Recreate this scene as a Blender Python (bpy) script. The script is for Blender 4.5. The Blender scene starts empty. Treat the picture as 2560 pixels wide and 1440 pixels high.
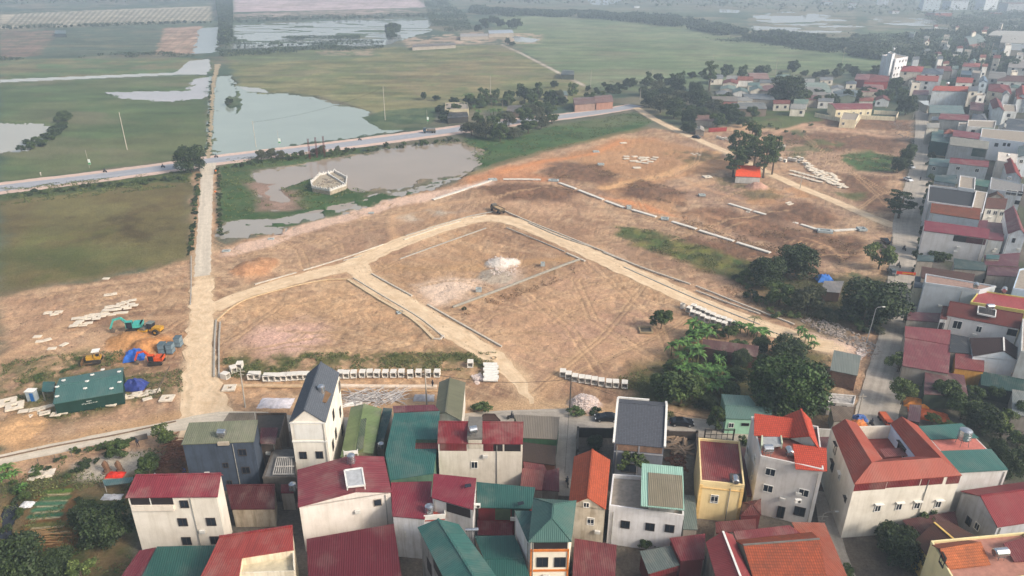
import bpy,math,random
import numpy as np
from mathutils import Vector,Matrix
C=bpy.context.scene
col=C.collection
FP,CX,CY,CAMH=1775.0,1280.0,720.0,78.0
_d=Vector((-28.0,-3887.0,-FP)).normalized()
_up=-_d
_fw=Vector((0,0,-1));_yh=(_fw-_up*_fw.dot(_up)).normalized()
_xh=_yh.cross(_up)
R3=Matrix((_xh,_yh,_up))
cam_d=bpy.data.cameras.new('camera');cam=bpy.data.objects.new('camera',cam_d);col.objects.link(cam)
cam.matrix_world=Matrix.Translation((0,0,CAMH))@R3.to_4x4()
cam_d.sensor_width=36.0;cam_d.lens=36.0*FP/2560.0;cam_d.clip_start=0.5;cam_d.clip_end=40000
C.camera=cam
SUN_EL,SUN_AZ=33.0,118.0
w=bpy.data.worlds.new('World');C.world=w;w.use_nodes=True
nt=w.node_tree;bg=nt.nodes['Background']
sky=nt.nodes.new('ShaderNodeTexSky');sky.sky_type='NISHITA';sky.sun_disc=False
sky.sun_elevation=math.radians(SUN_EL);sky.sun_rotation=math.radians(SUN_AZ)
sky.air_density=1.3;sky.dust_density=4.5;sky.ozone_density=1.0
hs=nt.nodes.new('ShaderNodeHueSaturation');hs.inputs['Saturation'].default_value=0.7
nt.links.new(sky.outputs[0],hs.inputs['Color']);nt.links.new(hs.outputs[0],bg.inputs['Color'])
bg.inputs['Strength'].default_value=0.14
sd=bpy.data.lights.new('sun','SUN');sd.energy=2.45;sd.angle=math.radians(12);sd.color=(1.0,0.90,0.78)
so=bpy.data.objects.new('sun',sd);col.objects.link(so)
_a=math.radians(SUN_AZ);_e=math.radians(SUN_EL)
so.rotation_euler=Vector((math.sin(_a)*math.cos(_e),math.cos(_a)*math.cos(_e),math.sin(_e))).to_track_quat('Z','Y').to_euler()
vs=C.view_settings;vs.view_transform='Standard';vs.look='None';vs.gamma=1;vs.use_curve_mapping=False
vs.exposure=0.55
C.cycles.max_bounces=5;C.cycles.volume_bounces=0;C.cycles.diffuse_bounces=3;C.cycles.glossy_bounces=2
C.cycles.use_denoising=True
try:C.cycles.volume_max_steps=64
except Exception:pass
def P(px,py,z=0.0):
 d=R3@Vector(((px-CX)/FP,-(py-CY)/FP,-1.0))
 t=(z-CAMH)/d.z
 return Vector((d.x*t,d.y*t,z))
def proj(v):
 q=R3.transposed()@(Vector(v)-Vector((0,0,CAMH)))
 return(CX+FP*q.x/-q.z,CY-FP*q.y/-q.z)
def PP(pts,z=0.0):return[P(x,y,z)for x,y in pts]
def rayplane(px,py,a,b):
 d=R3@Vector(((px-CX)/FP,-(py-CY)/FP,-1.0))
 n=Vector((b.y-a.y,a.x-b.x,0));o=Vector((0,0,CAMH))
 return o+d*((a-o).dot(n)/d.dot(n))
def lin(c):
 if isinstance(c,str):c=tuple(int(c[i:i+2],16)for i in(0,2,4))
 return tuple(((x/255)/12.92 if x<=10 else((x/255+0.055)/1.055)**2.4)for x in c)+(1.0,)
MATS={}
class N:
 def __init__(s,name):
  s.m=bpy.data.materials.new(name);s.m.use_nodes=True;s.t=s.m.node_tree
  s.b=s.t.nodes['Principled BSDF'];s.b.inputs['Specular IOR Level'].default_value=0.25
 def n(s,k,**kw):
  x=s.t.nodes.new(k)
  for a,v in kw.items():
   if hasattr(x,a)and a not in('scale',):setattr(x,a,v)
  return x
 def l(s,a,b):s.t.links.new(a,b)
 def coord(s,kind='Object',scale=(1,1,1)):
  c=s.n('ShaderNodeTexCoord');m=s.n('ShaderNodeMapping');m.inputs['Scale'].default_value=scale
  s.l(c.outputs[kind],m.inputs[0]);return m.outputs[0]
 def noise(s,vec,scale,detail=4,rough=0.6):
  x=s.n('ShaderNodeTexNoise');x.inputs['Scale'].default_value=scale;x.inputs['Detail'].default_value=detail
  x.inputs['Roughness'].default_value=rough
  if vec is not None:s.l(vec,x.inputs['Vector'])
  return x.outputs['Fac']
 def ramp(s,fac,stops):
  r=s.n('ShaderNodeValToRGB');e=r.color_ramp.elements
  while len(e)<len(stops):e.new(0.5)
  for q,(p,c)in zip(e,stops):q.position=p;q.color=c if len(c)==4 else tuple(c)+(1,)
  s.l(fac,r.inputs[0]);return r.outputs[0]
 def mix(s,a,b,fac,mode='MIX'):
  x=s.n('ShaderNodeMix');x.data_type='RGBA';x.blend_type=mode
  for sock,v in((x.inputs[0],fac),(x.inputs[6],a),(x.inputs[7],b)):
   if isinstance(v,(int,float)):sock.default_value=v
   elif isinstance(v,tuple):sock.default_value=v
   else:s.l(v,sock)
  return x.outputs[2]
 def bump(s,h,st=0.5,dist=0.05):
  b=s.n('ShaderNodeBump');b.inputs['Strength'].default_value=st;b.inputs['Distance'].default_value=dist
  s.l(h,b.inputs['Height']);s.l(b.outputs[0],s.b.inputs['Normal'])
 def done(s,colr,rough=0.8,metal=0.0):
  if isinstance(colr,tuple):s.b.inputs['Base Color'].default_value=colr
  else:s.l(colr,s.b.inputs['Base Color'])
  s.b.inputs['Roughness'].default_value=rough;s.b.inputs['Metallic'].default_value=metal
  return s.m
def g(v):return(v,v,v,1)
def plain(c,rough=0.7,metal=0.0,var=0.25,sc=1.5):
 k=('p',c,rough,metal)
 if k not in MATS:
  s=N('painted_surface');f=s.noise(s.coord(),sc,5)
  s_c=s.mix(lin(c),s.ramp(f,[(0.3,g(1-var)),(0.7,g(1+var*0.4))]),1.0,'MULTIPLY')
  MATS[k]=s.done(s_c,rough,metal)
 return MATS[k]
def wallm(c,dirt=0.35):
 k=('w',c,dirt)
 if k not in MATS:
  s=N('rendered_wall')
  st=s.noise(s.coord(scale=(1.6,1.6,0.16)),1.0,6,0.7)
  bl=s.noise(s.coord(),0.35,5,0.65)
  a=s.mix(lin(c),s.ramp(st,[(0.36,(1-dirt*.65,1-dirt*.7,1-dirt*.8)),(0.54,(1,1,1))]),1.0,'MULTIPLY')
  a=s.mix(a,s.ramp(bl,[(0.3,(1-dirt*.6,1-dirt*.65,1-dirt*.7)),(0.65,(1,1,1))]),1.0,'MULTIPLY')
  tc=s.n('ShaderNodeTexCoord');sx=s.n('ShaderNodeSeparateXYZ');s.l(tc.outputs['Object'],sx.inputs[0])
  ad=s.n('ShaderNodeMath');ad.operation='MULTIPLY_ADD';s.l(bl,ad.inputs[0]);ad.inputs[1].default_value=3.0;s.l(sx.outputs[2],ad.inputs[2])
  a=s.mix(a,s.ramp(ad.outputs[0],[(0.0,(.62,.6,.55)),(1.0,(.62,.6,.55))])if 0 else s.ramp(bl,[(0.25,(.9,.89,.87)),(0.6,(1,1,1))]),1.0,'MULTIPLY')
  s.bump(s.noise(s.coord(),6,4),0.25,0.02)
  MATS[k]=s.done(a,0.9)
 return MATS[k]
def mute(c,f=.2,k=.96):
 y=.3*c[0]+.59*c[1]+.11*c[2];return tuple(int(k*(x*(1-f)+y*f))for x in c)
def metalroof(c,rib=0.32,dirt=0.3,rough=0.5):
 c=mute(c);dirt=dirt*1.15;k=('r',c,rib,dirt)
 if k not in MATS:
  s=N('corrugated_sheet');uv=s.coord('UV')
  wv=s.n('ShaderNodeTexWave',wave_type='BANDS',bands_direction='X',wave_profile='SIN');wv.inputs['Scale'].default_value=0.314/rib;s.l(uv,wv.inputs[0])
  sh=s.n('ShaderNodeTexBrick');s.l(uv,sh.inputs['Vector']);sh.inputs['Scale'].default_value=1.0
  sh.inputs['Brick Width'].default_value=1.05;sh.inputs['Row Height'].default_value=5.5;sh.inputs['Mortar Size'].default_value=0.03;sh.offset=0.0
  for i,v in(('Color1',.93),('Color2',1.05),('Mortar',.78)):sh.inputs[i].default_value=g(v)
  a=s.mix(lin(c),s.ramp(wv.outputs['Fac'],[(0.0,g(0.86)),(1.0,g(1.06))]),1.0,'MULTIPLY')
  a=s.mix(a,sh.outputs['Color'],1.0,'MULTIPLY')
  st=s.noise(s.coord('UV',(0.9,0.18,1)),1.0,6,0.7)
  a=s.mix(a,s.ramp(st,[(0.3,(1-dirt,1-dirt*.95,1-dirt*.9)),(0.62,(1,1,1))]),1.0,'MULTIPLY')
  bl=s.noise(s.coord('Object'),0.25,5,0.6)
  a=s.mix(a,lin((150,140,128)),s.ramp(bl,[(0.48,g(0)),(0.78,g(min(1,0.4*dirt/.3)))]));rs_=s.noise(s.coord('UV',(2.2,.22,1)),1.0,5,.75);a=s.mix(a,lin((104,66,48)),s.ramp(rs_,[(0.6,g(0)),(0.78,g(min(1,.55*dirt/.3)))]))
  s.bump(wv.outputs['Fac'],0.6,0.05)
  MATS[k]=s.done(a,rough)
 return MATS[k]
def tileroof(c,row=0.36,age=0.2):
 c=mute(c,.14);age=max(age,.05);k=('t',c,row,age)
 if k not in MATS:
  s=N('clay_tiles');uv=s.coord('UV')
  b=s.n('ShaderNodeTexBrick');s.l(uv,b.inputs['Vector']);b.inputs['Scale'].default_value=1.0
  b.inputs['Brick Width'].default_value=row*.75;b.inputs['Row Height'].default_value=row;b.inputs['Mortar Size'].default_value=row*0.09
  b.inputs['Bias'].default_value=0.0;b.offset=0.0
  for i,v in(('Color1',.86),('Color2',1.12),('Mortar',.5)):b.inputs[i].default_value=g(v)
  a=s.mix(lin(c),b.outputs['Color'],1.0,'MULTIPLY')
  f=s.noise(s.coord('Object'),0.5,7,0.75)
  a=s.mix(a,lin((62,52,44)),s.ramp(f,[(0.46-age*.3,g(0)),(0.75,g(min(1,age*2.2)))]))
  s.bump(b.outputs['Color'],0.6,0.06)
  MATS[k]=s.done(a,0.8)
 return MATS[k]
def leafm(c1,c2):
 k=('l',c1,c2)
 if k not in MATS:
  s=N('leaves');gi=s.n('ShaderNodeNewGeometry');f=s.noise(s.coord(),0.45,3)
  a=s.mix(lin(c1),lin(c2),s.ramp(f,[(0.35,g(0)),(0.65,g(1))]))
  a=s.mix(a,s.ramp(gi.outputs['Random Per Island'],[(0,g(.55)),(1,g(1.5))]),1.0,'MULTIPLY')
  s.b.inputs['Subsurface Weight'].default_value=0.0
  MATS[k]=s.done(a,0.6)
 return MATS[k]
def brickm(c=(128,84,66)):
 k=('b',c)
 if k not in MATS:
  s=N('brickwork');m=s.coord('Object');sp=s.n('ShaderNodeSeparateXYZ');s.l(m,sp.inputs[0])
  ad=s.n('ShaderNodeMath');ad.operation='ADD';s.l(sp.outputs[0],ad.inputs[0]);s.l(sp.outputs[1],ad.inputs[1])
  cb=s.n('ShaderNodeCombineXYZ');s.l(ad.outputs[0],cb.inputs[0]);s.l(sp.outputs[2],cb.inputs[1])
  b=s.n('ShaderNodeTexBrick');s.l(cb.outputs[0],b.inputs['Vector']);b.inputs['Scale'].default_value=1.0
  b.inputs['Brick Width'].default_value=.24;b.inputs['Row Height'].default_value=.12;b.inputs['Mortar Size'].default_value=.015
  b.inputs['Color1'].default_value=lin(c);b.inputs['Color2'].default_value=lin(tuple(int(x*.75)for x in c));b.inputs['Mortar'].default_value=lin((120,110,100))
  a=s.mix(b.outputs['Color'],s.ramp(s.noise(m,.6,5),[(.35,g(.6)),(.65,g(1.05))]),1.0,'MULTIPLY')
  MATS[k]=s.done(a,0.9)
 return MATS[k]
def watermat(c,rough=0.08):
 k=('wa',c)
 if k not in MATS:
  s=N('pond_water');f=s.noise(s.coord(),0.03,5)
  a=s.mix(lin(c),lin(tuple(int(x*.86)for x in c)),f)
  s.bump(s.noise(s.coord(),0.9,3),0.10,0.05)
  s.b.inputs['IOR'].default_value=1.33;s.b.inputs['Specular IOR Level'].default_value=0.5
  MATS[k]=s.done(a,rough)
 return MATS[k]
STEEL=lambda:plain((190,192,195),0.25,0.9,0.15)
DARK=lambda:plain((34,36,40),0.35)
GLASS=lambda:plain((38,44,54),0.12,0.0,0.4,0.6)
CONC=lambda:plain((196,188,174),0.9,0,0.28)
WHITE=lambda:plain((222,220,214),0.7,0,0.15)
def rz(a):return Matrix.Rotation(a,3,'Z')
class MB:
 def __init__(s):s.v=[];s.f=[];s.uv=[];s.mi=[];s.cur=0
 def face(s,pts,uv=None):
  i=len(s.v);s.v+=[tuple(p)for p in pts];s.f.append(tuple(range(i,i+len(pts))))
  s.uv.append(uv if uv else[(p[0],p[1])for p in pts]);s.mi.append(s.cur)
 def uvface(s,pts):
  p0=Vector(pts[0]);e=(Vector(pts[1])-p0);u=e.normalized()
  n=Vector((0,0,0))
  for i in range(1,len(pts)-1):n+=(Vector(pts[i])-p0).cross(Vector(pts[i+1])-p0)
  n=n.normalized()if n.length>1e-9 else Vector((0,0,1));v=n.cross(u)
  s.face(pts,[((Vector(p)-p0).dot(u),(Vector(p)-p0).dot(v))for p in pts])
 def slab(s,pts,th):
  pts=[Vector(p)for p in pts];lo=[p-Vector((0,0,th))for p in pts]
  n=Vector((0,0,0))
  for i in range(1,len(pts)-1):n+=(pts[i]-pts[0]).cross(pts[i+1]-pts[0])
  if n.z<0:pts=[pts[1],pts[0]]+pts[:1:-1];lo=[p-Vector((0,0,th))for p in pts]
  s.uvface(pts);s.face(lo[::-1])
  for i in range(len(pts)):
   j=(i+1)%len(pts);s.face([lo[i],lo[j],pts[j],pts[i]])
 def prism(s,poly,z0,z1,top=True,bottom=False):
  a=sum(poly[i][0]*poly[(i+1)%len(poly)][1]-poly[(i+1)%len(poly)][0]*poly[i][1]for i in range(len(poly)))
  if a<0:poly=list(poly)[::-1]
  lo=[(p[0],p[1],z0)for p in poly];hi=[(p[0],p[1],z1)for p in poly];n=len(poly)
  for i in range(n):
   j=(i+1)%n;L=math.hypot(lo[j][0]-lo[i][0],lo[j][1]-lo[i][1])
   s.face([lo[i],lo[j],hi[j],hi[i]],[(0,0),(L,0),(L,z1-z0),(0,z1-z0)])
  if top:s.face(hi)
  if bottom:s.face(lo[::-1])
 def box(s,c,sz,r=None,tilt=None):
  hx,hy,hz=sz[0]/2,sz[1]/2,sz[2]/2;M=rz(r)if r else Matrix.Identity(3)
  if tilt is not None:M=M@tilt
  c=Vector(c);q=[c+M@Vector((x*hx,y*hy,z*hz))for z in(-1,1)for y in(-1,1)for x in(-1,1)]
  for a in((0,2,3,1),(4,5,7,6),(0,1,5,4),(1,3,7,5),(3,2,6,7),(2,0,4,6)):s.face([q[i]for i in a])
 def bar(s,a,b,wd,ht=None):
  a=Vector(a);b=Vector(b);d=(b-a);L=d.length
  if L<1e-6:return
  q=d.to_track_quat('X','Z').to_matrix();ht=ht or wd
  s.box((a+b)/2,(L,wd,ht),tilt=q)
 def tube(s,pts,r,n=8,cap=True):
  pts=[Vector(p)for p in pts];rs=r if isinstance(r,(list,tuple))else[r]*len(pts);rings=[]
  for i,p in enumerate(pts):
   d=(pts[min(i+1,len(pts)-1)]-pts[max(i-1,0)]).normalized();u=d.orthogonal().normalized();v=d.cross(u)
   if i and rings:
    u=(rings[-1][0]-pts[i-1]);u=(u-d*u.dot(d)).normalized();v=d.cross(u)
   rings.append([p+(u*math.cos(2*math.pi*k/n)+v*math.sin(2*math.pi*k/n))*rs[i]for k in range(n)])
  b=len(s.v)
  for rg in rings:s.v+=[tuple(x)for x in rg]
  for i in range(len(rings)-1):
   for k in range(n):
    k2=(k+1)%n;s.f.append((b+i*n+k,b+i*n+k2,b+(i+1)*n+k2,b+(i+1)*n+k));s.uv.append([(0,0)]*4);s.mi.append(s.cur)
  if cap:
   s.f.append(tuple(b+k for k in range(n))[::-1]);s.uv.append([(0,0)]*n);s.mi.append(s.cur)
   o=b+(len(rings)-1)*n;s.f.append(tuple(o+k for k in range(n)));s.uv.append([(0,0)]*n);s.mi.append(s.cur)
 def build(s,name,mat,parent=None,off=None,smooth=False):
  me=bpy.data.meshes.new(name)
  o_=Vector(off)if off is not None else(Vector(parent['_w'])if parent is not None and '_w' in parent else Vector((0,0,0)))
  me.from_pydata([(x-o_.x,y-o_.y,z-o_.z)for x,y,z in s.v],[],s.f)
  ul=me.uv_layers.new(name='UVMap');fl=[c for u in s.uv for q in u for c in q];ul.data.foreach_set('uv',fl)
  for m in(mat if isinstance(mat,(list,tuple))else[mat]):me.materials.append(m)
  if isinstance(mat,(list,tuple)):me.polygons.foreach_set('material_index',s.mi)
  if smooth:me.polygons.foreach_set('use_smooth',[True]*len(me.polygons))
  me.update();o=bpy.data.objects.new(name,me);col.objects.link(o)
  if parent is not None:o.parent=parent;o['_w']=tuple(o_)
  elif off is not None:o.location=o_
  return o
ALL=[]
def tag(o,label=None,cat=None,group=None,kind=None):
 kind=kind or('thing' if cat else None)
 if label:o['label']=label
 if cat:o['category']=cat
 if group:o['group']=group
 if kind:o['kind']=kind
 return o
def thing(name,label,cat,loc=(0,0,0),group=None,rot=0.0):
 o=bpy.data.objects.new(name,None);o.location=loc;o.rotation_euler=(0,0,rot);col.objects.link(o)
 o.empty_display_size=0.5;o['_w']=tuple(loc);return tag(o,label,cat,group)
KIDS={}
def copy_tree(o,parent=None):
 if o not in KIDS:KIDS[o]=list(o.children)
 c=o.copy();col.objects.link(c);c.parent=parent
 for ch in KIDS[o]:copy_tree(ch,c)
 return c
def put(proto,loc,rot=0.0,sc=1.0,label=None,group=None,cat=None):
 if not proto.get('_used'):o=proto;KIDS[o]=list(o.children);proto['_used']=1
 else:o=copy_tree(proto)
 o.location=loc;o.rotation_euler=(0,0,rot);o.scale=(sc,sc,sc)if not isinstance(sc,tuple)else sc
 if label:o['label']=label
 if group:o['group']=group
 elif'group' in o:del o['group']
 if cat:o['category']=cat
 return o
ORD=['first','second','third','fourth','fifth','sixth','seventh','eighth','ninth','tenth','eleventh','twelfth','thirteenth','fourteenth','fifteenth','sixteenth','seventeenth','eighteenth','nineteenth','twentieth','twenty-first','twenty-second','twenty-third','twenty-fourth','twenty-fifth','twenty-sixth','twenty-seventh','twenty-eighth','twenty-ninth','thirtieth']
def nth(i,last=None):
 if i<len(ORD):return ORD[i]
 t,u=divmod(i+1,10)
 T=['','','twent','thirt','fort','fift','sixt','sevent','eight','ninet'][t]if t<10 else 'hundred'
 return(T+'ieth')if u==0 else(T+'y-'+ORD[u-1])
# ================================================================== GROUND
rng=np.random.default_rng(7)
_perm=rng.random((256,256)).astype(np.float32)
def vnoise(x,y):
 xi=np.floor(x).astype(int);yi=np.floor(y).astype(int);fx=x-xi;fy=y-yi
 fx=fx*fx*(3-2*fx);fy=fy*fy*(3-2*fy);a=_perm[xi&255,yi&255];b=_perm[(xi+1)&255,yi&255]
 c=_perm[xi&255,(yi+1)&255];d=_perm[(xi+1)&255,(yi+1)&255]
 return(a*(1-fx)+b*fx)*(1-fy)+(c*(1-fx)+d*fx)*fy
def fbm(x,y,sc,o=4,seed=0):
 t=0;a=1;n=0;x=x/sc+seed*17.3;y=y/sc+seed*31.7
 for i in range(o):t=t+a*vnoise(x,y);n+=a;a*=.55;x=x*2.03+5.1;y=y*2.03+9.7
 return t/n
cols=np.concatenate([np.linspace(-6000,-320,40),np.arange(-300,2862,3.0),np.linspace(2880,8500,40)])
rows=np.concatenate([[-88.5,-87,-84,-80,-75,-70,-64,-58,-52,-46,-40,-34,-28,-22,-17],np.arange(-13,60,1.5),np.arange(60,300,2.0),np.arange(300,1452,3.0),np.linspace(1460,2600,60)])
Rm=np.array(R3)
PX,PY=np.meshgrid(cols,rows)
def hor(px):return CY+FP*(Rm[2,0]*(px-CX)/FP-Rm[2,2])/Rm[2,1]
PY=PY+np.where(PY<60,(hor(PX)-hor(CX)),(hor(PX)-hor(CX))*np.clip((400-PY)/340,0,1))+(hor(CX)+91.0)*(PY<-12)
def gpos(px,py):
 dx=(px-CX)/FP;dy=-(py-CY)/FP
 d=[Rm[i,0]*dx+Rm[i,1]*dy-Rm[i,2]for i in range(3)]
 t=-CAMH/d[2];return d[0]*t,d[1]*t
GX,GY=gpos(PX,PY);shp=GX.shape;X=GX.ravel();Y=GY.ravel();DI=np.hypot(X,Y)
def lin3(c):return np.array(lin(c)[:3],dtype=np.float32)
w1x=fbm(X,Y,9,4,1)-.5;w1y=fbm(X,Y,9,4,2)-.5
def sdist(poly,x,y,closed=True):
 n=len(poly);dm=np.full(x.shape,1e9);ins=np.zeros(x.shape,bool)
 for i in range(n if closed else n-1):
  ax,ay=poly[i];bx,by=poly[(i+1)%n];ex,ey=bx-ax,by-ay;L=ex*ex+ey*ey+1e-9
  t=np.clip(((x-ax)*ex+(y-ay)*ey)/L,0,1);dm=np.minimum(dm,(x-ax-t*ex)**2+(y-ay-t*ey)**2)
  if closed:
   c=((ay>y)!=(by>y));xx=(bx-ax)*(y-ay)/((by-ay)if by!=ay else 1e-9)+ax;ins^=c&(x<xx)
 dm=np.sqrt(dm);return np.where(ins,dm,-dm)if closed else dm
def mask(px_poly,soft=1.0,warp=3.0,closed=True,width=0,w2=0):
 poly=[tuple(P(*p)[:2])for p in px_poly];ax=[p[0]for p in poly];ay=[p[1]for p in poly];pad=soft+warp+abs(width)+2
 sel=np.where((X>min(ax)-pad)&(X<max(ax)+pad)&(Y>min(ay)-pad)&(Y<max(ay)+pad))[0]
 if len(sel)==0:return sel,np.zeros(0)
 x=X[sel]+w1x[sel]*2*warp;y=Y[sel]+w1y[sel]*2*warp
 if w2:x=x+(fbm(X[sel],Y[sel],3.2,4,51)-.5)*w2;y=y+(fbm(X[sel],Y[sel],3.2,4,52)-.5)*w2
 d=sdist(poly,x,y,closed)
 if not closed:d=width-d
 m=np.clip(d/soft*.5+.5,0,1);return sel,m*m*(3-2*m)
colr=np.zeros((len(X),3),np.float32);colr[:]=lin3((84,96,78))
def paint(c,poly,soft=1.0,warp=3.0,op=1.0,c2=None,sc=8,th=.5,closed=True,width=0,patchy=0):
 sel,m=mask(poly,soft,warp,closed,width)
 if len(sel)==0:return
 cc=np.tile(lin3(c),(len(sel),1))
 if c2 is not None:
  f=np.clip((fbm(X[sel],Y[sel],sc,5,3)-th)*5+.5,0,1)[:,None];cc=cc*(1-f)+lin3(c2)*f
 if patchy:m=m*np.clip((fbm(X[sel],Y[sel],patchy,5,6)-.45)*6+.5,0,1)
 m=(m*op)[:,None];colr[sel]=colr[sel]*(1-m)+cc*m
f=np.clip((fbm(X,Y,140,5,4)-.5)*5+.5,0,1)[:,None];colr=colr*(1-f)+lin3((66,82,66))*f
f=np.clip((fbm(X,Y,60,5,5)-.58)*8+.5,0,1)[:,None];colr=colr*(1-f)+lin3((118,110,92))*f*.8+colr*f*.2
GRN,OLV,BRN,DIRT,DIRT2,TAN=(78,96,62),(112,114,76),(78,70,46),(158,124,92),(126,98,74),(212,186,152)
paint((114,122,92),[(1255,35),(1700,58),(1900,108),(2250,148),(2335,168),(1980,192),(1600,230),(1460,218),(1280,112),(1230,70)],6,8,c2=(98,112,80),sc=40)
paint((124,120,84),[(560,130),(900,118),(1250,112),(1470,215),(1500,250),(1300,280),(1100,275),(960,300),(900,265),(780,238),(700,230),(640,240),(600,215),(575,165)],4,6,c2=(100,106,70),sc=22)
paint((128,112,84),[(960,190),(1260,120),(1330,180),(1150,240),(960,235)],10,20,.55,patchy=12)
paint((92,106,74),[(560,135),(900,120),(960,140),(600,160)],4,6,.7)
paint((86,104,70),[(0,148),(480,145),(535,150),(525,182),(0,203)],3,4,c2=(112,108,80),sc=25)
paint((80,96,62),[(0,206),(515,188),(522,375),(470,395),(0,455)],3,4,c2=(92,100,68),sc=30)
paint((100,106,72),[(0,380),(240,330),(520,340),(520,380),(440,395),(0,448)],8,12,.7,patchy=16)
paint((128,108,96),[(0,78),(150,76),(95,140),(0,146)],4,6,c2=(98,94,80),sc=15)
paint((74,88,74),[(150,78),(412,70),(390,134),(100,140)],4,5,c2=(88,96,80),sc=12)
paint((168,142,124),[(412,70),(505,65),(486,134),(388,136)],3,5,c2=(140,116,100),sc=9)
paint((168,158,138),[(0,36),(260,25),(528,15),(525,52),(300,62),(0,72)],4,4)
for i in range(38):paint((104,106,92),[(8+i*14,71-i*.45),(44+i*14,34-i*.45)],1.2,.6,.9,closed=False,width=1.9)
paint((184,164,164),[(585,0),(1045,0),(1072,18),(800,26),(585,30)],4,4)
paint((170,150,140),[(560,35),(1000,22),(1075,35),(585,50)],4,5,.8,patchy=12)
paint((70,84,72),[(558,45),(1075,33),(1075,45),(560,58)],3,4,.8,patchy=8)
paint((76,90,74),[(600,80),(1075,60),(1075,72),(700,100)],3,4,.7,patchy=9)
paint((92,98,80),[(560,112),(960,108),(1250,100),(1250,112),(900,120),(560,132)],3,4)
paint((176,152,132),[(1000,95),(1190,80),(1360,85),(1350,112),(1200,110),(1020,118)],4,5,.8,patchy=9)
paint((160,140,124),[(790,128),(930,122),(930,138),(800,138)],2,4,.7,patchy=6)
paint((96,110,84),[(2140,65),(2440,90),(2400,140),(2200,110)],5,8,.7)
paint((120,116,100),[(1280,0),(2560,0),(2560,60),(1900,30),(1280,30)],20,20,.5,patchy=25)
paint((182,166,150),[(2460,70),(2560,80),(2560,105),(2450,100)],4,6,.8)
paint((186,172,160),[(1255,112),(1300,132),(1460,214)],1.0,.5,.9,closed=False,width=1.6)
for k in range(26):paint((88,96,78),[(-60+k*24,134),(10+k*24,78)],.8,.8,.45,closed=False,width=.7)
for k in range(9):y=2+k*6.5;paint((150,144,132)if k%2 else(76,92,76),[(-200,y+10),(530,y)],2,3,.55,closed=False,width=2.2+k%3)
for k in range(14):x=600+k*34;paint((150,138,130),[(x,19),(x+26,0)],1,1,.6,closed=False,width=1.2)
for k in range(10):paint((94,92,66),[(560+k*8,140+k*13),(900+k*40,128+k*12),(1240+k*18,122+k*13)],1,4,.7,closed=False,width=1.1)
for k in range(8):paint((90,108,76),[(1290+k*60,60+k*16),(1700+k*60,90+k*12),(2240,150)],1.5,6,.5,closed=False,width=1.8)
paint((72,84,50),[(0,470),(200,452),(478,425),(500,430),(480,470),(0,520)],3,3)
paint((98,86,56),[(0,505),(200,482),(472,452),(480,640),(300,680),(0,738)],3,4,c2=(108,102,66),sc=18)
paint((108,98,64),[(0,505),(470,452),(470,470),(150,500),(0,525)],3,5,.8)
paint((66,54,34),[(200,530),(470,500),(470,600),(300,640),(120,600)],18,18,.6,patchy=7)
paint((112,104,64),[(0,520),(470,470),(470,640),(0,730)],6,10,.5,patchy=5)
paint((72,84,42),[(0,640),(180,600),(320,660),(100,700),(0,730)],14,14,.7,patchy=10)
paint((96,104,52),[(40,590),(260,570),(300,600),(100,640)],10,14,.55,patchy=8)
paint((120,104,76),[(0,728),(300,676),(478,628),(478,648),(300,700),(0,765)],3,3,.8,patchy=4)
SITE=[(0,742),(160,715),(330,685),(478,645),(485,430),(540,430),(540,620),(610,598),(800,552),(1000,492),(1150,455),(1200,425),(1300,398),(1430,366),(1560,330),(1640,320),(1720,335),(1830,312),(1960,292),(2100,296),(2300,300),(2300,420),(2240,600),(2215,860),(2150,1100),(1500,1055),(1080,1070),(700,1100),(560,1090),(0,1210)]
paint((180,145,116),SITE,2.0,3,c2=(152,120,96),sc=14)
sel,m=mask(SITE,2.0,3)
site_w=np.zeros(len(X),np.float32);site_w[sel]=m
for sc_,th_,cc_,op_ in((22,.58,(146,112,84),.5),(9,.62,(136,110,88),.4),(28,.6,(190,152,114),.55),(3,.66,(198,172,142),.3),(1.3,.66,(130,106,86),.28),(.7,.66,(118,96,78),.3)):
 fx,fy=X*.92+Y*.38,-X*.38*.35+Y*.92*.35
 mm=(np.clip((fbm(fx,fy,sc_,4,int(sc_)+8)-th_)*9+.5,0,1)*site_w*op_)[:,None];colr=colr*(1-mm)+lin3(cc_)*mm
paint((142,116,102),[(1640,420),(1800,330),(2300,300),(2300,420),(2230,600),(2210,860),(2000,760),(1700,600),(1560,480)],25,20,.6)
paint((150,122,100),[(540,640),(1150,470),(1240,500),(1000,580),(560,720)],6,8,.5)
paint((176,140,120),[(1130,790),(1440,690),(1680,780),(1650,900),(1340,920)],10,10,.6)
for ang,sc_,op_ in((.35,1.3,.45),(-.62,1.0,.4),(1.2,1.0,.25),(.1,.7,.35)):
 ca,sa=math.cos(ang),math.sin(ang);u=X*ca+Y*sa;v=-X*sa+Y*ca
 zone=np.clip((fbm(X,Y,30,3,int(sc_*10)+int(ang*10))-.47)*8,0,1)
 st=np.clip((fbm(u/14,v,sc_,4,21)-.56)*7+.3,0,1)*zone*op_*site_w
 colr=colr*(1-st[:,None])+lin3((206,174,138))*st[:,None]
 st=np.clip((fbm(u/18,v,sc_*.8,4,33)-.6)*7,0,1)*zone*op_*site_w
 colr=colr*(1-st[:,None])+lin3((120,96,76))*st[:,None]
ORG=(190,124,80);PNK=(206,176,156)
paint(ORG,[(1160,440),(1260,412),(1420,388),(1560,345),(1640,345),(1560,375),(1400,400),(1340,430),(1380,450),(1260,450),(1170,462)],4,6,.6)
paint((176,132,92),[(1380,395),(1600,340),(1800,380),(1850,420),(1620,460),(1540,480),(1700,520),(1760,555),(1640,520),(1480,470),(1540,440),(1440,405)],3,5,.7)
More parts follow.
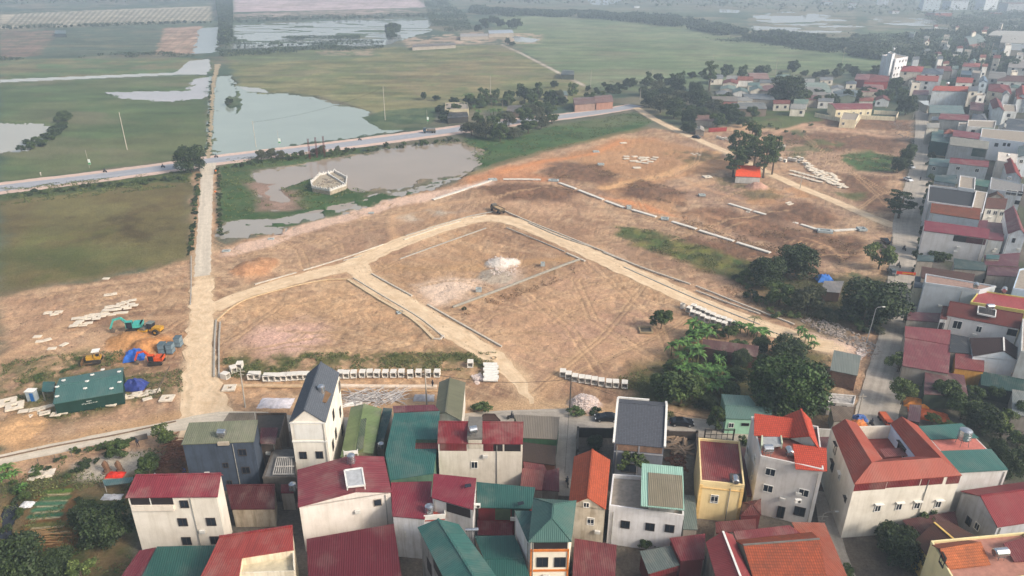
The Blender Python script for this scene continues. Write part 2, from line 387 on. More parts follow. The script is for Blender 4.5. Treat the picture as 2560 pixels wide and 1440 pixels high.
paint((188,140,96),[(1850,470),(2010,460),(2030,500),(1900,520)],4,6,.6,patchy=6)
paint((206,138,90),[(1500,490),(1640,535),(1700,545),(1600,505)],2,3,.8)
paint((210,166,120),[(1500,470),(1650,440),(1760,400),(1800,380)],1.5,2,.8,closed=False,width=2.4)
paint((188,150,116),[(1700,470),(1840,440),(1990,420)],1.5,2,.6,closed=False,width=2.0)
for pl in([(1350,428),(1400,406),(1500,410),(1548,440),(1500,462),(1380,447)],[(1535,468),(1600,448),(1722,478),(1700,515),(1560,492)],[(1700,530),(1800,520),(1980,570),(2140,590),(2180,620),(2100,660),(1900,600)],
[(1170,468),(1270,455),(1380,462),(1460,480),(1400,505),(1250,500)],[(1860,540),(2010,500),(2110,545),(2090,565),(1960,560)],[(1880,330),(2100,330),(2260,350),(2250,380),(2050,375)],
[(1720,590),(2000,640),(2150,720),(2080,750),(1950,690),(1740,650)],[(2080,430),(2220,440),(2240,530),(2160,520)],[(1900,290),(2280,300),(2280,330),(2100,315)]):
 paint((118,86,66),pl,3,4,.85,c2=(94,70,54),sc=2.0)
paint((196,150,112),[(1640,470),(1720,520),(1880,560),(1800,580),(1650,540)],5,6,.4,patchy=5)
paint(PNK,[(555,622),(700,580),(830,540),(960,500),(1080,480),(1230,448),(1235,458),(1080,498),(960,525),(760,585),(600,635),(560,640)],1.5,2.5,.9)
paint((190,180,164),[(1000,545),(1120,515),(1180,520),(1060,552)],3,4,.7,patchy=8)
paint((184,142,108),[(590,690),(640,645),(690,660),(680,690),(620,705)],3,3,.8)
paint((206,168,152),[(610,850),(650,815),(730,800),(815,815),(812,860),(740,890),(650,880)],4,4,.8)
paint((214,190,170),[(1030,715),(1120,690),(1210,700),(1160,750),(1075,765),(1045,745)],3,4,.85)
paint((204,184,168),[(1220,690),(1300,660),(1290,700),(1230,712)],3,4,.7)
paint((176,140,100),[(940,660),(1200,655),(1440,640),(1440,655),(1200,672),(960,676)],2,4,.6)
paint((186,150,114),[(1150,780),(1400,700),(1650,760),(1640,900),(1300,900)],10,12,.5,patchy=14)
paint((200,160,118),[(560,760),(860,720),(960,800),(700,790)],8,8,.45,patchy=8)
GR2=(74,92,50)
paint((150,132,108),[(610,448),(720,416),(900,384),(1160,356),(1198,376),(1186,408),(1050,454),(900,482)],1,2,.8,closed=False,width=1.2)
paint(GR2,[(1535,565),(1640,575),(1760,615),(1880,655),(1880,705),(1760,672),(1640,630),(1545,590)],2,4,.95,c2=(116,118,62),sc=5)
paint((66,96,52),[(2095,385),(2180,378),(2245,395),(2230,428),(2140,425)],2,3,.95)
paint(GR2,[(2080,480),(2170,480),(2140,500)],1.5,3,.7)
paint(GR2,[(1990,310),(2010,345),(1960,320),(1900,318),(1830,285),(1700,300),(1640,290),(1700,262),(2040,270),(2060,300)],2,4,.9,c2=(84,84,56),sc=8)
paint((86,96,56),[(1960,375),(2060,345),(2120,360),(2050,380),(1990,395)],2,4,.7,patchy=5)
paint((96,92,60),[(1660,380),(1760,372),(1810,395),(1720,410)],3,5,.7,patchy=5)
paint((80,84,50),[(1880,500),(1960,490),(1900,440),(1780,440),(1790,460)],2,4,.6,patchy=4)
paint((62,88,50),[(1150,345),(1290,330),(1590,280),(1630,305),(1600,325),(1430,362),(1300,392),(1200,420),(1185,400),(1195,372)],2,2,c2=(74,94,56),sc=12)
paint((120,106,74),[(1150,440),(1260,405),(1430,362),(1620,318)],1.5,3,.8,closed=False,width=2.0)
paint((104,100,62),[(555,895),(700,880),(900,882),(1240,880),(1260,930),(1160,950),(900,920),(560,945)],3,4,.8,patchy=3.5)
paint((76,84,46),[(560,900),(760,885),(1240,885),(1250,925),(900,905),(560,940)],2,4,.85,patchy=2.6)
paint((84,86,52),[(1600,930),(1700,860),(2080,880),(2100,1030),(1700,1010),(1580,1000)],4,4,.9)
paint((58,66,38),[(1540,940),(1640,930),(1700,1010),(1600,1020),(1560,985)],2,3,.85)
paint((84,90,52),[(20,900),(240,870),(320,915),(200,990),(0,1000)],4,4,.75,patchy=3)
paint((84,90,52),[(0,985),(440,920),(460,985),(140,1060),(60,1060)],3,3,.7,patchy=2.5)
paint((206,142,84),[(290,860),(340,835),(440,840),(450,880),(360,890),(300,900)],3,3,.8)
paint((174,138,100),[(0,1080),(60,1055),(110,1070),(90,1130),(0,1140)],3,3,.9)
paint((96,78,58),[(1700,560),(1550,590),(1620,640),(1850,720),(1900,790),(2150,850),(2110,780),(1960,700)],4,4,.4,patchy=4)
paint((112,104,84),[(1850,720),(2150,830),(2120,880),(1990,810),(1850,750)],2,3,.7)
paint((72,74,48),[(1820,680),(2230,690),(2200,800),(2080,830),(1960,770)],4,4,.85)
paint((216,186,166),[(2000,830),(2080,845),(2150,862),(2130,890),(2050,880)],2,2,.9)
paint((92,86,78),[(440,1090),(600,1075),(1080,1060),(1500,1080),(2100,1090),(2240,1050),(2560,1000),(2900,1100),(2900,2400),(-200,2400),(300,1440),(430,1160)],2,2,c2=(116,106,94),sc=6)
paint((96,90,84),[(2290,260),(2560,120),(3100,200),(3200,1400),(2160,1200),(2215,860),(2235,640)],2,2,c2=(78,82,66),sc=10)
paint((76,80,50),[(0,1210),(300,1150),(440,1120),(450,1190),(330,1230),(330,1440),(-200,1600),(-300,1200)],2,3,c2=(112,96,68),sc=4)
paint((188,176,160),[(190,1160),(330,1120),(400,1130),(380,1170),(250,1205),(205,1200)],1,1.5,.9)
paint((122,84,50),[(100,1230),(180,1215),(220,1320),(190,1380),(40,1380),(70,1300)],1,1,.9,c2=(100,72,44),sc=1.2)
paint((150,108,66),[(408,1150),(470,1100),(455,1185),(420,1190)],1,1.5,.9,c2=(96,74,52),sc=1)
for i,(x0,y0,x1,y1,c_)in enumerate([(118,1229,175,1226,(92,120,56)),(112,1245,170,1243,(70,100,60)),(98,1258,160,1256,(66,110,84)),(90,1274,152,1268,(66,112,84)),(80,1290,150,1284,(56,104,76)),(84,1312,160,1306,(104,104,60)),(72,1328,175,1320,(120,96,60))]):
 paint(c_,[(x0,y0),(x1,y1)],.35,.5,.95,closed=False,width=.55)
 paint((196,182,150),[(x0-2,y0+8),(x1-2,y1+8)],.15,.3,.8,closed=False,width=.14)
LANES=[]
def lane(pts,wds,dust=1.5,c=TAN,op=.85):LANES.append((pts,wds));[paint(c,[a,b],dust,1.2,op,closed=False,width=w_)for a,b,w_ in zip(pts,pts[1:],wds)]
TR1=[(519,425),(514,520),(509,620),(505,700),(503,800),(500,900),(500,970),(510,1040),(522,1090)]
lane(TR1,[1.6,1.7,2.1,2.3,2.6,2.8,3.6,4.4],1.6)
LOOP=[(530,772),(600,740),(690,712),(800,683),(880,662),(950,628),(1040,592),(1130,562),(1200,547),(1250,546),(1310,562),(1400,600),(1500,645),(1600,690),(1700,735),(1800,780),(1900,815),(2000,848),(2080,868)]
lane(LOOP,[1.8,1.9,2.1,2.3,2.6]+[2.6]*13,1.6)
BR=[(890,664),(918,702),(975,735),(1045,776),(1155,843),(1232,892),(1290,945),(1330,1010)]
lane(BR,[3.0,3.3,3.3,3.3,3.1,2.4,2.0],1.6,(204,174,140))
lane([(700,700),(840,668),(960,640),(1200,660),(1430,645)],[1.5,1.5,1.0,1.0],1.5,(188,146,106),.5)
lane([(985,625),(990,595),(975,570),(985,540),(1100,510),(1250,490)],[1.6,1.2,1.0,.9,.8],1.2,(196,158,122),.7)
lane([(1330,1010),(1400,930),(1500,850)],[1.4,1.2],1.6,(198,160,122),.6)
DIAG=[(1588,268),(1640,300),(1740,347),(1830,386),(1920,432),(2000,468),(2080,500),(2160,535),(2240,566)]
lane(DIAG,[2.2,2.2,2.2,2.0,2.0,2.0,2.0,2.2],1.6)
lane([(1860,370),(1950,330),(2010,312),(2100,322),(2200,340),(2290,345)],[2.2,2.4,1.8,1.6,1.5],2,(196,156,126),.8)
lane([(2010,600),(2080,620),(2110,660),(2120,690)],[.5,.5,.5],.5,(186,150,116),.7)
lane([(1560,350),(1480,385),(1350,405),(1250,430)],[1.6,1.6,1.6],2,(206,140,92),.8)
lane([(1850,500),(1760,470),(1690,440),(1700,400),(1760,370)],[1,1,1,1],1.2,(190,148,112),.6)
lane([(1250,1010),(1400,1015),(1600,1040),(1120,1010),(700,1010)],[1.5]*4,2,(190,158,122),.6)
lane([(0,1150),(250,1090),(450,1045)],[2.6,2.6],1.5,(186,150,112),.8)
lane([(0,900),(200,790),(350,745),(480,740)],[1.2]*3,1.5,(196,160,124),.6)
lane([(60,940),(200,870),(330,800),(480,790)],[1.0]*3,1.5,(196,160,124),.5)
TK=random.Random(17);RT=[]
for k in range(46):
 x,y=TK.choice([(TK.uniform(580,1080),TK.uniform(740,880)),(TK.uniform(1150,1640),TK.uniform(700,920)),(TK.uniform(960,1400),TK.uniform(590,700)),(TK.uniform(1300,2150),TK.uniform(400,640)),(TK.uniform(560,1150),TK.uniform(500,690)),(TK.uniform(20,460),TK.uniform(720,900)),(TK.uniform(1900,2280),TK.uniform(320,540))]);a=TK.choice([.3,-.5,.1,2.9])+TK.uniform(-.35,.35);L=TK.uniform(60,190);b=TK.uniform(-.6,.6);RT.append([(x+math.cos(a+b*t)*L*t,y-math.sin(a+b*t)*L*t*.5)for t in(-1,-.5,0,.5,1)])
for pts in(*RT,[(1040,800),(1300,760),(1560,690)],[(1330,980),(1500,850),(1620,700)],[(1380,960),(1600,860),(1780,760)],[(1290,960),(1200,860),(1090,790)],[(560,860),(700,760),(860,740)],[(580,880),(800,840),(1000,870)],[(1450,640),(1640,800),(1680,900)],
[(1500,930),(1420,820),(1300,720)],[(1640,900),(1480,800),(1440,700)],[(2250,500),(2150,440),(2050,400)],[(2230,520),(2100,400),(2020,380)],[(1270,560),(1450,560),(1560,600)],[(600,640),(800,600),(1000,560)],[(0,800),(220,760),(460,690)],[(100,900),(300,880),(450,800)]):
 for o in(-.9,.9):
  q=[proj(P(*p)+Vector((o,o*.3,0)))for p in pts];paint((196,162,126),q,.3,.5,.6,closed=False,width=.3)
  q=[proj(P(*p)+Vector((o+.5,o*.3,0)))for p in pts];paint((112,86,66),q,.25,.5,.6,closed=False,width=.14)
Z=np.zeros(len(X),np.float32)
PONDS=[];lin_w={}
def pond(poly,c,soft=1.2,warp=3.0,depth=.9):PONDS.append((poly,c));sel,m=mask(poly,soft,warp*1.5,True,0,13 if soft>.9 else 3);Z[sel]=np.minimum(Z[sel],-depth*m)
def raise_(poly,h,soft=1.2,warp=3.0):
 sel,m=mask(poly,soft,warp);Z[sel]=Z[sel]*(1-m)+h*m
GW=(150,158,150)
pond([(533,190),(574,188),(583,214),(600,226),(660,236),(710,232),(780,243),(850,265),(905,272),(955,300),(1010,322),(960,332),(900,338),(800,352),(700,366),(640,376),(530,386)],(150,160,148))
pond([(590,214),(650,220),(668,230),(600,228)],(170,168,160),.6,1)
pond([(612,452),(630,432),(720,416),(800,405),(900,386),(1010,366),(1160,358),(1197,375),(1188,408),(1140,438),(1050,452),(980,466),(900,480),(860,515),(780,525),(640,528),(655,498),(620,470)],(158,142,126),1.2,3.5)
pond([(556,604),(560,552),(640,545),(760,524),(880,505),(960,484),(1060,462),(1150,442),(1150,448),(1060,474),(960,500),(860,530),(740,556),(700,575),(640,586)],(160,152,140),1.0,3.0)
pond([(500,70),(546,67),(537,131),(486,134)],(150,158,164))
pond([(585,62),(820,52),(1075,44),(1075,78),(960,112),(760,120),(582,124)],(172,176,176),2,3)
pond([(262,230),(470,226),(484,196),(527,191),(518,238),(500,246),(425,253),(320,246)],(176,168,170),1.2,2.5)
pond([(-200,306),(120,309),(134,318),(100,345),(60,378),(-200,380)],(166,158,142))
pond([(440,180),(470,152),(522,146),(524,170),(515,186)],(182,176,174),.8,1.5)
pond([(0,198),(440,180),(515,184),(440,186),(0,205)],(184,180,172),.7,.5)
for q in([(1880,40),(1960,28),(2062,36),(2120,52),(2010,66),(1895,52)],[(2180,44),(2300,45),(2430,58),(2425,76),(2290,68),(2190,56)],[(1890,60),(1960,55),(2010,72),(1960,84),(1880,72)],[(2000,80),(2060,60),(2130,64),(2090,84)],[(1470,-2),(1560,-2),(1520,13),(1480,11)],[(1280,88),(1345,96),(1338,106),(1284,103)],[(1800,22),(1850,25),(1846,32),(1800,30)],[(1940,80),(2130,62),(2160,66),(1960,88)]):
 pond(q,(186,188,188),1.5,3)
pond([(18,1262),(60,1255),(64,1285),(40,1330),(20,1400),(0,1400)],(50,52,58),.4,.6,.8)  # black plastic sheet in the ditch, drawn as a dark pond surface
raise_([(620,266),(650,266),(700,268),(700,276),(618,270)],-9,.1,.1)if 0 else None
for q in([(898,292),(960,276),(1092,268),(1088,300),(1060,322),(955,325)],[(560,246),(572,238),(604,246),(604,262),(572,272)],[(585,228),(600,226),(603,276),(590,290)]):
 raise_(q,.0,1.0,2.0);paint((64,82,58),q,1,2,.95,c2=(86,98,70),sc=6)
raise_([(905,268),(960,298),(1000,320),(1090,310),(1095,262)],0,1,3)
for q in([(700,470),(760,448),(800,440),(890,478),(930,482),(880,500),(840,512),(762,528),(740,500)],[(545,414),(600,412),(632,428),(640,470),(650,500),(700,515),(650,535),(556,556)],[(560,552),(640,533),(770,512),(905,485),(905,498),(770,530),(640,548)],[(560,398),(700,388),(900,370),(900,380),(790,402),(640,424),(560,422)]):
 raise_(q,.03,.8,3.0);paint((58,84,46),q,1,3,.95,c2=(74,90,54),sc=6)
sel,m=mask([(560,600),(560,552),(880,500),(1150,440),(1180,430),(900,525),(640,588)],1,2)
fl=np.clip((fbm(X[sel],Y[sel]*1.6,7,5,44)-.53)*14+.5,0,1)*m;Z[sel]=Z[sel]*(1-fl)+.03*fl;colr[sel]=colr[sel]*(1-fl[:,None])+lin3((60,84,48))*fl[:,None]
q=[(612,452),(700,456),(760,490),(758,520),(640,528),(655,498)]
sel,m=mask(q,2,3);fl=m*np.clip((fbm(X[sel],Y[sel],8,4,47)-.4)*6+.5,0,1);Z[sel]=Z[sel]*(1-fl)-.14*fl;paint((150,124,110),q,3,4,.95,c2=(128,106,92),sc=6)
sel,m=mask([(585,62),(1075,44),(1075,78),(960,112),(582,124)],2,3)
fl=np.clip((fbm(X[sel]*.3,Y[sel],14,4,50)-.55)*12+.5,0,1)*m;Z[sel]=Z[sel]*(1-fl)+.03*fl;colr[sel]=colr[sel]*(1-fl[:,None])+lin3((84,96,78))*fl[:,None]
paint((84,78,60),[(533,190),(574,188),(600,226),(780,240),(905,270)],.8,2,.6,closed=False,width=1.2)
for q_ in([(1870,26),(2140,26),(2140,90),(1870,90)],[(2170,40),(2440,40),(2440,80),(2170,80)]):
 sel,m=mask(q_,2,0);fl=np.clip((fbm(X[sel]*.45,Y[sel]*.8,22,4,57)-.5)*14+.4,0,1)*m;Z[sel]=Z[sel]*(1-fl)+.03*fl;colr[sel]=colr[sel]*(1-fl[:,None])+lin3((120,116,100))*fl[:,None]
for a_,b_ in(((1880,58),(2120,52)),((1960,28),(2010,72)),((2180,60),(2430,68)),((2300,44),(2330,74))):raise_([a_,b_,(b_[0]+3,b_[1]+4),(a_[0]+3,a_[1]+4)],.05,3,3)
def heap(px,py,r,h,c=None,c2=None,p=1.0):
 b=P(px,py);d=np.hypot(X-b.x,Y-b.y);sel=np.where(d<r*1.5)[0];a=np.arctan2(Y[sel]-b.y,X[sel]-b.x)
 rr=r*(.8+.4*fbm(np.cos(a)*3+px,np.sin(a)*3+py,1,3,9));k=np.clip(1-d[sel]/rr,0,1);hh=h*np.minimum(k*1.25,1)**p*(1+.25*(fbm(X[sel],Y[sel],.8,3,12)-.5))
 Z[sel]=np.maximum(Z[sel],hh)
 if c:
  m=np.clip(k*5,0,1)[:,None];f=np.clip((fbm(X[sel],Y[sel],1.0,4,15)-.5)*5+.5,0,1)[:,None]
  colr[sel]=colr[sel]*(1-m)+(lin3(c)*(1-f)+lin3(c2 or c)*f)*m
heap(1248,660,4.2,1.8,(214,206,196),(196,186,176));heap(1276,656,3.0,1.0,(218,208,196));heap(1240,690,5.5,.6,(178,164,146),(160,146,130))
heap(1462,1012,3.6,1.5,(204,184,172),(170,148,136));heap(1892,468,4.6,2.2,(190,150,130),(176,138,120));heap(628,672,6.0,1.8,(188,142,106),(168,124,92));heap(655,660,5,1.4,(190,146,110),(166,124,92))
heap(370,868,4.5,2.2,(196,140,88),(160,112,72));heap(320,850,5,1.4,(176,130,86));heap(432,1165,3.2,2.0,(120,84,60),(90,66,50))
heap(30,1075,6,1.6,(190,152,112));heap(1450,430,9,.9);heap(1400,425,8,.9);heap(1620,480,8,1.0);heap(1690,495,7,.9);heap(1280,478,9,1.1);heap(1200,478,8,.8);heap(1370,478,8,.9);heap(2040,535,8,1.1);heap(1950,545,8,.9)
heap(1570,790,3,.5);heap(2050,360,9,1.0);heap(2150,372,8,1.0);heap(2160,620,5,.9);heap(1850,560,9,1.0);heap(1760,545,8,.8);heap(2010,605,8,.9)
rough=(fbm(X,Y,2.2,4,60)-.66)*.9*site_w
damp=np.ones(len(X),np.float32)
for pts,wds in LANES:
 for a,b,w_ in zip(pts,pts[1:],wds):
  sel,m=mask([a,b],2.0,0,False,w_+1.2);damp[sel]=np.minimum(damp[sel],1-m)
rough=np.minimum(rough,0.0)*damp
field=(fbm(X,Y,3.0,4,61)-.7)*.25*np.clip(1-DI/900,0,1)*(1-site_w)
Z=Z+np.where(Z<-.05,0,rough+np.minimum(field,0))
pad=np.where((PY.ravel()>1050)|((PX.ravel()>2230)&(PY.ravel()>150)))[0];Z[pad]=np.where(Z[pad]<-.3,Z[pad],np.clip(Z[pad],-.02,5))
far_=(1-site_w)*np.clip(DI/500,.2,1);v=(fbm(X/3.2,Y,9,5,73)-.5)*1.1*far_;colr*=(1+v)[:,None].astype(np.float32);m_=(np.clip((fbm(X/2.5,Y,22,5,74)-.6)*9,0,1)*.5*far_)[:,None];colr=colr*(1-m_)+lin3((120,112,90))*m_
v=(.87+.26*fbm(X,Y,1.1,4,70))*(.84+.32*fbm(X,Y,9,4,71));colr*=v[:,None].astype(np.float32)
nv,(nr,nc)=len(X),shp
me=bpy.data.meshes.new('ground');me.vertices.add(nv);me.vertices.foreach_set('co',np.stack([X,Y,Z],1).astype(np.float32).ravel())
idx=np.arange(nv).reshape(nr,nc);q=np.stack([idx[1:,:-1],idx[1:,1:],idx[:-1,1:],idx[:-1,:-1]],-1).reshape(-1,4)
nf=len(q);me.loops.add(nf*4);me.loops.foreach_set('vertex_index',q.ravel().astype(np.int32));me.polygons.add(nf)
me.polygons.foreach_set('loop_start',np.arange(0,nf*4,4,dtype=np.int32));me.polygons.foreach_set('use_smooth',np.ones(nf,bool));me.update(calc_edges=True)
ca=me.color_attributes.new('soil','FLOAT_COLOR','POINT');ca.data.foreach_set('color',np.concatenate([colr,np.ones((nv,1))],1).astype(np.float32).ravel())
s=N('earth_and_grass');at=s.n('ShaderNodeAttribute');at.attribute_name='soil';cd=s.coord()
a=s.mix(at.outputs['Color'],s.ramp(s.noise(cd,1.3,9,.8),[(.34,g(.8)),(.66,g(1.16))]),1.0,'MULTIPLY')
a=s.mix(a,s.ramp(s.noise(cd,2.6,6,.8),[(.34,g(.82)),(.66,g(1.15))]),1.0,'MULTIPLY')
s.bump(s.noise(cd,1.2,8,.75),.9,.4);s.b.inputs['Specular IOR Level'].default_value=.1
me.materials.append(s.done(a,.95));go=bpy.data.objects.new('ground',me);col.objects.link(go);tag(go,kind='structure',label='bare tan soil of the building site with green and brown fields round it')
for ip,(q,c_)in enumerate(PONDS):
 w_=PP(q);cx=sum(p.x for p in w_)/len(w_);cy=sum(p.y for p in w_)/len(w_)
 xs=[p.x for p in w_];ys=[p.y for p in w_];m=MB();e=3.0
 sg=sum(w_[i].x*w_[(i+1)%len(w_)].y-w_[(i+1)%len(w_)].x*w_[i].y for i in range(len(w_)))
 o_=[]
 for i in range(len(w_)):
  a_,b_,c2_=w_[i-1],w_[i],w_[(i+1)%len(w_)];t=(c2_-a_).normalized();nn=Vector((t.y,-t.x,0))*(1 if sg>0 else-1);o_.append((b_.x+nn.x*e,b_.y+nn.y*e,-.22-.011*ip))
 m.face(o_ if sg>0 else o_[::-1])
 t_=m.build('pond_water' if c_!=(50,52,58)else 'ditch_plastic_sheet',watermat(c_));tag(t_,kind='structure')
# ================================================================== ROADS
def roadm(c,c2,sc=.5,tracks=True):
 s=N('road_surface');cd=s.coord();uv=s.coord('UV')
 a=s.mix(lin(c),lin(c2),s.ramp(s.noise(cd,sc,7,.7),[(.35,g(0)),(.65,g(1))]))
 if tracks:a=s.mix(a,s.ramp(s.noise(s.coord('UV',(.02,1.1,1)),1.0,4,.6),[(.35,g(.86)),(.65,g(1.1))]),1.0,'MULTIPLY')
 a=s.mix(a,s.ramp(s.noise(cd,3,5,.7),[(.3,g(.88)),(.7,g(1.08))]),1.0,'MULTIPLY');s.bump(s.noise(cd,3,6),.3,.05)
 return s.done(a,.9)
def smooth_line(pts,step=3.0):
 out=[]
 for i in range(len(pts)-1):
  p0,p1,p2,p3=pts[max(i-1,0)],pts[i],pts[i+1],pts[min(i+2,len(pts)-1)];n=max(1,int((p2-p1).length/step))
  for k in range(n):
   t=k/n;out.append(.5*((2*p1)+(p2-p0)*t+(2*p0-5*p1+4*p2-p3)*t*t+(3*p1-p0-3*p2+p3)*t**3))
 out.append(pts[-1]);return out
def strip(name,pts,wds,mat,z=.03,jit=.25,kind='structure',label=None,cat=None,step=2.0,world=False,th=0):
 w_=pts if world else PP(pts);cl=smooth_line(w_,step);m=MB();L=0;rr=random.Random(len(name)+len(pts));N_=len(cl)
 tot=[0]
 for i in range(1,len(w_)):tot.append(tot[-1]+(w_[i]-w_[i-1]).length)
 wl=wds if isinstance(wds,(list,tuple))else[wds]*len(w_);rows_=[];acc=0
 for i,p in enumerate(cl):
  d=(cl[min(i+1,N_-1)]-cl[max(i-1,0)]).normalized();n=Vector((-d.y,d.x,0));acc+=(cl[i]-cl[i-1]).length if i else 0
  wd=float(np.interp(acc/max(1e-6,sum((cl[k]-cl[k-1]).length for k in range(1,N_))if i==0 else strip.tot)*tot[-1],tot,wl))if i else wl[0]
  if i==0:strip.tot=sum((cl[k]-cl[k-1]).length for k in range(1,N_))
  rows_.append((p+n*(wd/2+rr.uniform(-jit,jit)),p-n*(wd/2+rr.uniform(-jit,jit)),acc))
 for(l0,r0,a0),(l1,r1,a1)in zip(rows_,rows_[1:]):
  W=(l0-r0).length;pts4=[(r0.x,r0.y,z),(r1.x,r1.y,z),(l1.x,l1.y,z),(l0.x,l0.y,z)]
  m.face(pts4,[(a0,0),(a1,0),(a1,W),(a0,W)])
  if th:m.face([(l0.x,l0.y,z),(l1.x,l1.y,z),(l1.x,l1.y,z-th),(l0.x,l0.y,z-th)]);m.face([(r1.x,r1.y,z),(r0.x,r0.y,z),(r0.x,r0.y,z-th),(r1.x,r1.y,z-th)])
 o=m.build(name,mat);return tag(o,label,cat,kind=kind)
M_HWY=roadm((160,162,168),(144,147,154));M_SH=roadm((208,180,166),(188,164,150));M_CON=roadm((206,194,176),(186,174,156));M_DIRT=roadm((202,178,142),(184,156,120));M_ST=roadm((172,162,150),(150,142,130))
HW=[(-260,512),(-100,488),(0,471),(200,447),(400,421),(520,403),(640,388),(800,369),(950,350),(1100,330),(1200,316),(1320,301),(1450,286),(1540,273),(1590,263)]
strip('road_shoulder',HW,[18.5]*12+[15,13,12],M_SH,.012,.4,label='pale pinkish verge along both sides of the main road')
strip('road',HW,[9.6]*12+[9.4,9.0,8.5],M_HWY,.03,.12,label='grey asphalt main road crossing the fields')
strip('concrete_road',[(520,408),(518,440),(514,520),(509,620),(506,690)],[7,4.6,4.4,4.2,4.0],M_CON,.035,.25,label='straight pale concrete road from the main road to the site')
strip('field_track',[(521,396),(523,360),(528,300),(530,260),(532,215),(540,180),(545,160)],[1.8,1.7,1.6,1.8,2.6,3.2,4.5],roadm((176,158,130),(140,126,98)),.03,.8,label='narrow earth track between pond and green field')
strip('village_street',[(2303,270),(2305,300),(2307,340),(2305,400),(2296,460),(2284,520),(2276,560),(2272,620),(2262,700),(2250,780),(2240,850),(2218,930),(2200,1000),(2186,1060),(2176,1100),(2165,1160)],[6.5,6.5,7,8,9,10,10.5,9,8.4,7.6,7.2,7.2,7.4,7.4,7,6],M_ST,.03,.12,label='dusty concrete village street running up the right side')
strip('village_lane',[(640,1052),(760,1060),(900,1064),(1100,1060),(1180,1052),(1300,1044),(1420,1046),(1480,1054),(1560,1062),(1740,1068),(1860,1084),(2000,1098),(2176,1100)],[5,5,5,5,5.5,5,6.5,6.5,6,6,5,5,5],M_ST,.026,.12,label='concrete lane in front of the row of near houses')
strip('grey_lane',[(-160,1180),(0,1150),(120,1125),(250,1098),(360,1078),(450,1062),(540,1048),(660,1050)],[3.4]*5+[4,5,5],M_CON,.03,.12,label='pale concrete lane past the vegetable plots')
strip('side_alley',[(1416,1050),(1414,1120),(1412,1180),(1410,1240)],[4.2,3.8,3.0,2.6],M_ST,.034,.05,label='narrow alley between the courtyard and the red sheds')
strip('back_alley',[(2060,1230),(2070,1300),(2090,1380),(2120,1460)],3.0,M_ST,.034,.05,label='shaded alley between the two tall pale houses')
M_EA=roadm((220,196,164),(198,170,136),.35)
strip('dirt_road',TR1[3:],[4.8,5.6,6.2,7.4,9.0,11],M_EA,.022,.8,label='pale dusty dirt road running down to the grey lane')
strip('dirt_road',LOOP,[6.5,5.0,5.8,6.4,7.2]+[6.8]*13+[6.2],M_EA,.016,.45,label='pale tan loop road round the building plots')
strip('dirt_road',BR,[6.4,5.6,5.6,5.8,5.8,5.0,3.4,.6],M_EA,.019,.5,label='pale tan branch road between the two plots')
strip('dirt_path',DIAG,[4.6,4.4,4.4,4.2,4.2,4.2,4.4,4.6,5.4],M_EA,.02,.3,label='straight pale dirt path from the main road to the village street')
# ================================================================== HOUSES
RED=(150,52,60);RED2=(128,44,52);MAR=(112,46,54);TEAL=(44,104,98);TEAL2=(70,118,112);OLIVE=(118,132,84);OLIVE2=(122,126,98)
ORT=(196,78,40);ORB=(214,72,44);BRT=(104,54,42);SLATE=(74,84,96);GREY=(130,132,130);CREAM=(226,218,206);WHT=(226,224,222);BLU=(196,204,212);YEL=(232,208,156);CNC=(160,152,142)
def ext(a,b,d):return a+(a-b).normalized()*d
def inset(q,d):
 n=len(q);out=[];sg=sum(q[i].x*q[(i+1)%n].y-q[(i+1)%n].x*q[i].y for i in range(n))
 s=1 if sg>0 else-1
 for i in range(n):
  p0,p1,p2=q[i-1],q[i],q[(i+1)%n];e1=(p1-p0).normalized();e2=(p2-p1).normalized()
  n1=Vector((-e1.y,e1.x,0))*s;n2=Vector((-e2.y,e2.x,0))*s;k=n1+n2;k=k/max(.3,k.dot(n1))if k.length>.1 else n1
  out.append(p1+k*d)
 return out
def zz(p,z):return Vector((p.x,p.y,z))
def gmat(kind,c,**k):
 return tileroof(c,**k)if kind=='tile' else metalroof(c,**k)
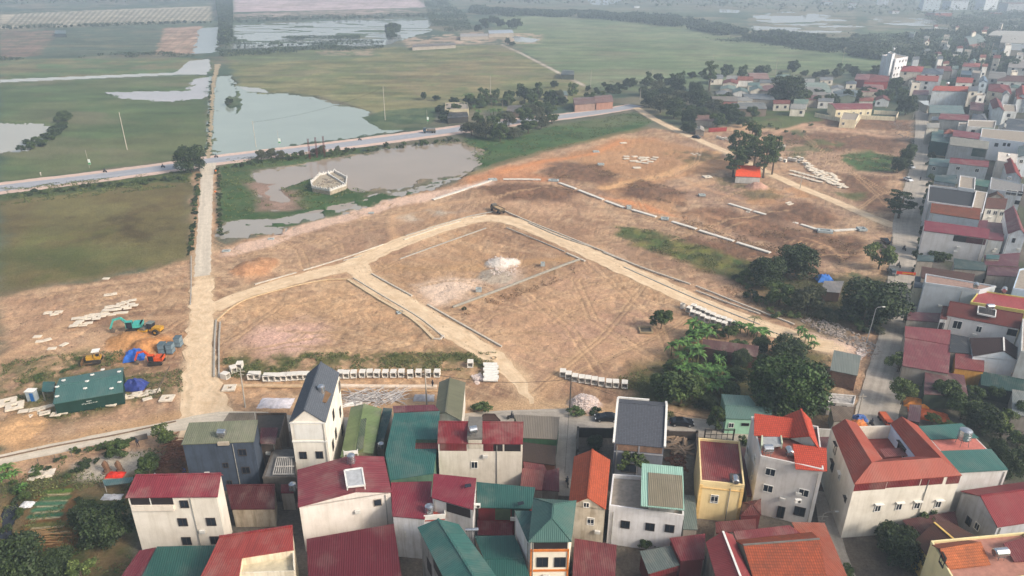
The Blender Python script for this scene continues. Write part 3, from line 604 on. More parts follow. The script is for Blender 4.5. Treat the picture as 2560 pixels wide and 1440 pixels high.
def roofparts(t,q,z,kind,rise,rm,wm,wf,th=.12,tt=.5,name='roof',ridge_cap=None):
 A,B,Cc,D=[zz(p,z)for p in q];up=Vector((0,0,0 if isinstance(rise,(tuple,list))else rise));m=MB();gb=None
 wa,wb,wc,wd=wf
 if kind=='gx':
  R0=A.lerp(D,tt)+up;R1=B.lerp(Cc,tt)+up;m.slab([A,B,R1,R0],th);m.slab([Cc,D,R0,R1],th)
  gb=MB();r0=wa.lerp(wd,tt);r1=wb.lerp(wc,tt);hz=z+rise-.18
  for a_,b_,r_,o_ in((wa,wd,r0,wb),(wb,wc,r1,wa)):
   i_=(o_-a_).normalized()*.2;pts=[zz(a_,z-.3),zz(b_,z-.3),zz(r_,hz)]
   gb=MB();gb.face(pts);gb.face([p+i_ for p in pts][::-1])
   for k in range(3):gb.face([pts[k],pts[(k+1)%3],pts[(k+1)%3]+i_,pts[k]+i_])
   gb.build('gable',wm,t)
  gb=None
  rd=(R0,R1)
 elif kind=='gy':
  R0=A.lerp(B,tt)+up;R1=D.lerp(Cc,tt)+up;m.slab([D,A,R0,R1],th);m.slab([B,Cc,R1,R0],th)
  gb=MB();r0=wa.lerp(wb,tt);r1=wd.lerp(wc,tt);hz=z+rise-.18
  for a_,b_,r_,o_ in((wa,wb,r0,wd),(wd,wc,r1,wa)):
   i_=(o_-a_).normalized()*.2;pts=[zz(a_,z-.3),zz(b_,z-.3),zz(r_,hz)]
   gb=MB();gb.face(pts);gb.face([p+i_ for p in pts][::-1])
   for k in range(3):gb.face([pts[k],pts[(k+1)%3],pts[(k+1)%3]+i_,pts[k]+i_])
   gb.build('gable',wm,t)
  gb=None
  rd=(R0,R1)
 elif kind in('hx','hy'):
  if kind=='hx':
   L=(B-A).length;W=(D-A).length;k=min(.45,W/2/L);M0=A.lerp(D,.5);M1=B.lerp(Cc,.5);R0=M0.lerp(M1,k)+up;R1=M0.lerp(M1,1-k)+up
   m.slab([A,B,R1,R0],th);m.slab([Cc,D,R0,R1],th);m.slab([D,A,R0],th);m.slab([B,Cc,R1],th)
  else:
   L=(D-A).length;W=(B-A).length;k=min(.45,W/2/L);M0=A.lerp(B,.5);M1=D.lerp(Cc,.5);R0=M0.lerp(M1,k)+up;R1=M0.lerp(M1,1-k)+up
   m.slab([D,A,R0,R1],th);m.slab([B,Cc,R1,R0],th);m.slab([A,B,R0],th);m.slab([Cc,D,R1],th)
  rd=(R0,R1)
  for e in(A,B)if kind=='hy' else(A,D):m.bar(e+Vector((0,0,.02)),R0+Vector((0,0,.02)),.14)
  for e in(Cc,D)if kind=='hy' else(B,Cc):m.bar(e+Vector((0,0,.02)),R1+Vector((0,0,.02)),.14)
 elif kind=='shed':
  pts=[p+Vector((0,0,r))for p,r in zip((A,B,Cc,D),rise)];m.slab(pts,th);rd=None
  gb=MB();h=[z+r-th-.02 for r in rise];hi=[zz(p,x)for p,x in zip(wf,h)];lo=[zz(p,z-.3)for p in wf]
  for i in range(4):
   j=(i+1)%4;gb.face([lo[i],lo[j],hi[j],hi[i]])
 m.uvname=1
 r=m.build(name,rm,t)
 if rd:c_=MB();c_.bar(rd[0]+Vector((0,0,.03)),rd[1]+Vector((0,0,.03)),.28,.1);c_.build('ridge_cap',ridge_cap or rm,r,off=t['_w'])
 if gb:gb.build('eaves_wall',wm,t)
 return r
def window(t,a,b,out,c,w_,h_,style='w',hood=False,name='window'):
 e=(b-a).normalized();e.z=0;e.normalize();n=out;c=Vector(c)
 fr=MB();k=.09
 def B_(du,dz,sw,sh,d,dn):fr_=c+e*du+Vector((0,0,dz))+n*dn;q=Matrix((e,n,Vector((0,0,1)))).transposed();cur.box(fr_,(sw,d,sh),tilt=q)
 cur=fr
 for s_ in(-1,1):B_(s_*(w_/2+k/2),0,k,h_+2*k,.16,.02)
 for s_ in(-1,1):B_(0,s_*(h_/2+k/2),w_,k,.16,.02)
 if style!='n':B_(0,0,.06,h_,.1,.02)
 if style=='g':
  for i in(-.33,.33):B_(0,i*h_,w_,.05,.1,.02)
 if hood:B_(0,h_/2+.28,w_+.5,.08,.5,.2)
 mt=WHITE()if style in('w','g')else plain((60,52,48),.6)if style=='d' else plain((150,140,128),.8)
 f=fr.build(name,mt,t);cur=MB();B_(0,0,w_,h_,.06,-.0)
 cur.build('pane',GLASS(),f,off=t['_w']);return f
SPEC=[]
def house(name,label,q,z,roof='flat',rise=1.0,rm=None,wall=CREAM,ov=.3,wins=(),tt=.5,para=.6,bands=(),cat=None,group=None,z0=0,auto=None,dirt=.3,wm=None,fl=None,style='w',th=.12,wsz=(1.1,1.3),hood=False,legs=False,capm=None,drop=0):
 if len(q)==3:A,B,D=PP(q,z);Cc=B+(D-A)
 else:A,B,Cc,D=PP(q,z)
 Q=[A,B,Cc,D];cx=sum((p for p in Q),Vector())/4;base=Vector((cx.x,cx.y,z0))
 t=thing(name,label,cat or name.replace('_',' ').split(' ')[-1],base,group)
 wm=wm or wallm(wall,dirt);wf=inset(Q,ov if roof!='flat' else 0)
 if legs:
  for p in wf:lg=MB();lg.bar(zz(p,z0),zz(p,z-.1),.14);lg.build('post',plain((110,108,104)),t)
 else:
  m=MB();m.prism([(p.x,p.y)for p in wf],z0,z-drop-(.1 if roof!='flat' else 0));m.build('wall',wm,t)
 if roof=='flat':
  q2=inset(Q,.2);m=MB();m.slab([zz(p,z-drop+.03)for p in q2],.05)
  m.build('roof_terrace',fl or plain((150,140,128),.9),t)
  if para>0 or drop:
   m=MB();o_=inset(Q,-.04);i_=inset(Q,.18)
   for k in range(4):
    j=(k+1)%4;a0,a1,b0,b1=o_[k],o_[j],i_[k],i_[j]
    for lo,hi in((z-drop-.15,z+para),):
     m.face([zz(a0,lo),zz(a1,lo),zz(a1,hi),zz(a0,hi)]);m.face([zz(b1,lo),zz(b0,lo),zz(b0,hi),zz(b1,hi)]);m.face([zz(a0,hi),zz(a1,hi),zz(b1,hi),zz(b0,hi)]);m.face([zz(a1,lo),zz(a0,lo),zz(b0,lo),zz(b1,lo)])
   m.build('parapet',wm,t)
 else:roofparts(t,Q,z,roof,rise,rm or metalroof(RED),wm,wf,th=th,tt=tt,ridge_cap=capm)
 F={'f':(wf[0],wf[1]),'r':(wf[1],wf[2]),'b':(wf[2],wf[3]),'l':(wf[3],wf[0])}
 def outn(a,b):e=(b-a).normalized();return Vector((e.y,-e.x,0))if(Vector((e.y,-e.x,0))).dot((a+b)/2-cx)>0 else Vector((-e.y,e.x,0))
 t_=t
 for wd in wins:
  fc,px,py=wd[:3];w_,h_=wd[3:5]if len(wd)>4 else wsz;st=wd[5]if len(wd)>5 else style
  a,b=F[fc];p=rayplane(px,py,a,b);u=(p-a).dot((b-a).normalized());L=(b-a).length
  if u<w_/2-.2 or u>L-w_/2+.2 or p.z<h_/2:continue
  if p.z>z+max(0,rise if not isinstance(rise,(list,tuple))else 0):continue
  window(t,a,b,outn(a,b),p,w_,h_,st,hood)
 for bd in bands:
  fc,u0,u1,z0_,z1_,mt=bd[:6];pr=bd[6]if len(bd)>6 else.05;nm=bd[7]if len(bd)>7 else 'cladding'
  a,b=F[fc];e=(b-a);L=e.length;e=e/L;n=outn(a,b);m=MB()
  if u0<=1.5 and u1<=1.5:u0*=L;u1*=L
  cc=a+e*((u0+u1)/2)+n*(pr/2-.02);q_=Matrix((e,n,Vector((0,0,1)))).transposed();m.box((cc.x,cc.y,(z0_+z1_)/2),(u1-u0,pr+.04,z1_-z0_),tilt=q_);m.build(nm,mt,t)
 if auto:
  ns,sp,faces=auto
  for fc in faces:
   a,b=F[fc];L=(b-a).length;n_=max(1,int(L/sp));sh=(z-z0)/ns
   for s_ in range(ns):
    for k in range(n_):
     if(k*7+s_*3+int(L*10))%5==0:continue
     u=L*(k+.5)/n_;p=a+(b-a).normalized()*u;window(t,a,b,outn(a,b),(p.x,p.y,z0+sh*(s_+.55)),*wsz,style,False)
 if z>5.5 and z0==0 and cx.y<230 and not legs:
  rr=random.Random(int(cx.x*7));a,b=F['f'];n=outn(a,b);e=(b-a).normalized();u=(b-a).length*rr.choice([.06,.94,.7]);p=a+e*u+n*.09;m=MB();m.tube([(p.x,p.y,.2),(p.x,p.y,z-.4)],.06,6);m.build('drain_pipe',plain((150,148,142),.7),t)
  for k in range(rr.randint(0,2)):
   p=a+e*(b-a).length*rr.uniform(.15,.85)+n*.2;zk=rr.uniform(2.5,z-1.6);m=MB();m.box((p.x,p.y,zk),(.8,.32,.5),math.atan2(e.y,e.x));m.build('wall_unit',plain((206,204,198),.6),t)
 t['_f']=1;house.last=(t,wf,z,Q);return t
SHADE=plain((44,36,36),.8);CLR=metalroof((136,40,44),.25);CLT=metalroof((40,92,84),.3)  # near-black panels on the walls paint the shade inside recesses and openings
CU=lambda w:(w,)
t=house('tall_house','white rendered house with red sheet roof and corner loggia beside the vegetable plots',[(312,1244),(544,1242),(558,1187),(349,1192)],10.4,'gx',1.0,metalroof((152,48,60)),CREAM,.25,tt=.8,dirt=.15,
wins=[('f',461,1260,1.0,1.15,'d'),('f',457,1305,1.15,1.25,'d'),('f',528,1304,1.15,1.25,'d'),('f',467,1352,1.15,1.25,'d'),('f',538,1350,1.15,1.25,'d')],
bands=[('f',.02,.50,8.9,10.1,SHADE,.03,'loggia_shade_panel'),('f',.02,.5,8.0,8.9,wallm((226,214,200),.15),.3,'parapet'),('f',.24,.25,8.9,10.1,WHITE(),.08,'post')])
house('house','dark slate-blue painted house with two olive roof sheets beside the rubble heap',[(453,1111),(635,1104),(647,1061),(475,1068)],9.6,'shed',(0,0,.9,.9),metalroof(OLIVE2),wall=(70,80,96),ov=.15,dirt=.35,
wins=[('f',606,1131,1.1,1.1,'d'),('f',564,1163,.7,.8,'d'),('f',615,1175,1.1,1.1,'d'),('f',574,1207,.7,.8,'d')],bands=[('f',.5,.66,9.2,9.75,plain((170,158,140)),.35,'water_tank_shelf')])
house('house','low brown-roofed block behind the dark blue house',[(548,1068),(640,1062),(636,1034),(573,1034)],8.6,'shed',(0,0,.2,.2),metalroof((112,100,82)),wall=(110,100,92),ov=.1)
house('unfinished_house','unfinished concrete house with dark stained flat roof and a red sheet patch',[(642,1098),(700,1100),(716,1036),(640,1036)],6.6,'flat',wall=(118,104,92),para=.35,dirt=.6,fl=plain((78,74,70),.9),cat='house')
t=house('unfinished_house','bare grey concrete frame with open grid floor beside the tall white gabled house',[(657,1196),(741,1196),(738,1120),(684,1122)],4.6,'flat',wall=(96,90,84),para=.25,dirt=.6,fl=plain((110,108,106),.9),cat='house')
wf=house.last[1];m=MB()
for i in range(9):a=wf[0].lerp(wf[1],.3+i*.07);b=wf[3].lerp(wf[2],.3+i*.07);m.bar(zz(a.lerp(b,.05),5.0),zz(a.lerp(b,.62),5.0),.12)
for i in(.05,.3,.6):a=wf[0].lerp(wf[3],i);b=wf[1].lerp(wf[2],i);m.bar(zz(a.lerp(b,.3),5.13),zz(a.lerp(b,.95),5.13),.14)
m.build('roof_beam_grid',plain((176,172,166)),t)
house('shed','small dark red sheet roof beside the unfinished frame',[(650,1108),(688,1109),(696,1070),(652,1070)],7.0,'shed',(0,0,.1,.1),metalroof(MAR,dirt=.5),wall=CNC,ov=.1,z0=6.7)
t=house('tall_house','tall narrow white house with slate-grey gable roof and a water tank sunk in it',[(722,1056),(814,1056),(849,932),(768,934)],12.6,'gy',2.3,tileroof((92,100,110),.34,.05),(230,224,212),.12,tt=.47,dirt=.15,
wins=[('f',758,1138,1.0,1.2,'d'),('f',799,1137,1.0,1.2,'d'),('r',833,1037,1.0,1.6,'d'),('r',850,1029,1.0,1.6,'d'),('r',839,1084,1.0,1.6,'d'),('r',855,1073,1.0,1.9,'d'),('r',832,1112,1.0,1.6,'d'),('r',848,965,1.3,1.9,'n')],
bands=[('f',-.01,1.01,12.35,12.6,WHITE(),.14,'cornice'),('f',-.01,1.01,8.8,9.05,WHITE(),.14,'string_course'),('f',.1,.9,9.4,12.1,wallm((222,220,214),.15),.05,'wall_panel')])
h4=house.last
a,b,c_,d=PP([(800,1003),(815,1006),(828,984),(804,970)],13.5);m=MB();m.slab([a,b,c_,d],.1);m.build('roof_opening',plain((126,98,70)),t)
house('long_shed','olive-green ribbed gabled shed between the tall white house and the teal roof',[(851,1142),(933,1134),(955,1022),(877,1018)],4.6,'gy',.9,metalroof((112,134,78),.4),wall=(140,140,110),ov=.15,tt=.45,cat='shed',wins=())
t=house('roof_monitor','narrow raised olive vent roof along the green gabled shed',[(890,1128),(908,1122),(917,1046),(903,1048)],5.7,'shed',(0,.15,.15,0),metalroof((84,104,74)),wall=(120,130,84),ov=.05,z0=5.1,cat='roof')
house('shed','narrow dark teal lean-to roof beside the olive shed',[(939,1104),(959,1106),(981,1021),(958,1019)],4.0,'shed',(0,0,0,0),metalroof((46,84,82),dirt=.4),wall=CNC,ov=.1)
def polyroof(name,label,px,z,rm,wall,cat,zs=None,ov=.1,rmname='roof',wm=None,z0=0,th=.14):
 pts=PP(px,z);zs=zs or[0]*len(px);cx=sum(pts,Vector())/len(pts);t=thing(name,label,cat,(cx.x,cx.y,z0))
 w_=inset(pts,ov);m=MB()
 a=sum(pts[i].x*pts[(i+1)%len(pts)].y-pts[(i+1)%len(pts)].x*pts[i].y for i in range(len(pts)))
 m.prism([(p.x,p.y)for p in w_],z0,z-.15,top=True);m.build('wall',wm or wallm(wall),t)
 m=MB();m.slab([zz(p,z+dz)for p,dz in zip(pts,zs)],th);m.build(rmname,rm,t);return t
t=polyroof('workshop','large flat teal sheet roof with a square red terrace notch cut in it',[(975,1200),(1084,1183),(1092,1122),(1037,1122),(1040,1098),(1094,1098),(1100,1027),(985,1033),(963,1134)],7.0,metalroof(TEAL,.3,.18),(90,120,100),'workshop')
a=PP([(1036,1124),(1096,1124),(1096,1097),(1038,1097)],6.2);m=MB();m.slab(a,.2);m.build('terrace_floor',tileroof((170,92,84),.4,.05),t)
house('shed','dusky red sheet roof strip behind the large teal roof',[(984,1031),(1098,1026),(1086,1014),(982,1017)],6.6,'shed',(0,0,.2,.2),metalroof((118,56,66)),wall=CNC,ov=.05)
t=house('house','broad white house with wide crimson roof, skylight and a tank in the roof gap',[(745,1268),(979,1230),(960,1141),(743,1174)],8.4,'gy',1.1,metalroof((148,56,66),.42),(222,214,206),.15,tt=.62,dirt=.15,wins=[('f',944,1256,1.0,1.1,'n')])
a=PP([(868,1218),(912,1213),(905,1170),(861,1176)],9.9);m=MB();m.slab(a,.12);m.build('skylight',plain((176,178,180),.3),t)
m=MB();[m.bar(a[i],a[(i+1)%4],.22,.2)for i in range(4)];[m.bar(zz(a[i],8.6),a[i],.12)for i in range(4)];m.build('skylight_frame',WHITE(),t)
a=PP([(864,1176),(900,1171),(895,1139),(861,1142)],9.2);m=MB();m.slab(a,.5);m.build('roof_gap_floor',plain((120,116,112)),t)
m=MB();m.bar(zz(a[3],9.2),zz(a[3],10.4),.1);m.bar(zz(a[2],9.2),zz(a[2],10.4),.1);m.bar(zz(a[3],9.9),zz(a[2],9.9),.1,.6);m.build('parapet',WHITE(),t)
house('annex','dark crimson lower roof in front of the broad white house',[(772,1470),(1004,1440),(985,1316),(767,1354)],5.6,'shed',(0,0,.5,.5),metalroof((108,30,40),.3,.15),wall=CREAM,ov=.1,cat='roof annex')
t=polyroof('house','bright orange-red L-shaped roof around a cream balcony at the bottom edge',[(480,1480),(592,1480),(605,1394),(734,1374),(731,1316),(548,1343),(518,1408)],7.6,metalroof((170,60,52),.3,.25),(226,214,190),'house')
a=PP([(600,1444),(738,1440),(734,1384),(607,1402)],6.2);m=MB();m.slab(a,.3);m.build('balcony_floor',plain((196,186,160)),t);m=MB()
for i,(p,q_)in enumerate(zip(a,a[1:]+a[:1])):m.bar(p+Vector((0,0,.45)),q_+Vector((0,0,.45)),.14,.9)
m.build('balustrade',wallm((230,222,204)),t)
m=MB();m.bar(zz(PP([(548,1343)],7.6)[0],7.72),zz(PP([(731,1316)],7.6)[0],7.72),.3,.12);m.build('ridge_cap',metalroof((160,44,44)),t)
polyroof('shed','deep green sheet roof in front of the white house with the loggia',[(330,1500),(500,1470),(541,1363),(393,1366),(350,1450)],4.8,metalroof((38,92,84),.3,.15),CNC,'shed')
polyroof('shed','narrow dark red roof strip left of the deep green roof',[(270,1500),(335,1500),(390,1368),(348,1376),(310,1430)],4.6,metalroof((126,42,54)),CNC,'shed')
house('shed','long dull maroon roof between the white loggia house and the crimson house',[(578,1273),(687,1272),(689,1218),(566,1220)],3.6,'gx',.9,metalroof((92,34,34),.3),wall=(176,164,146),ov=.15,tt=.9,dirt=.6)
house('shed','little crimson roof beside the water tank behind the crimson house',[(702,1232),(735,1232),(731,1211),(702,1212)],3.4,'shed',(0,0,.1,.1),metalroof(RED2),wall=CNC,ov=.05)
t=house('house','cream three-storey house with twin crimson roof pieces and a tank between them',[(1093,1108),(1307,1110),(1309,1056),(1098,1054)],9.4,'gx',.9,metalroof((146,42,48),.25),(220,212,198),.12,tt=.78,dirt=.16,wins=[('f',1186,1162,.9,1.2,'w')],
bands=[('f',.02,.34,7.9,9.2,CLR,.05),('f',.54,.66,7.9,9.2,CLR,.05),('f',.66,.77,7.9,9.2,SHADE,.03,'attic_shade_panel'),('f',.79,.985,7.9,9.2,SHADE,.03,'attic_shade_panel'),('f',.36,.52,8.4,9.95,wallm((206,196,180),.4),.1,'wall_panel')])
a=PP([(1168,1106),(1206,1107),(1206,1054),(1172,1053)],9.45);m=MB();m.slab([p+Vector((0,0,.95))for p in a],.9);m.build('tank_bay',plain((112,108,102)),t)
t=polyroof('house','wide crimson flat roof with small red-tiled terrace left of the green lane roofs',[(981,1290),(1062,1297),(1066,1268),(1112,1270),(1112,1246),(1076,1242),(1080,1203),(977,1206)],7.6,metalroof((146,40,56),.32,.15),(206,206,208),'house')
a=PP([(1060,1300),(1112,1296),(1114,1264),(1064,1266)],6.9);m=MB();m.slab(a,.3);m.build('terrace_floor',plain((170,76,62)),t)
m=MB();[m.bar(p+Vector((0,0,.4)),q_+Vector((0,0,.4)),.15,.8)for p,q_ in((a[0],a[1]),(a[1],a[2]))];m.build('parapet',WHITE(),t)
house('house','crimson sheet roof over a dark open loft above the terrace tank',[(1079,1244),(1183,1274),(1191,1199),(1084,1188)],9.4,'shed',(0,0,.3,.3),metalroof((144,40,56),.32,.12),(204,202,202),.12,bands=[('f',.35,.95,7.6,9.1,SHADE,.03,'loft_shade_panel'),('r',.05,.3,7.6,9.0,SHADE,.03,'loft_shade_panel')])
house('house','white wall block under the crimson terrace roof',[(985,1302),(1110,1308),(1112,1270),(982,1285)],6.4,'flat',wall=(214,214,218),para=0,cat='house')
house('house','teal roof strip over a curtained veranda in the middle of the near row',[(1193,1268),(1329,1272),(1338,1225),(1191,1211)],6.0,'shed',(0,0,.5,.5),metalroof((46,100,92),.3,.2),(120,40,44),.2,bands=[('f',.02,.3,3.6,5.7,plain((96,30,34)),.05,'curtain'),('f',.32,.62,3.6,5.7,plain((70,84,62)),.05,'curtain'),('f',.64,.98,3.6,5.7,plain((44,66,56)),.05,'curtain')])
house('shed','dark red sheet roof below the curtained veranda',[(1193,1337),(1281,1339),(1281,1296),(1193,1294)],3.2,'shed',(0,0,.2,.2),metalroof((112,30,40)),CNC,.1)
t=house('house','grey-walled house with long teal gabled roof running to the bottom edge',[(1122,1470),(1262,1470),(1147,1310),(1044,1318)],8.6,'gy',1.2,metalroof((52,108,100),.3,.18),(150,148,146),.25,tt=.5,dirt=.5,bands=[('l',.45,.92,6.2,8.2,SHADE,.03,'loggia_shade_panel'),('l',.2,.36,3.4,5.6,SHADE,.03,'doorway_shade_panel')])
house('shed','broad teal roof beside the grey house with the long gable',[(1236,1470),(1334,1470),(1287,1338),(1186,1340)],4.8,'gx',.4,metalroof((40,96,88),.3,.18),CNC,.1,tt=.5)
t=house('tall_house','cream house with orange bands under a grey-green hipped roof at the bottom',[(1321,1355),(1429,1354),(1441,1252),(1333,1245)],9.8,'hy',1.5,metalroof((66,108,100),.26,.15),(236,226,208),.3,dirt=.1,
wins=[('f',1356,1405,1.35,1.5,'d'),('f',1400,1405,1.35,1.5,'d')],bands=[('f',0,1,7.9,8.25,plain((206,120,54)),.12,'orange_band'),('f',-.01,.035,0,8.3,plain((206,120,54)),.12,'orange_pilaster'),('f',.965,1.01,0,8.3,plain((206,120,54)),.12,'orange_pilaster'),('f',.04,.96,8.3,9.6,SHADE,.03,'loggia_shade_panel'),('f',0,1,4.4,4.7,plain((206,120,54)),.12,'orange_band')])
house('annex','small teal lean-to roof left of the orange-banded house',[(1318,1352),(1330,1358),(1334,1280),(1286,1279)],8.4,'shed',(0,0,.2,.2),metalroof((56,100,94)),(222,222,222),.1,cat='roof annex')
house('house','long narrow house with bright orange tiled gable roof and weathered cream end wall',[(1421,1262),(1515,1274),(1526,1150),(1435,1141)],7.9,'gy',1.7,tileroof((184,78,44),.36,.1),(206,196,178),.15,dirt=.45,wins=[('f',1466,1262,.7,.75,'w'),('f',1476.5,1303,.9,1.2,'g')])
house('shed','maroon sheet roof in front of the orange-tiled gable house',[(1429,1470),(1537,1470),(1541,1370),(1436,1354)],3.6,'shed',(0,0,.6,.6),metalroof((124,52,56),.3,.3),(120,90,80),.1)
t=house('tall_house','tall grey house with charcoal tiled roof, white verges and open brick attic',[(1534,1108),(1662,1119),(1665,1006),(1545,996)],9.6,'gx',1.6,tileroof((84,88,98),.33,.05),(112,116,126),.12,tt=.72,dirt=.2,wins=[('f',1574,1170,2.4,1.5,'d')],
bands=[('f',.03,.49,8.3,9.4,brickm((150,110,84)),.04,'brick_infill'),('f',.52,.97,8.3,9.4,brickm((150,110,84)),.04,'brick_infill'),('f',0,1,7.9,8.1,plain((150,150,154)),.1,'ledge'),('f',.49,.52,0,9.4,plain((140,140,144)),.1,'pier')])
Q=house.last[3];m=MB()
for a,d in((Q[0],Q[3]),(Q[1],Q[2])):r_=a.lerp(d,.72);m.bar(zz(a,9.75),zz(r_,11.35),.35,.25);m.bar(zz(r_,11.35),zz(d,9.75),.35,.25)
m.bar(zz(Q[3],9.8),zz(Q[2].lerp(Q[3],.35),9.8),.3,.3);m.build('verge',WHITE(),t)
t=house('house','white house with planted roof terrace below the mint-green canopy',[(1523,1272),(1708,1298),(1706,1206),(1532,1194)],6.6,'flat',wall=(224,222,222),para=.7,dirt=.2,wins=[('f',1563,1311,1.15,1.2,'d'),('f',1625,1317,1.15,1.2,'d'),('f',1674,1321,1.15,1.2,'d'),('f',1543,1362,.9,1.1,'d')])
polyroof('canopy','mint-green canopy with a tan sheet patch over the planted terrace',[(1602,1264),(1711,1275),(1707,1173),(1604,1163)],9.0,metalroof((150,196,176),.3,.1),(150,150,146),'canopy',z0=6.7,zs=(0,0,.4,.4),ov=1.2)
a=PP([(1620,1264),(1708,1272),(1705,1194),(1620,1186)],9.0);m=MB();m.slab([zz(p,9.06+dz)for p,dz in zip(a,(0.01,.01,.34,.34))],.05);m.build('roof_patch',metalroof((138,126,100),.3,.2),bpy.data.objects['canopy'])
t=house('house','pale yellow house with grey parapet round a flat brick-red roof',[(1751,1207),(1860,1218),(1848,1109),(1746,1100)],6.9,'flat',wall=YEL,para=.45,dirt=.12,fl=metalroof((146,52,52),.3,.25),wins=[('f',1786,1247,1.0,1.4,'g')],bands=[('f',-.005,1.005,6.0,6.15,plain((214,178,118)),.12,'string_course'),('f',-.01,.06,0,6.6,plain((224,188,122)),.08,'pilaster'),('f',.94,1.01,0,6.6,plain((224,188,122)),.08,'pilaster')])
a=PP([(1825,1214),(1856,1217),(1853,1184),(1825,1183)],7.0);m=MB();m.slab(a,.04);m.build('tank_well',plain((70,66,64)),t)
t=house('tall_house','tall grey-white house with bright orange tiled wings round a red roof terrace',[(1901,1146),(2057,1180),(2044,1072),(1878,1047)],10.4,'flat',wall=(212,208,204),para=.5,dirt=.18,fl=plain((150,92,80),.8),
wins=[('f',1926,1180,1.3,1.2),('f',1920,1221,1.3,1.2),('f',2009,1232,1.3,1.2),('f',1999,1278,1.4,1.5,'d'),('f',1952,1280,.9,2.0,'d'),('l',1870,1127,.9,1.3),('l',1888,1149,.9,1.3),('l',1881,1190,.9,1.3)])
def wing(t,q,z,kind,rise,rm,wm,tt=.5,name='roof_wing'):
 Q=PP(q,z);return roofparts(t,Q,z,kind,rise,rm,wm,inset(Q,.2),tt=tt,name=name)
OT=tileroof((200,68,44),.4,.04)
wing(t,[(1885,1088),(1975,1094),(2000,1060),(1884,1045)],11.2,'shed',(0,0,.9,.9),OT,wallm((206,210,180)))
wing(t,[(1975,1094),(2051,1128),(2027,1048),(1955,1042)],11.2,'gy',1.8,OT,wallm((206,202,196)),.6)
wing(t,[(1989,1172),(2068,1178),(2064,1132),(1979,1121)],10.7,'shed',(0,0,.9,.9),OT,wallm((206,202,196)))
m=MB();a=PP([(1904,1118),(1955,1112),(1952,1092),(1905,1092)],11.4);m.slab(a,.3);m.build('stair_roof',plain((150,152,154)),t);m=MB();m.bar(zz(a[0],11.2),zz(a[3],11.2),.2,1.0);m.bar(zz(a[1],11.2),zz(a[2],11.2),.2,1.0);m.build('stair_wall',wallm((196,206,180)),t)
zU=10.4;wU=wallm((220,212,196),.25)
t=house('large_house','large pale house with brick-red U-shaped roof round a sunken terrace',[(2138,1207),(2402,1188),(2290,1062),(2079,1068)],zU,'flat',drop=2.4,wall=(222,216,204),para=0,dirt=.18,fl=plain((150,78,70),.8),style='w',hood=True,cat='house',
wins=[('f',2194,1270,.8,1.15),('f',2247,1266,.8,1.15),('f',2292,1263,.8,1.15),('f',2345,1260,.8,1.15),('l',2089,1123,.9,1.5,'d'),('l',2081,1166,.9,1.4,'d'),('l',2099,1192,.6,1),('l',2114,1250,.4,.6,'d')],
bands=[('f',0,.3,8.9,10.35,CLR,.07),('f',.305,.62,9.05,10.35,CLR,.06),('f',.63,.84,9.05,10.35,CLR,.07),('f',.84,.875,9.05,10.35,SHADE,.03,'opening_shade_panel'),('f',.875,1,8.95,10.35,CLR,.07)])
RU=metalroof((172,66,44),.24,.12)
def facet(t,px,zs,rm,name='roof_slope'):
 pts=[P(x,y,z)for(x,y),z in zip(px,zs)];m=MB();m.slab(pts,.12);return m.build(name,rm,t)
e,r=zU+.05,zU+1.9
facet(t,[(2136,1210),(2405,1188),(2353,1144),(2180,1156)],(e,e,r,r),RU)
facet(t,[(2079,1069),(2136,1210),(2180,1156),(2113,1047)],(e,e,r,r),RU)
facet(t,[(2113,1047),(2180,1156),(2206,1148),(2142,1057)],(r,r,e+.3,e+.3),RU)
facet(t,[(2180,1156),(2353,1144),(2290,1141),(2206,1148)],(r,r,e+.3,e+.3),RU)
facet(t,[(2353,1144),(2254,1041),(2226,1058),(2290,1141)],(r,r,e+.3,e+.3),RU)
facet(t,[(2353,1144),(2405,1188),(2294,1063),(2254,1041)],(r,e,e,r),RU)
for q_,c_ in(([(2228,1058),(2291,1140)],(186,202,226)),([(2144,1060),(2207,1146)],(214,204,190)),([(2207,1148),(2290,1142)],(196,190,184))):
 a,b=P(*q_[0],e+.3),P(*q_[1],e+.3);m=MB();m.bar(zz(a,9.3),zz(b,9.3),.2,2.4);m.build('courtyard_wall',wallm(c_,.12),t)
a,b=P(2228,1058,e+.3),P(2291,1140,e+.3);n_=Vector(((b-a).y,-(b-a).x,0)).normalized();n_=n_ if n_.x<0 else-n_;c_=a.lerp(b,.55)+n_*.12;window(t,a,b,n_,(c_.x,c_.y,9.1),2.0,1.2,'d',True)
a=PP([(2212,1142),(2288,1138),(2266,1118),(2198,1122)],9.4);m=MB();m.slab(a,.1);m.build('porch_roof',metalroof((150,78,72)),t)
t=house('house','house with teal roof sheets round a pink terrace and striped water tank',[(2396,1181),(2520,1174),(2405,1060),(2297,1066)],8.6,'flat',wall=(206,206,204),para=0,dirt=.2,fl=plain((186,112,100),.8))
for q_ in([(2397,1181),(2521,1174),(2478,1122),(2350,1127)],[(2327,1098),(2447,1094),(2405,1058),(2296,1065)]):facet(t,q_,(8.9,8.9,9.3,9.3),metalroof((58,112,104),.3,.15),'roof')
house('house','grey-white gabled house with crimson roof at the right edge below the U-shaped roof',[(2494,1318),(2600,1300),(2570,1206),(2401,1227)][0:1]+[(2640,1296),(2590,1200),(2401,1227)],5.8,'gx',2.0,metalroof((146,38,44),.28,.12),(176,178,184),.2,tt=.55,wins=[('l',2422,1303,.8,1.2,'d'),('l',2443,1316,.8,1.1,'w')])
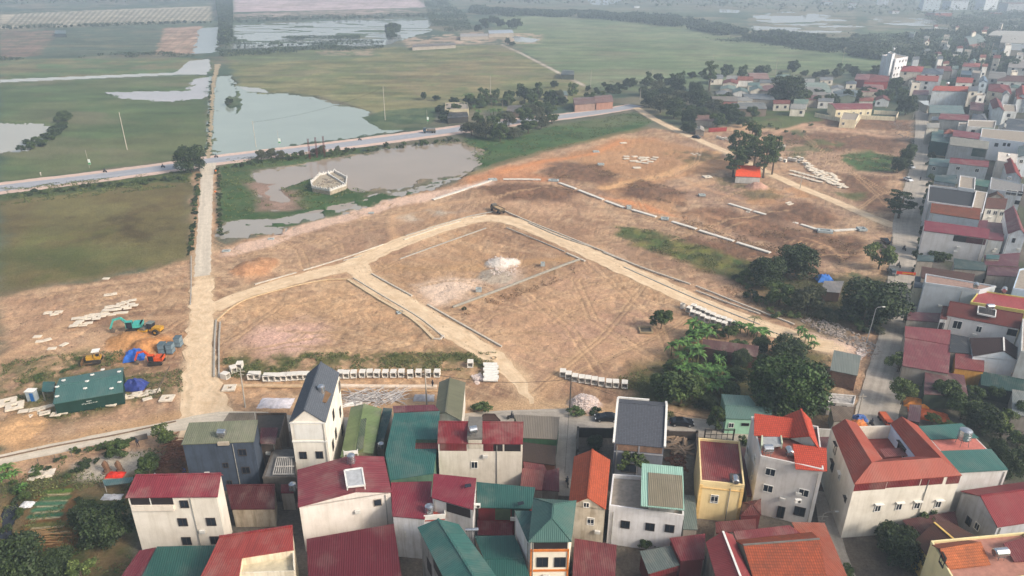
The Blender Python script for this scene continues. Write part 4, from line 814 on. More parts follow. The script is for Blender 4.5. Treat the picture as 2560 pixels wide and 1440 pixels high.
t=house('house','pale yellow house with mottled orange tile patch and steel tank at the bottom right',[(2392,1470),(2600,1440),(2560,1335),(2327,1357)],7.6,'flat',wall=(232,218,168),para=.35,dirt=.1,fl=plain((170,120,104),.8),wins=[('l',2357,1400,1.0,1.6,'d'),('f',2440,1462,1,1.3,'d')])
facet(t,[(2372,1423),(2477,1411),(2452,1354),(2350,1372)],(7.9,7.9,9.0,9.0),tileroof((204,104,54),.36,.28),'tile_roof')
facet(t,[(2330,1362),(2355,1374),(2452,1355),(2420,1350)],(7.9,8.7,8.9,8.0),tileroof((176,92,60),.36,.3),'tile_roof')
facet(t,[(2535,1404),(2640,1400),(2610,1330),(2508,1358)],(7.9,7.9,8.6,8.6),metalroof((128,46,48)),'sheet_roof')
t=house('temple','dark brown tiled temple roof with yellow carved ridge at the bottom right',[(2288,1350),(2340,1420),(2440,1340),(2369,1301)],4.6,'gx',1.4,tileroof((92,52,44),.3,.4),(222,196,120),.4,tt=.5,capm=plain((216,182,104)))
house('temple','maroon porch roof beside the carved temple gable',[(2290,1343),(2400,1330),(2385,1284),(2254,1306)],3.2,'shed',(0,0,.5,.5),metalroof((92,44,46),.3,.3),(150,140,110),.3)
house('house','long narrow crimson gabled roof with white ridge above a mossy grey wall',[(1800,1480),(1895,1480),(1832,1336),(1764,1355)],5.8,'gy',1.1,metalroof((152,52,54),.28,.15),(112,110,104),.2,tt=.6,dirt=.6,capm=WHITE())
t=house('house','big mottled orange-brown tiled roof with dark ridge at the bottom edge',[(1900,1500),(2078,1500),(2030,1330),(1836,1350)],5.2,'gx',1.9,tileroof((178,78,44),.44,.3),(180,170,150),.25,tt=.72,capm=plain((110,106,100)))
house('shed','wide orange-red sheet roof right of the big tiled roof',[(2060,1500),(2135,1480),(2060,1312),(1978,1310)],3.8,'shed',(0,0,.4,.4),metalroof((176,84,58),.3,.2),CNC,.15)
house('shed','crimson sheet roof strip behind the big tiled roof',[(1842,1352),(2000,1332),(1972,1318),(1832,1334)],4.9,'shed',(0,0,.4,.4),metalroof((138,54,58)),CNC,.1)
house('shed','crimson square lean-to roof beside the bushes at the bottom',[(1701,1402),(1761,1398),(1763,1339),(1673,1350)],3.8,'shed',(0,0,.4,.4),metalroof((132,44,50)),(110,50,50),.15)
house('shed','grey sheet roof with a red lower edge at the bottom',[(1621,1434),(1699,1412),(1677,1368),(1599,1382)],3.0,'shed',(0,0,.3,.3),metalroof((100,112,108)),(90,40,40),.15,bands=[('f',0,1,2.0,2.8,CLR,.2)])
house('shed','faded red roof between the yellow house and the big tiled roof',[(1790,1333),(1890,1324),(1889,1299),(1788,1307)],2.8,'shed',(0,0,.2,.2),metalroof((122,58,56)),CNC,.1)
house('shed','small rust-red hipped roof in the gap beside the yellow house',[(1851,1290),(1903,1288),(1902,1248),(1857,1256)],3.2,'hx',.6,metalroof((112,42,38),.3,.5),(100,40,40),.1)
house('shed','long dark red roof strip in the passage beside the yellow house',[(1868,1240),(1884,1242),(1866,1120),(1852,1118)],2.6,'shed',(0,0,0,0),metalroof((108,44,48)),CNC,.1)
house('shed','narrow grey-green roof strip left of the yellow house',[(1707,1323),(1744,1324),(1738,1239),(1712,1237)],3.0,'shed',(0,0,0,0),metalroof((104,118,110)),CNC,.1)
house('shed','pinkish sheet roof between the tall grey-white house and the U-shaped roof',[(2046,1160),(2076,1160),(2080,1092),(2036,1092)],3.4,'shed',(0,0,0,0),metalroof((132,76,74)),CNC,.1)
house('long_shed','olive grey gabled building with pale end walls by the culvert row',[(1087,1036),(1154,1052),(1164,956),(1098,955)],5.6,'gy',1.0,metalroof((112,112,84),.3,.2),(214,208,198),.12,tt=.42,cat='building')
house('shed','grey-beige sheet roof over a green veranda beside the street alley',[(1306,1094),(1393,1098),(1399,1048),(1284,1042)],3.8,'shed',(0,0,.5,.5),metalroof((134,122,106),.3,.15),(60,96,70),.1)
house('shed','low brown tiled roof beside the street alley',[(1306,1152),(1388,1163),(1391,1122),(1306,1112)],2.8,'shed',(0,0,.6,.6),tileroof((74,58,52),.35,.5),(110,70,54),.1)
house('shed','small dark brown hipped tile roof at the lane side',[(1200,1051),(1251,1052),(1240,1038),(1206,1038)],3.0,'hx',.8,tileroof((84,54,48),.3,.4),CNC,.1)
house('shed','faded crimson sheet roof at the alley corner beside the brown tiles',[(1313,1192),(1372,1186),(1360,1164),(1308,1156)],2.9,'shed',(0,0,.2,.2),metalroof((138,62,62)),CNC,.1)
house('shed','pinkish red sheet roof behind the teal veranda roof',[(1300,1220),(1354,1226),(1362,1180),(1306,1172)],3.6,'shed',(0,0,.2,.2),metalroof((150,74,68)),CNC,.1)
house('shed','dark red roof with a pale gutter line at the alley',[(1352,1224),(1398,1228),(1398,1172),(1362,1180)],2.8,'shed',(0,0,.2,.2),metalroof((124,44,52)),CNC,.1)
house('house','small mint-green house with teal sheet roof beside the big round tree',[(1814,1046),(1929,1050),(1929,1020),(1812,1012)],3.4,'gx',.5,metalroof((96,132,120),.3,.15),(168,214,188),.15,tt=.8,dirt=.12,wins=[('f',1828,1063,.8,.9),('f',1863,1061,1.2,.4,'d')])
house('shed','pale green rear roof with debris behind the mint-green house',[(1812,1012),(1896,1018),(1872,990),(1803,986)],3.0,'shed',(0,0,.1,.1),metalroof((128,164,148)),(150,190,170),.1)
house('brick_shed','brick shed with grey sheet roof beside the street rubble',[(2075,925),(2144,939),(2152,893),(2084,879)],3.6,'shed',(0,0,.4,.4),metalroof((118,126,118),.3,.15),ov=.12,wm=brickm(),cat='shed')
house('ruin','roofless whitewashed block with rubble on top beside the street',[(2070,1008),(2134,1014),(2139,992),(2074,986)],2.6,'flat',wall=(214,210,206),para=.3,dirt=.4,fl=plain((170,164,158),.9,0,.6),wins=[('f',2082,1012,.7,.6,'d'),('f',2110,1020,.7,.8,'d')])
house('shed','brown sheet roof on the street corner behind the orange-roofed house',[(2084,1052),(2128,1052),(2137,1020),(2075,1016)],3.0,'shed',(0,0,.2,.2),metalroof((120,100,80),.3,.4),CNC,.1)
house('brick_shed','long brick shed with rusty sheet roof hidden among the banana plants',[(1755,868),(1893,893),(1897,868),(1757,850)],3.0,'shed',(0,0,.3,.3),metalroof((112,70,64),.3,.5),ov=.1,wm=brickm((110,62,54)),cat='shed')
house('shack','patched grey sheet shack under the large street-side trees',[(2052,728),(2100,732),(2110,704),(2060,704)],2.6,'shed',(0,0,.2,.2),metalroof((138,132,130),.3,.5),(80,60,52),.1)
house('tall_house','long blank blue-grey wall of a flat-roofed house with steel tanks on its parapet',[(2312,709),(2448,728),(2489,718),(2314,687)],7.9,'flat',wall=(188,194,200),para=.35,dirt=.12,fl=plain((150,124,112)))
house('shed','brown tiled roof behind the long blank blue-grey wall',[(2303,694),(2434,704),(2436,690),(2303,671)],6.4,'shed',(0,0,.6,.6),tileroof((96,62,56),.3,.4),CNC,.1)
house('shed','grey awning beside the street in front of the blank blue-grey wall',[(2284,718),(2308,720),(2312,694),(2288,692)],5.0,'shed',(0,0,.2,.2),metalroof((74,84,96)),(214,206,180),.1)
t=house('house','yellow-walled house with coral-red roof terrace beside the blank blue-grey wall',[(2426,757),(2600,785),(2590,750),(2448,728)],7.0,'flat',wall=(206,192,112),para=.3,dirt=.2,fl=metalroof((178,62,62),.3,.15))
t=house('tall_house','white house with dark red tiled roof and a tank well cut into it',[(2366,788),(2550,822),(2556,790),(2373,758)],6.9,'gx',1.1,tileroof((112,44,40),.3,.25),(226,220,216),.15,tt=.8,dirt=.12,style='w',wins=[('f',2393,812,1.6,1.8),('f',2447,823,.9,1.3),('f',2530,831,1.6,1.3,'d')])
a=PP([(2444,784),(2488,793),(2490,776),(2446,766)],8.1);m=MB();m.slab(a,.2);m.build('tank_well',plain((60,56,56)),t);m=MB();[m.bar(a[i],a[(i+1)%4],.2,.35)for i in range(4)];m.build('tank_well_kerb',WHITE(),t)
house('shed','balcony block with small dark tiled roof left of the white tiled house',[(2350,796),(2368,798),(2372,768),(2356,766)],6.4,'shed',(0,0,.2,.2),tileroof((106,50,44),.3,.3),WHT,.1,bands=[('f',.1,.9,3.4,5.4,SHADE,.03,'balcony_shade_panel')])
house('house','white stepped gable house with dark brown tiled roof facing the street trees',[(2432,890),(2548,902),(2552,874),(2424,845)],4.9,'gy',1.9,tileroof((78,52,50),.3,.3),(222,228,232),.12,tt=.62,dirt=.1,capm=WHITE())
house('shed','charcoal sheet roof beside the white stepped gable',[(2374,880),(2424,884),(2422,845),(2376,836)],4.4,'shed',(0,0,.2,.2),metalroof((64,66,70)),CNC,.1)
house('shed','red sheet roof above an orange wall beside the white stepped gable',[(2387,920),(2460,929),(2460,897),(2387,884)],3.8,'shed',(0,0,.4,.4),metalroof((146,62,60)),(206,150,70),.1)
house('shop_house','wide rose-red sheet roof along the street below the dull brown roofs',[(2262,843),(2375,862),(2376,828),(2262,818)],4.4,'shed',(0,0,.3,.3),metalroof((146,66,70),.3,.25),CNC,.1,cat='shop')
house('shop_house','broad faded red roof at the street corner above the leaning trees',[(2256,914),(2372,934),(2376,866),(2262,845)],4.0,'shed',(0,0,.3,.3),metalroof((138,64,68),.3,.25),CNC,.1,cat='shop')
house('shed','dusty maroon roof between the rose-red sheets and the white tiled house',[(2267,799),(2350,806),(2352,785),(2271,781)],4.2,'shed',(0,0,.2,.2),metalroof((112,56,62)),CNC,.1)
house('shed','mossy pink roof below the faded red corner roof',[(2310,985),(2420,990),(2410,940),(2312,924)],3.2,'shed',(0,0,.2,.2),metalroof((116,70,70),.3,.5),(70,84,70),.1)
house('shed','dark green sheet roof below the white stepped gable',[(2452,962),(2560,985),(2560,950),(2452,930)],3.0,'shed',(0,0,.2,.2),metalroof((44,78,72)),(60,66,60),.1)
house('shed','grey corrugated roof at the right edge behind the garden trees',[(2530,1035),(2620,1050),(2620,990),(2530,975)],3.2,'shed',(0,0,.2,.2),metalroof((120,128,126)),CNC,.1)
house('stall','dull purple awning roof beside the orange tarpaulins',[(2268,1050),(2300,1056),(2304,1014),(2274,1012)],2.8,'shed',(0,0,.1,.1),metalroof((98,64,70)),(70,60,56),.1)
house('tall_house','big whitewashed wall of a house with long crimson roof strip over the street',[(2310,576),(2471,597),(2473,579),(2310,557)],8.2,'shed',(0,0,.8,.8),metalroof((138,46,60),.3,.12),(216,212,210),.1,dirt=.15,bands=[('f',.48,.98,6.2,7.9,metalroof((92,34,40)),.04),('f',.48,.68,6.2,7.9,SHADE,.05,'loft_shade_panel')])
house('tall_house','grey house with mottled rust and brown tiled roof strip',[(2325,531),(2449,549),(2451,528),(2328,510)],8.4,'shed',(0,0,.9,.9),tileroof((140,70,44),.35,.35),(178,184,190),.1,dirt=.12)
t=house('tall_house','white modern house with dark netted terrace and tower block above the rusty roof',[(2318,507),(2430,522),(2440,481),(2322,466)],9.0,'flat',wall=(206,206,208),para=.6,dirt=.12,fl=plain((52,54,58),.7),cat='house')
house('house','white stair tower with slatted openings behind the dark netted terrace',[(2396,470),(2436,476),(2438,446),(2400,441)],9.8,'flat',wall=(228,226,224),para=.4,dirt=.05,wins=[('f',2412,462,.4,1.2,'n'),('f',2421,463,.4,1.2,'n')])
house('house','plain white wall block right of the dark netted terrace',[(2428,528),(2456,534),(2468,482),(2440,478)],8.2,'flat',wall=(226,226,228),para=.2,dirt=.05)
house('shed','dark green sheet roof on the terrace left of the white stair tower',[(2336,452),(2390,460),(2392,438),(2337,438)],9.6,'shed',(0,0,.1,.1),metalroof((48,80,82)),(160,168,174),.1,z0=8.5)
house('shed','bright green sheet roof right of the white stair tower',[(2438,462),(2470,468),(2475,452),(2441,447)],9.4,'shed',(0,0,.1,.1),metalroof((52,108,92)),(80,90,90),.1,z0=8)
house('house','crimson ridged roof on a grey house behind the green terrace roofs',[(2373,407),(2471,418),(2472,402),(2376,394)],7.8,'gx',.8,metalroof((136,46,54)),(178,184,188),.15,tt=.6,auto=(2,5,'f'),wsz=(1.2,1.2))
house('house','grey house with beige sheet roof and green end panel',[(2374,362),(2470,373),(2473,357),(2375,345)],8.6,'shed',(0,0,.6,.6),metalroof((140,136,122)),(164,166,168),.1,bands=[('f',.62,.98,5.0,8.3,metalroof((36,78,72)),.06)])
house('shop_house','green curtained street terrace beside the beige-roofed house',[(2328,352),(2372,358),(2378,328),(2330,325)],6.0,'shed',(0,0,.3,.3),metalroof((62,104,102)),(36,72,72),.1,cat='shop')
house('shop_house','teal roofed veranda with white posts at the street below the maroon roof',[(2322,412),(2380,420),(2384,400),(2324,396)],5.4,'shed',(0,0,.3,.3),metalroof((70,104,104)),(140,150,150),.1,auto=(2,3,'f'),cat='shop')
house('house','crimson roof on white attic behind the beige-roofed house',[(2381,340),(2448,348),(2452,336),(2384,327)],9.0,'shed',(0,0,.5,.5),metalroof((138,48,58)),WHT,.1)
t=house('large_house','white modern house with square windows at the right edge',[(2451,344),(2600,362),(2590,332),(2455,322)],9.2,'flat',wall=(222,226,232),para=.3,dirt=.06,wins=[('f',2491,362,1.2,1.4,'d'),('f',2511,361,.9,1.2,'d'),('f',2522,362,.9,1.2,'d')],cat='house')
house('house','grey hipped roof house above the white modern house at the right edge',[(2500,328),(2640,345),(2640,300),(2520,296)],8.6,'hx',1.8,metalroof((80,88,98)),(160,162,160),.3,auto=(3,5,'f'))
house('house','white roof slab on thick columns beside the white modern house',[(2494,402),(2540,408),(2545,386),(2496,380)],8.0,'flat',wall=(224,216,206),para=.12,fl=plain((206,196,184)))
house('house','red gabled roof on a pale house between grey roofs near the right edge',[(2516,434),(2556,448),(2538,406),(2508,402)],7.2,'gy',1.6,tileroof((146,52,52),.3,.15),(206,208,212),.2)
house('house','grey green gable roof above white balconies at the right edge',[(2541,392),(2600,396),(2600,366),(2546,366)],8.0,'gy',1.2,metalroof((92,112,112)),(214,222,230),.2,auto=(2,3,'f'))
house('large_house','long light grey house with glazed stair window near the right edge',[(2474,474),(2556,484),(2558,462),(2478,444)],8.0,'flat',wall=(196,202,210),para=.25,fl=plain((130,128,126)),wins=[('f',2528,482,3.0,1.6,'g'),('f',2551,484,1.2,1.4,'d'),('f',2543,506,1.2,1.2,'d')],cat='house')
house('house','small old brown tiled gable in front of the glazed stair window',[(2470,494),(2512,496),(2506,478),(2472,478)],6.4,'gy',1.4,tileroof((112,78,64),.3,.4),(150,146,140),.2)
house('house','white house with three grilled windows under a brown tiled roof',[(2463,520),(2513,523),(2518,502),(2466,500)],6.0,'shed',(0,0,.8,.8),tileroof((112,66,54),.3,.35),(228,224,214),.1,wins=[('f',2472,530,1.1,1.4,'g'),('f',2488,532,1.1,1.4,'g'),('f',2504,534,1.1,1.4,'g')])
house('tall_house','white gabled house with split maroon and red roof at the right edge',[(2520,584),(2566,590),(2542,528),(2510,528)],7.4,'gy',1.8,metalroof((132,50,58)),(218,222,228),.15,tt=.6,wins=[('f',2534,601,.6,1.2,'d')])
house('shed','dull red roof with white panels on it in the yard',[(2462,590),(2512,600),(2520,560),(2466,556)],4.0,'shed',(0,0,.2,.2),metalroof((112,54,62)),CNC,.1)
house('shed','crimson back roof behind the long crimson strip',[(2443,572),(2466,574),(2470,552),(2448,552)],6.2,'shed',(0,0,.2,.2),metalroof((116,44,56)),CNC,.1)
house('shed','maroon roof right of the long crimson strip',[(2470,598),(2508,602),(2510,586),(2472,582)],6.0,'shed',(0,0,.2,.2),metalroof((122,46,56)),(170,176,180),.1)
house('shed','teal lean-to below the big whitewashed wall',[(2385,671),(2465,677),(2466,658),(2384,647)],4.0,'shed',(0,0,.2,.2),metalroof((62,84,80)),CNC,.1)
house('shed','small teal awning at the street below the big whitewashed wall',[(2292,652),(2334,654),(2336,640),(2294,638)],4.6,'shed',(0,0,.1,.1),metalroof((66,88,88)),CNC,.1)
house('shed','purple-brown sheet roof in the right-hand yards',[(2462,662),(2545,666),(2550,634),(2460,640)],4.2,'shed',(0,0,.3,.3),metalroof((110,56,66)),CNC,.1)
house('shed','teal patch roof on the purple-brown sheets',[(2465,646),(2498,648),(2500,638),(2466,637)],5.0,'shed',(0,0,.1,.1),metalroof((60,104,104)),CNC,.1,z0=4.4)
house('shed','lower purple-brown sheet roof in the right-hand yards',[(2466,687),(2542,692),(2548,668),(2470,664)],3.6,'shed',(0,0,.3,.3),metalroof((104,58,66),.3,.4),CNC,.1)
house('tall_house','blue-white house with white balconies at the right edge',[(2532,724),(2640,738),(2640,660),(2548,676)],8.2,'flat',wall=(186,204,222),para=.4,dirt=.1,auto=(3,4,'l'))
house('house','slate roof house below the blue-white balconies',[(2523,760),(2640,790),(2640,735),(2526,728)],4.6,'shed',(0,0,.4,.4),metalroof((72,80,92)),CNC,.1)
house('house','tall pale house behind the white tiled house at the right edge',[(2552,880),(2660,900),(2640,800),(2556,800)],8.0,'flat',wall=(206,208,206),para=.3)
V=[
('tall_house','tall white block house standing alone above the red roofs',[(2205,139),(2240,148),(2270,143),(2237,135)],14.3,'flat',0,None,(224,224,230),(3,5,'r')),
('house','white stair head on top of the tall white block house',[(2219,133),(2231,137),(2238,134),(2226,130)],18,'flat',0,None,(220,224,230),None),
('house','red hipped roof on a cream house with balconies',[(2250,178),(2305,180),(2310,167),(2258,165)],10,'hx',2,('t',(170,62,60)),(200,192,178),(3,5,'f')),
('house','slate blue hipped roof behind the cream house with balconies',[(2302,184),(2358,186),(2360,172),(2306,170)],9,'hx',1.4,('m',(70,82,100)),(214,216,218),(3,5,'f')),
('house','orange-red tiled roof on a pale grey block',[(2289,201),(2345,204),(2348,190),(2292,188)],9,'gx',1.6,('t',(170,80,68)),(196,198,202),(3,8,'f')),
('shed','dark maroon lower roof in front of the pale grey block',[(2280,236),(2322,238),(2322,227),(2284,226)],4.6,'shed',(0,0,.4,.4),('m',(104,48,54)),(206,204,198),None),
('large_house','big pale blank wall with bright orange roof at its right end',[(2330,226),(2424,229),(2434,216),(2340,214)],9.5,'gx',1.0,('t',(190,84,64)),(202,208,212),None),
('shed','pale green sheet roof below the big pale blank wall',[(2323,282),(2412,285),(2406,266),(2324,264)],4.6,'shed',(0,0,.4,.4),('m',(104,130,128)),(120,122,120),None),
('shed','white sheet roof at the street end beside the big pale wall',[(2312,262),(2322,264),(2322,252),(2296,252)],4.5,'shed',(0,0,.1,.1),('m',(196,204,204)),CNC,None),
('house','orange tiled roof with balcony behind the big pale wall',[(2390,206),(2432,207),(2434,194),(2392,192)],9.5,'gx',1.4,('t',(170,72,62)),(214,212,206),(2,5,'f')),
('tall_house','thin grey tower house between red and brown roofs',[(2430,183),(2452,186),(2456,178),(2434,176)],13,'flat',0,None,(178,182,184),(4,5,'f')),
('house','narrow blue-roofed house beside the thin grey tower',[(2447,206),(2470,206),(2466,194),(2450,194)],9,'gy',1.4,('m',(88,120,150)),(160,176,190),(2,4,'f')),
('house','white two-storey house with red roof above the blue roof',[(2405,166),(2450,168),(2452,158),(2410,156)],9,'hx',1.2,('t',(160,84,78)),(216,212,204),(2,6,'f')),
('shed','steel blue canopy roof between the two-storey white house and the tower',[(2402,186),(2430,188),(2428,176),(2404,176)],6,'shed',(0,0,.2,.2),('m',(70,104,128)),(80,90,90),None),
('shed','far dull red hipped roof beside the slate blue roof',[(2340,176),(2380,178),(2378,166),(2342,164)],6.5,'hx',1.2,('t',(128,66,64)),CNC,None),
('house','grey gabled house with dark windows under the poles',[(2470,196),(2515,198),(2514,180),(2474,178)],9,'gx',1.2,('m',(128,122,116)),(160,162,164),(3,5,'f')),
('large_house','long brown tiled house beyond the red-roofed villa',[(2492,202),(2600,206),(2600,190),(2500,188)],9,'hx',1.6,('t',(108,72,68)),(190,190,188),(2,6,'f')),
('house','red-roofed villa with cream gable and round window',[(2470,226),(2530,236),(2524,214),(2472,210)],8.5,'hy',1.6,('t',(136,58,62)),(206,198,182),(2,5,'f')),
('house','orange gable roof on a white house at the right edge of the village',[(2538,242),(2572,246),(2566,218),(2540,222)],8.5,'gy',2.0,('t',(164,66,58)),(210,214,218),(2,4,'f')),
('house','white house with steep maroon roof and flat white slab',[(2482,272),(2512,278),(2500,250),(2474,252)],8,'gy',1.8,('t',(124,44,50)),(222,226,228),None),
('house','flat white roof slab beside the steep maroon roof',[(2505,280),(2542,282),(2540,264),(2508,262)],7,'flat',0,None,(228,230,230),(2,4,'f')),
('shed','dark red sheds behind the green sheet roof',[(2424,274),(2460,278),(2460,258),(2426,254)],5,'hx',1,('m',(112,52,60)),CNC,None),
('house','red sheet roof over grey balcony at the top of the street',[(2346,297),(2422,302),(2424,287),(2352,283)],7.0,'gx',.8,('m',(140,56,60)),(150,152,152),None),
('shed','grey awning roofs at the top of the street',[(2328,300),(2366,302),(2368,292),(2330,292)],5,'shed',(0,0,.1,.1),('m',(150,156,160)),CNC,None),
('house','white ornate flat roof with arched windows',[(2418,318),(2486,322),(2490,304),(2420,302)],8.4,'flat',0,None,(226,224,222),(2,4,'f')),
('house','slate roof beside the white ornate flat roof',[(2428,300),(2470,304),(2462,284),(2432,284)],8,'hx',1.5,('m',(76,84,96)),(150,152,156),None),
('shed','red roof at the village edge near the tall white block',[(2160,204),(2222,204),(2224,190),(2168,184)],5,'hx',1.4,('t',(136,66,66)),(150,60,60),None),
('shed','salmon pink sheet roof in the trees below the tall white block',[(2150,230),(2212,228),(2208,212),(2160,210)],4.5,'hx',1,('m',(150,88,78)),CNC,None),
('shed','maroon wall shed with pink roof among the trees',[(2136,198),(2172,200),(2176,186),(2142,184)],5.5,'hx',1,('m',(142,76,76)),(122,54,60),None),
('shed','grey-green gabled shed with blue roof in the trees',[(2098,242),(2140,242),(2146,226),(2082,228)],4.5,'gy',1.2,('m',(98,116,120)),(110,120,108),None),
('shed','pale green sheet roof in the shed rows',[(2010,226),(2080,232),(2064,206),(1994,206)],4.5,'gx',1.0,('m',(136,154,138)),CNC,None),
('shed','long grey weathered roof in the shed rows',[(1986,238),(2072,238),(2036,212),(1962,210)],4.6,'gx',1.0,('m',(140,134,124)),CNC,None),
('shed','reddish brown roof in the middle of the shed rows',[(1900,226),(1990,232),(1986,212),(1912,212)],4.5,'gx',.8,('m',(126,76,70)),CNC,None),
('shed','dark rust roof nearest the trees in the shed rows',[(2000,250),(2050,250),(2040,234),(1996,234)],4.2,'gx',.8,('m',(122,72,66)),CNC,None),
('long_shed','long grey-brown warehouse roof nearest the site road',[(1782,252),(1846,254),(1838,240),(1776,240)],4.6,'gx',1.2,('m',(128,118,106)),(120,104,92),None),
('long_shed','grey sheet warehouse roof with light patches',[(1840,272),(1918,272),(1908,256),(1828,256)],4.4,'gx',1.2,('m',(116,118,116)),(124,110,100),None),
('long_shed','bluish grey warehouse roof behind the yellow shed',[(1862,246),(1938,250),(1926,234),(1854,234)],4.6,'gx',1.0,('m',(104,112,118)),CNC,None),
('shed','small yellow-green walled shed at the edge of the trees',[(1888,270),(1912,271),(1914,262),(1890,262)],4.2,'shed',(0,0,.2,.2),('m',(120,120,110)),(168,168,96),None),
('shed','rusty little shed roof among the dark trees',[(1738,300),(1790,303),(1790,288),(1740,286)],3.2,'shed',(0,0,.3,.3),('m',(140,96,80)),CNC,None),
('shed','tiny grey gabled hut beside the rust-red fence',[(1738,326),(1762,328),(1760,318),(1742,316)],2.6,'gy',.8,('m',(168,158,146)),CNC,None),
('house','pinkish old roof with tank beyond the trees',[(1876,196),(1924,198),(1916,182),(1868,182)],5,'gx',1.0,('m',(160,112,100)),CNC,None),
('shed','dark grey lean-to roof right of the pinkish old roof',[(1898,208),(1948,206),(1940,196),(1900,196)],4.2,'gx',.6,('m',(90,96,98)),CNC,None),
('house','roadside shop with faded red roof at the bend of the main road',[(1436,262),(1490,258),(1484,242),(1432,244)],4.2,'gx',.8,('m',(124,88,80)),(150,124,112),None),
('house','roadside shop with red sign and rusty roof beside the bend',[(1490,258),(1534,254),(1528,236),(1484,240)],4.2,'gx',.8,('m',(136,92,82)),(160,120,104),None),
('shed','teal lean-to roof behind the roadside shops',[(1384,238),(1420,238),(1416,228),(1386,228)],3.6,'shed',(0,0,.3,.3),('m',(84,112,108)),CNC,None),
('shed','dark roadside shack beside the palm grove',[(1266,280),(1330,278),(1326,262),(1270,264)],3.4,'gx',.6,('m',(96,84,78)),(100,88,76),None),
('shed','tan roadside house among banana plants',[(1112,276),(1172,274),(1168,258),(1114,258)],4.2,'flat',0,None,(184,176,150),None),
('stall','black tarpaulin roadside stall in front of the banana plants',[(1118,296),(1172,292),(1168,280),(1122,282)],3.0,'shed',(0,0,.2,.2),('m',(46,50,54)),(60,58,54),None),
('shed','field hut with solar roof standing in the green plain',[(1402,186),(1436,187),(1434,176),(1408,174)],3.6,'gx',.8,('m',(70,84,84)),(80,88,80),None),
('long_shed','pale blue farm shed roof beside the far trees',[(1222,84),(1284,82),(1280,74),(1220,76)],4.4,'gx',1.0,('m',(170,182,196)),CNC,None),
('long_shed','low pale farm shed left of the blue farm roof',[(1150,92),(1222,90),(1220,84),(1152,84)],3.6,'gx',.8,('m',(170,164,158)),CNC,None),
('long_shed','brown low farm roof between the two ponds',[(1030,118),(1140,112),(1138,107),(1032,112)],3.2,'shed',(0,0,.3,.3),('m',(120,110,100)),CNC,None),
('shed','hut with teal roof between the far left fields',[(136,84),(166,84),(164,76),(138,76)],4,'gx',.8,('m',(80,110,114)),(70,80,84),None),
('long_shed','long cream warehouse roof at the far right edge',[(2500,106),(2640,112),(2630,84),(2510,82)],6,'gx',1.4,('m',(186,178,164)),CNC,None),
('long_shed','pale warehouse roof right of the green gabled shed',[(2470,88),(2560,92),(2560,78),(2490,76)],6,'gx',1.2,('m',(196,190,176)),CNC,None),
('long_shed','grey-green gabled shed among the far trees',[(2424,112),(2466,104),(2444,84),(2412,92)],6,'gx',1.6,('m',(122,140,132)),(130,90,86),None),
('house','pale grey roofed house with blue tarpaulin yard',[(2510,124),(2600,128),(2600,110),(2520,108)],5.5,'gx',1,('m',(150,156,158)),CNC,None),
('house','dusty roofs with white walls at the far right',[(2520,168),(2600,172),(2600,150),(2524,148)],6,'gx',1,('m',(150,140,132)),(190,192,192),(2,6,'f')),
]
for nm,lb,q_,z_,kd,rs,rm_,wl_,au in V:
 rm_=None if rm_ is None else(tileroof(rm_[1],.4,.2)if rm_[0]=='t' else metalroof(rm_[1],.5,.35))
 house(nm,lb,q_,z_,kd,rs,rm_,wl_,.3,auto=au,wsz=(1.4,1.5),para=.5,style='d',cat=nm.split('_')[-1])
for i,(px,py,wp,hp,c_,lb)in enumerate([(2205,12,26,24,(206,214,222),'pale tower block cut by the top edge of the view'),(2320,26,40,26,(200,212,222),'square white apartment house left of the red-tinted block'),(2385,24,46,20,(196,204,214),'low wide white apartment house with red roof'),(2462,24,40,30,(206,214,222),'white apartment house with a thin tower at the top edge'),(2410,12,14,20,(190,200,210),'slim white house at the top edge between apartment houses'),(2530,30,50,20,(184,186,190),'long dull hall at the top right corner'),(2345,40,50,8,(150,90,88),'long low red-roofed hall among the hazy ponds'),(2130,20,18,12,(200,206,212),'small white house among the hazy far trees'),(2486,40,24,8,(190,110,90),'low orange-roofed shed in the haze at the upper right'),(2235,34,20,6,(186,190,196),'low pale hut beside the far flooded fields'),(1590,20,16,5,(190,196,200),'pale roof glimpsed in the far tree belt'),(2066,12,26,8,(176,184,190),'low grey hall near the top edge beyond the ponds')]):
 b=P(px,py);s_=(b-Vector((0,0,CAMH))).length/FP;wd=wp*s_*.8;h_=hp*s_*.8;dp=wd*.7;a=.3*((i*37)%7-3)/3
 t=thing('apartment_block' if hp>14 else 'low_hall',lb,'building',b);m=MB()
 def bx(m,du,dv,z0_,z1_,sw,sd_):c0=b+Matrix.Rotation(a,3,'Z')@Vector((du,dv,0));m.box((c0.x,c0.y,(z0_+z1_)/2),(sw,sd_,z1_-z0_),a)
 bx(m,0,0,0,h_,wd,dp);m.build('wall',wallm(c_),t);m=MB();bx(m,0,0,h_,h_+.6,wd*1.04,dp*1.04);m.build('roof',metalroof((150,90,84)if i%2 else(150,156,160)),t)
 if hp>14:
  ns=max(2,int(h_/3.6))
  for s2 in range(ns):
   for k in range(3):m=MB();bx(m,(k-1)*wd*.3,-dp/2-.02,h_/ns*(s2+.4),h_/ns*(s2+.7),wd*.08,.2);m.build('window',plain((96,104,114),.4),t)if(k+s2+i)%3 else None
t=house('compound_house','cream office building with crimson roof inside the walled compound',[(2090,274),(2182,272),(2178,258),(2070,258)],5.2,'gx',1.0,metalroof((150,56,60)),(228,216,184),.2,auto=(1,4,'f'),wsz=(1.2,1.3),cat='building')
house('compound_house','cream flat-roofed wing in front of the compound building',[(2100,300),(2140,302),(2148,286),(2108,282)],4.0,'flat',wall=(226,214,184),para=.4,auto=(1,3,'fr'),cat='building')
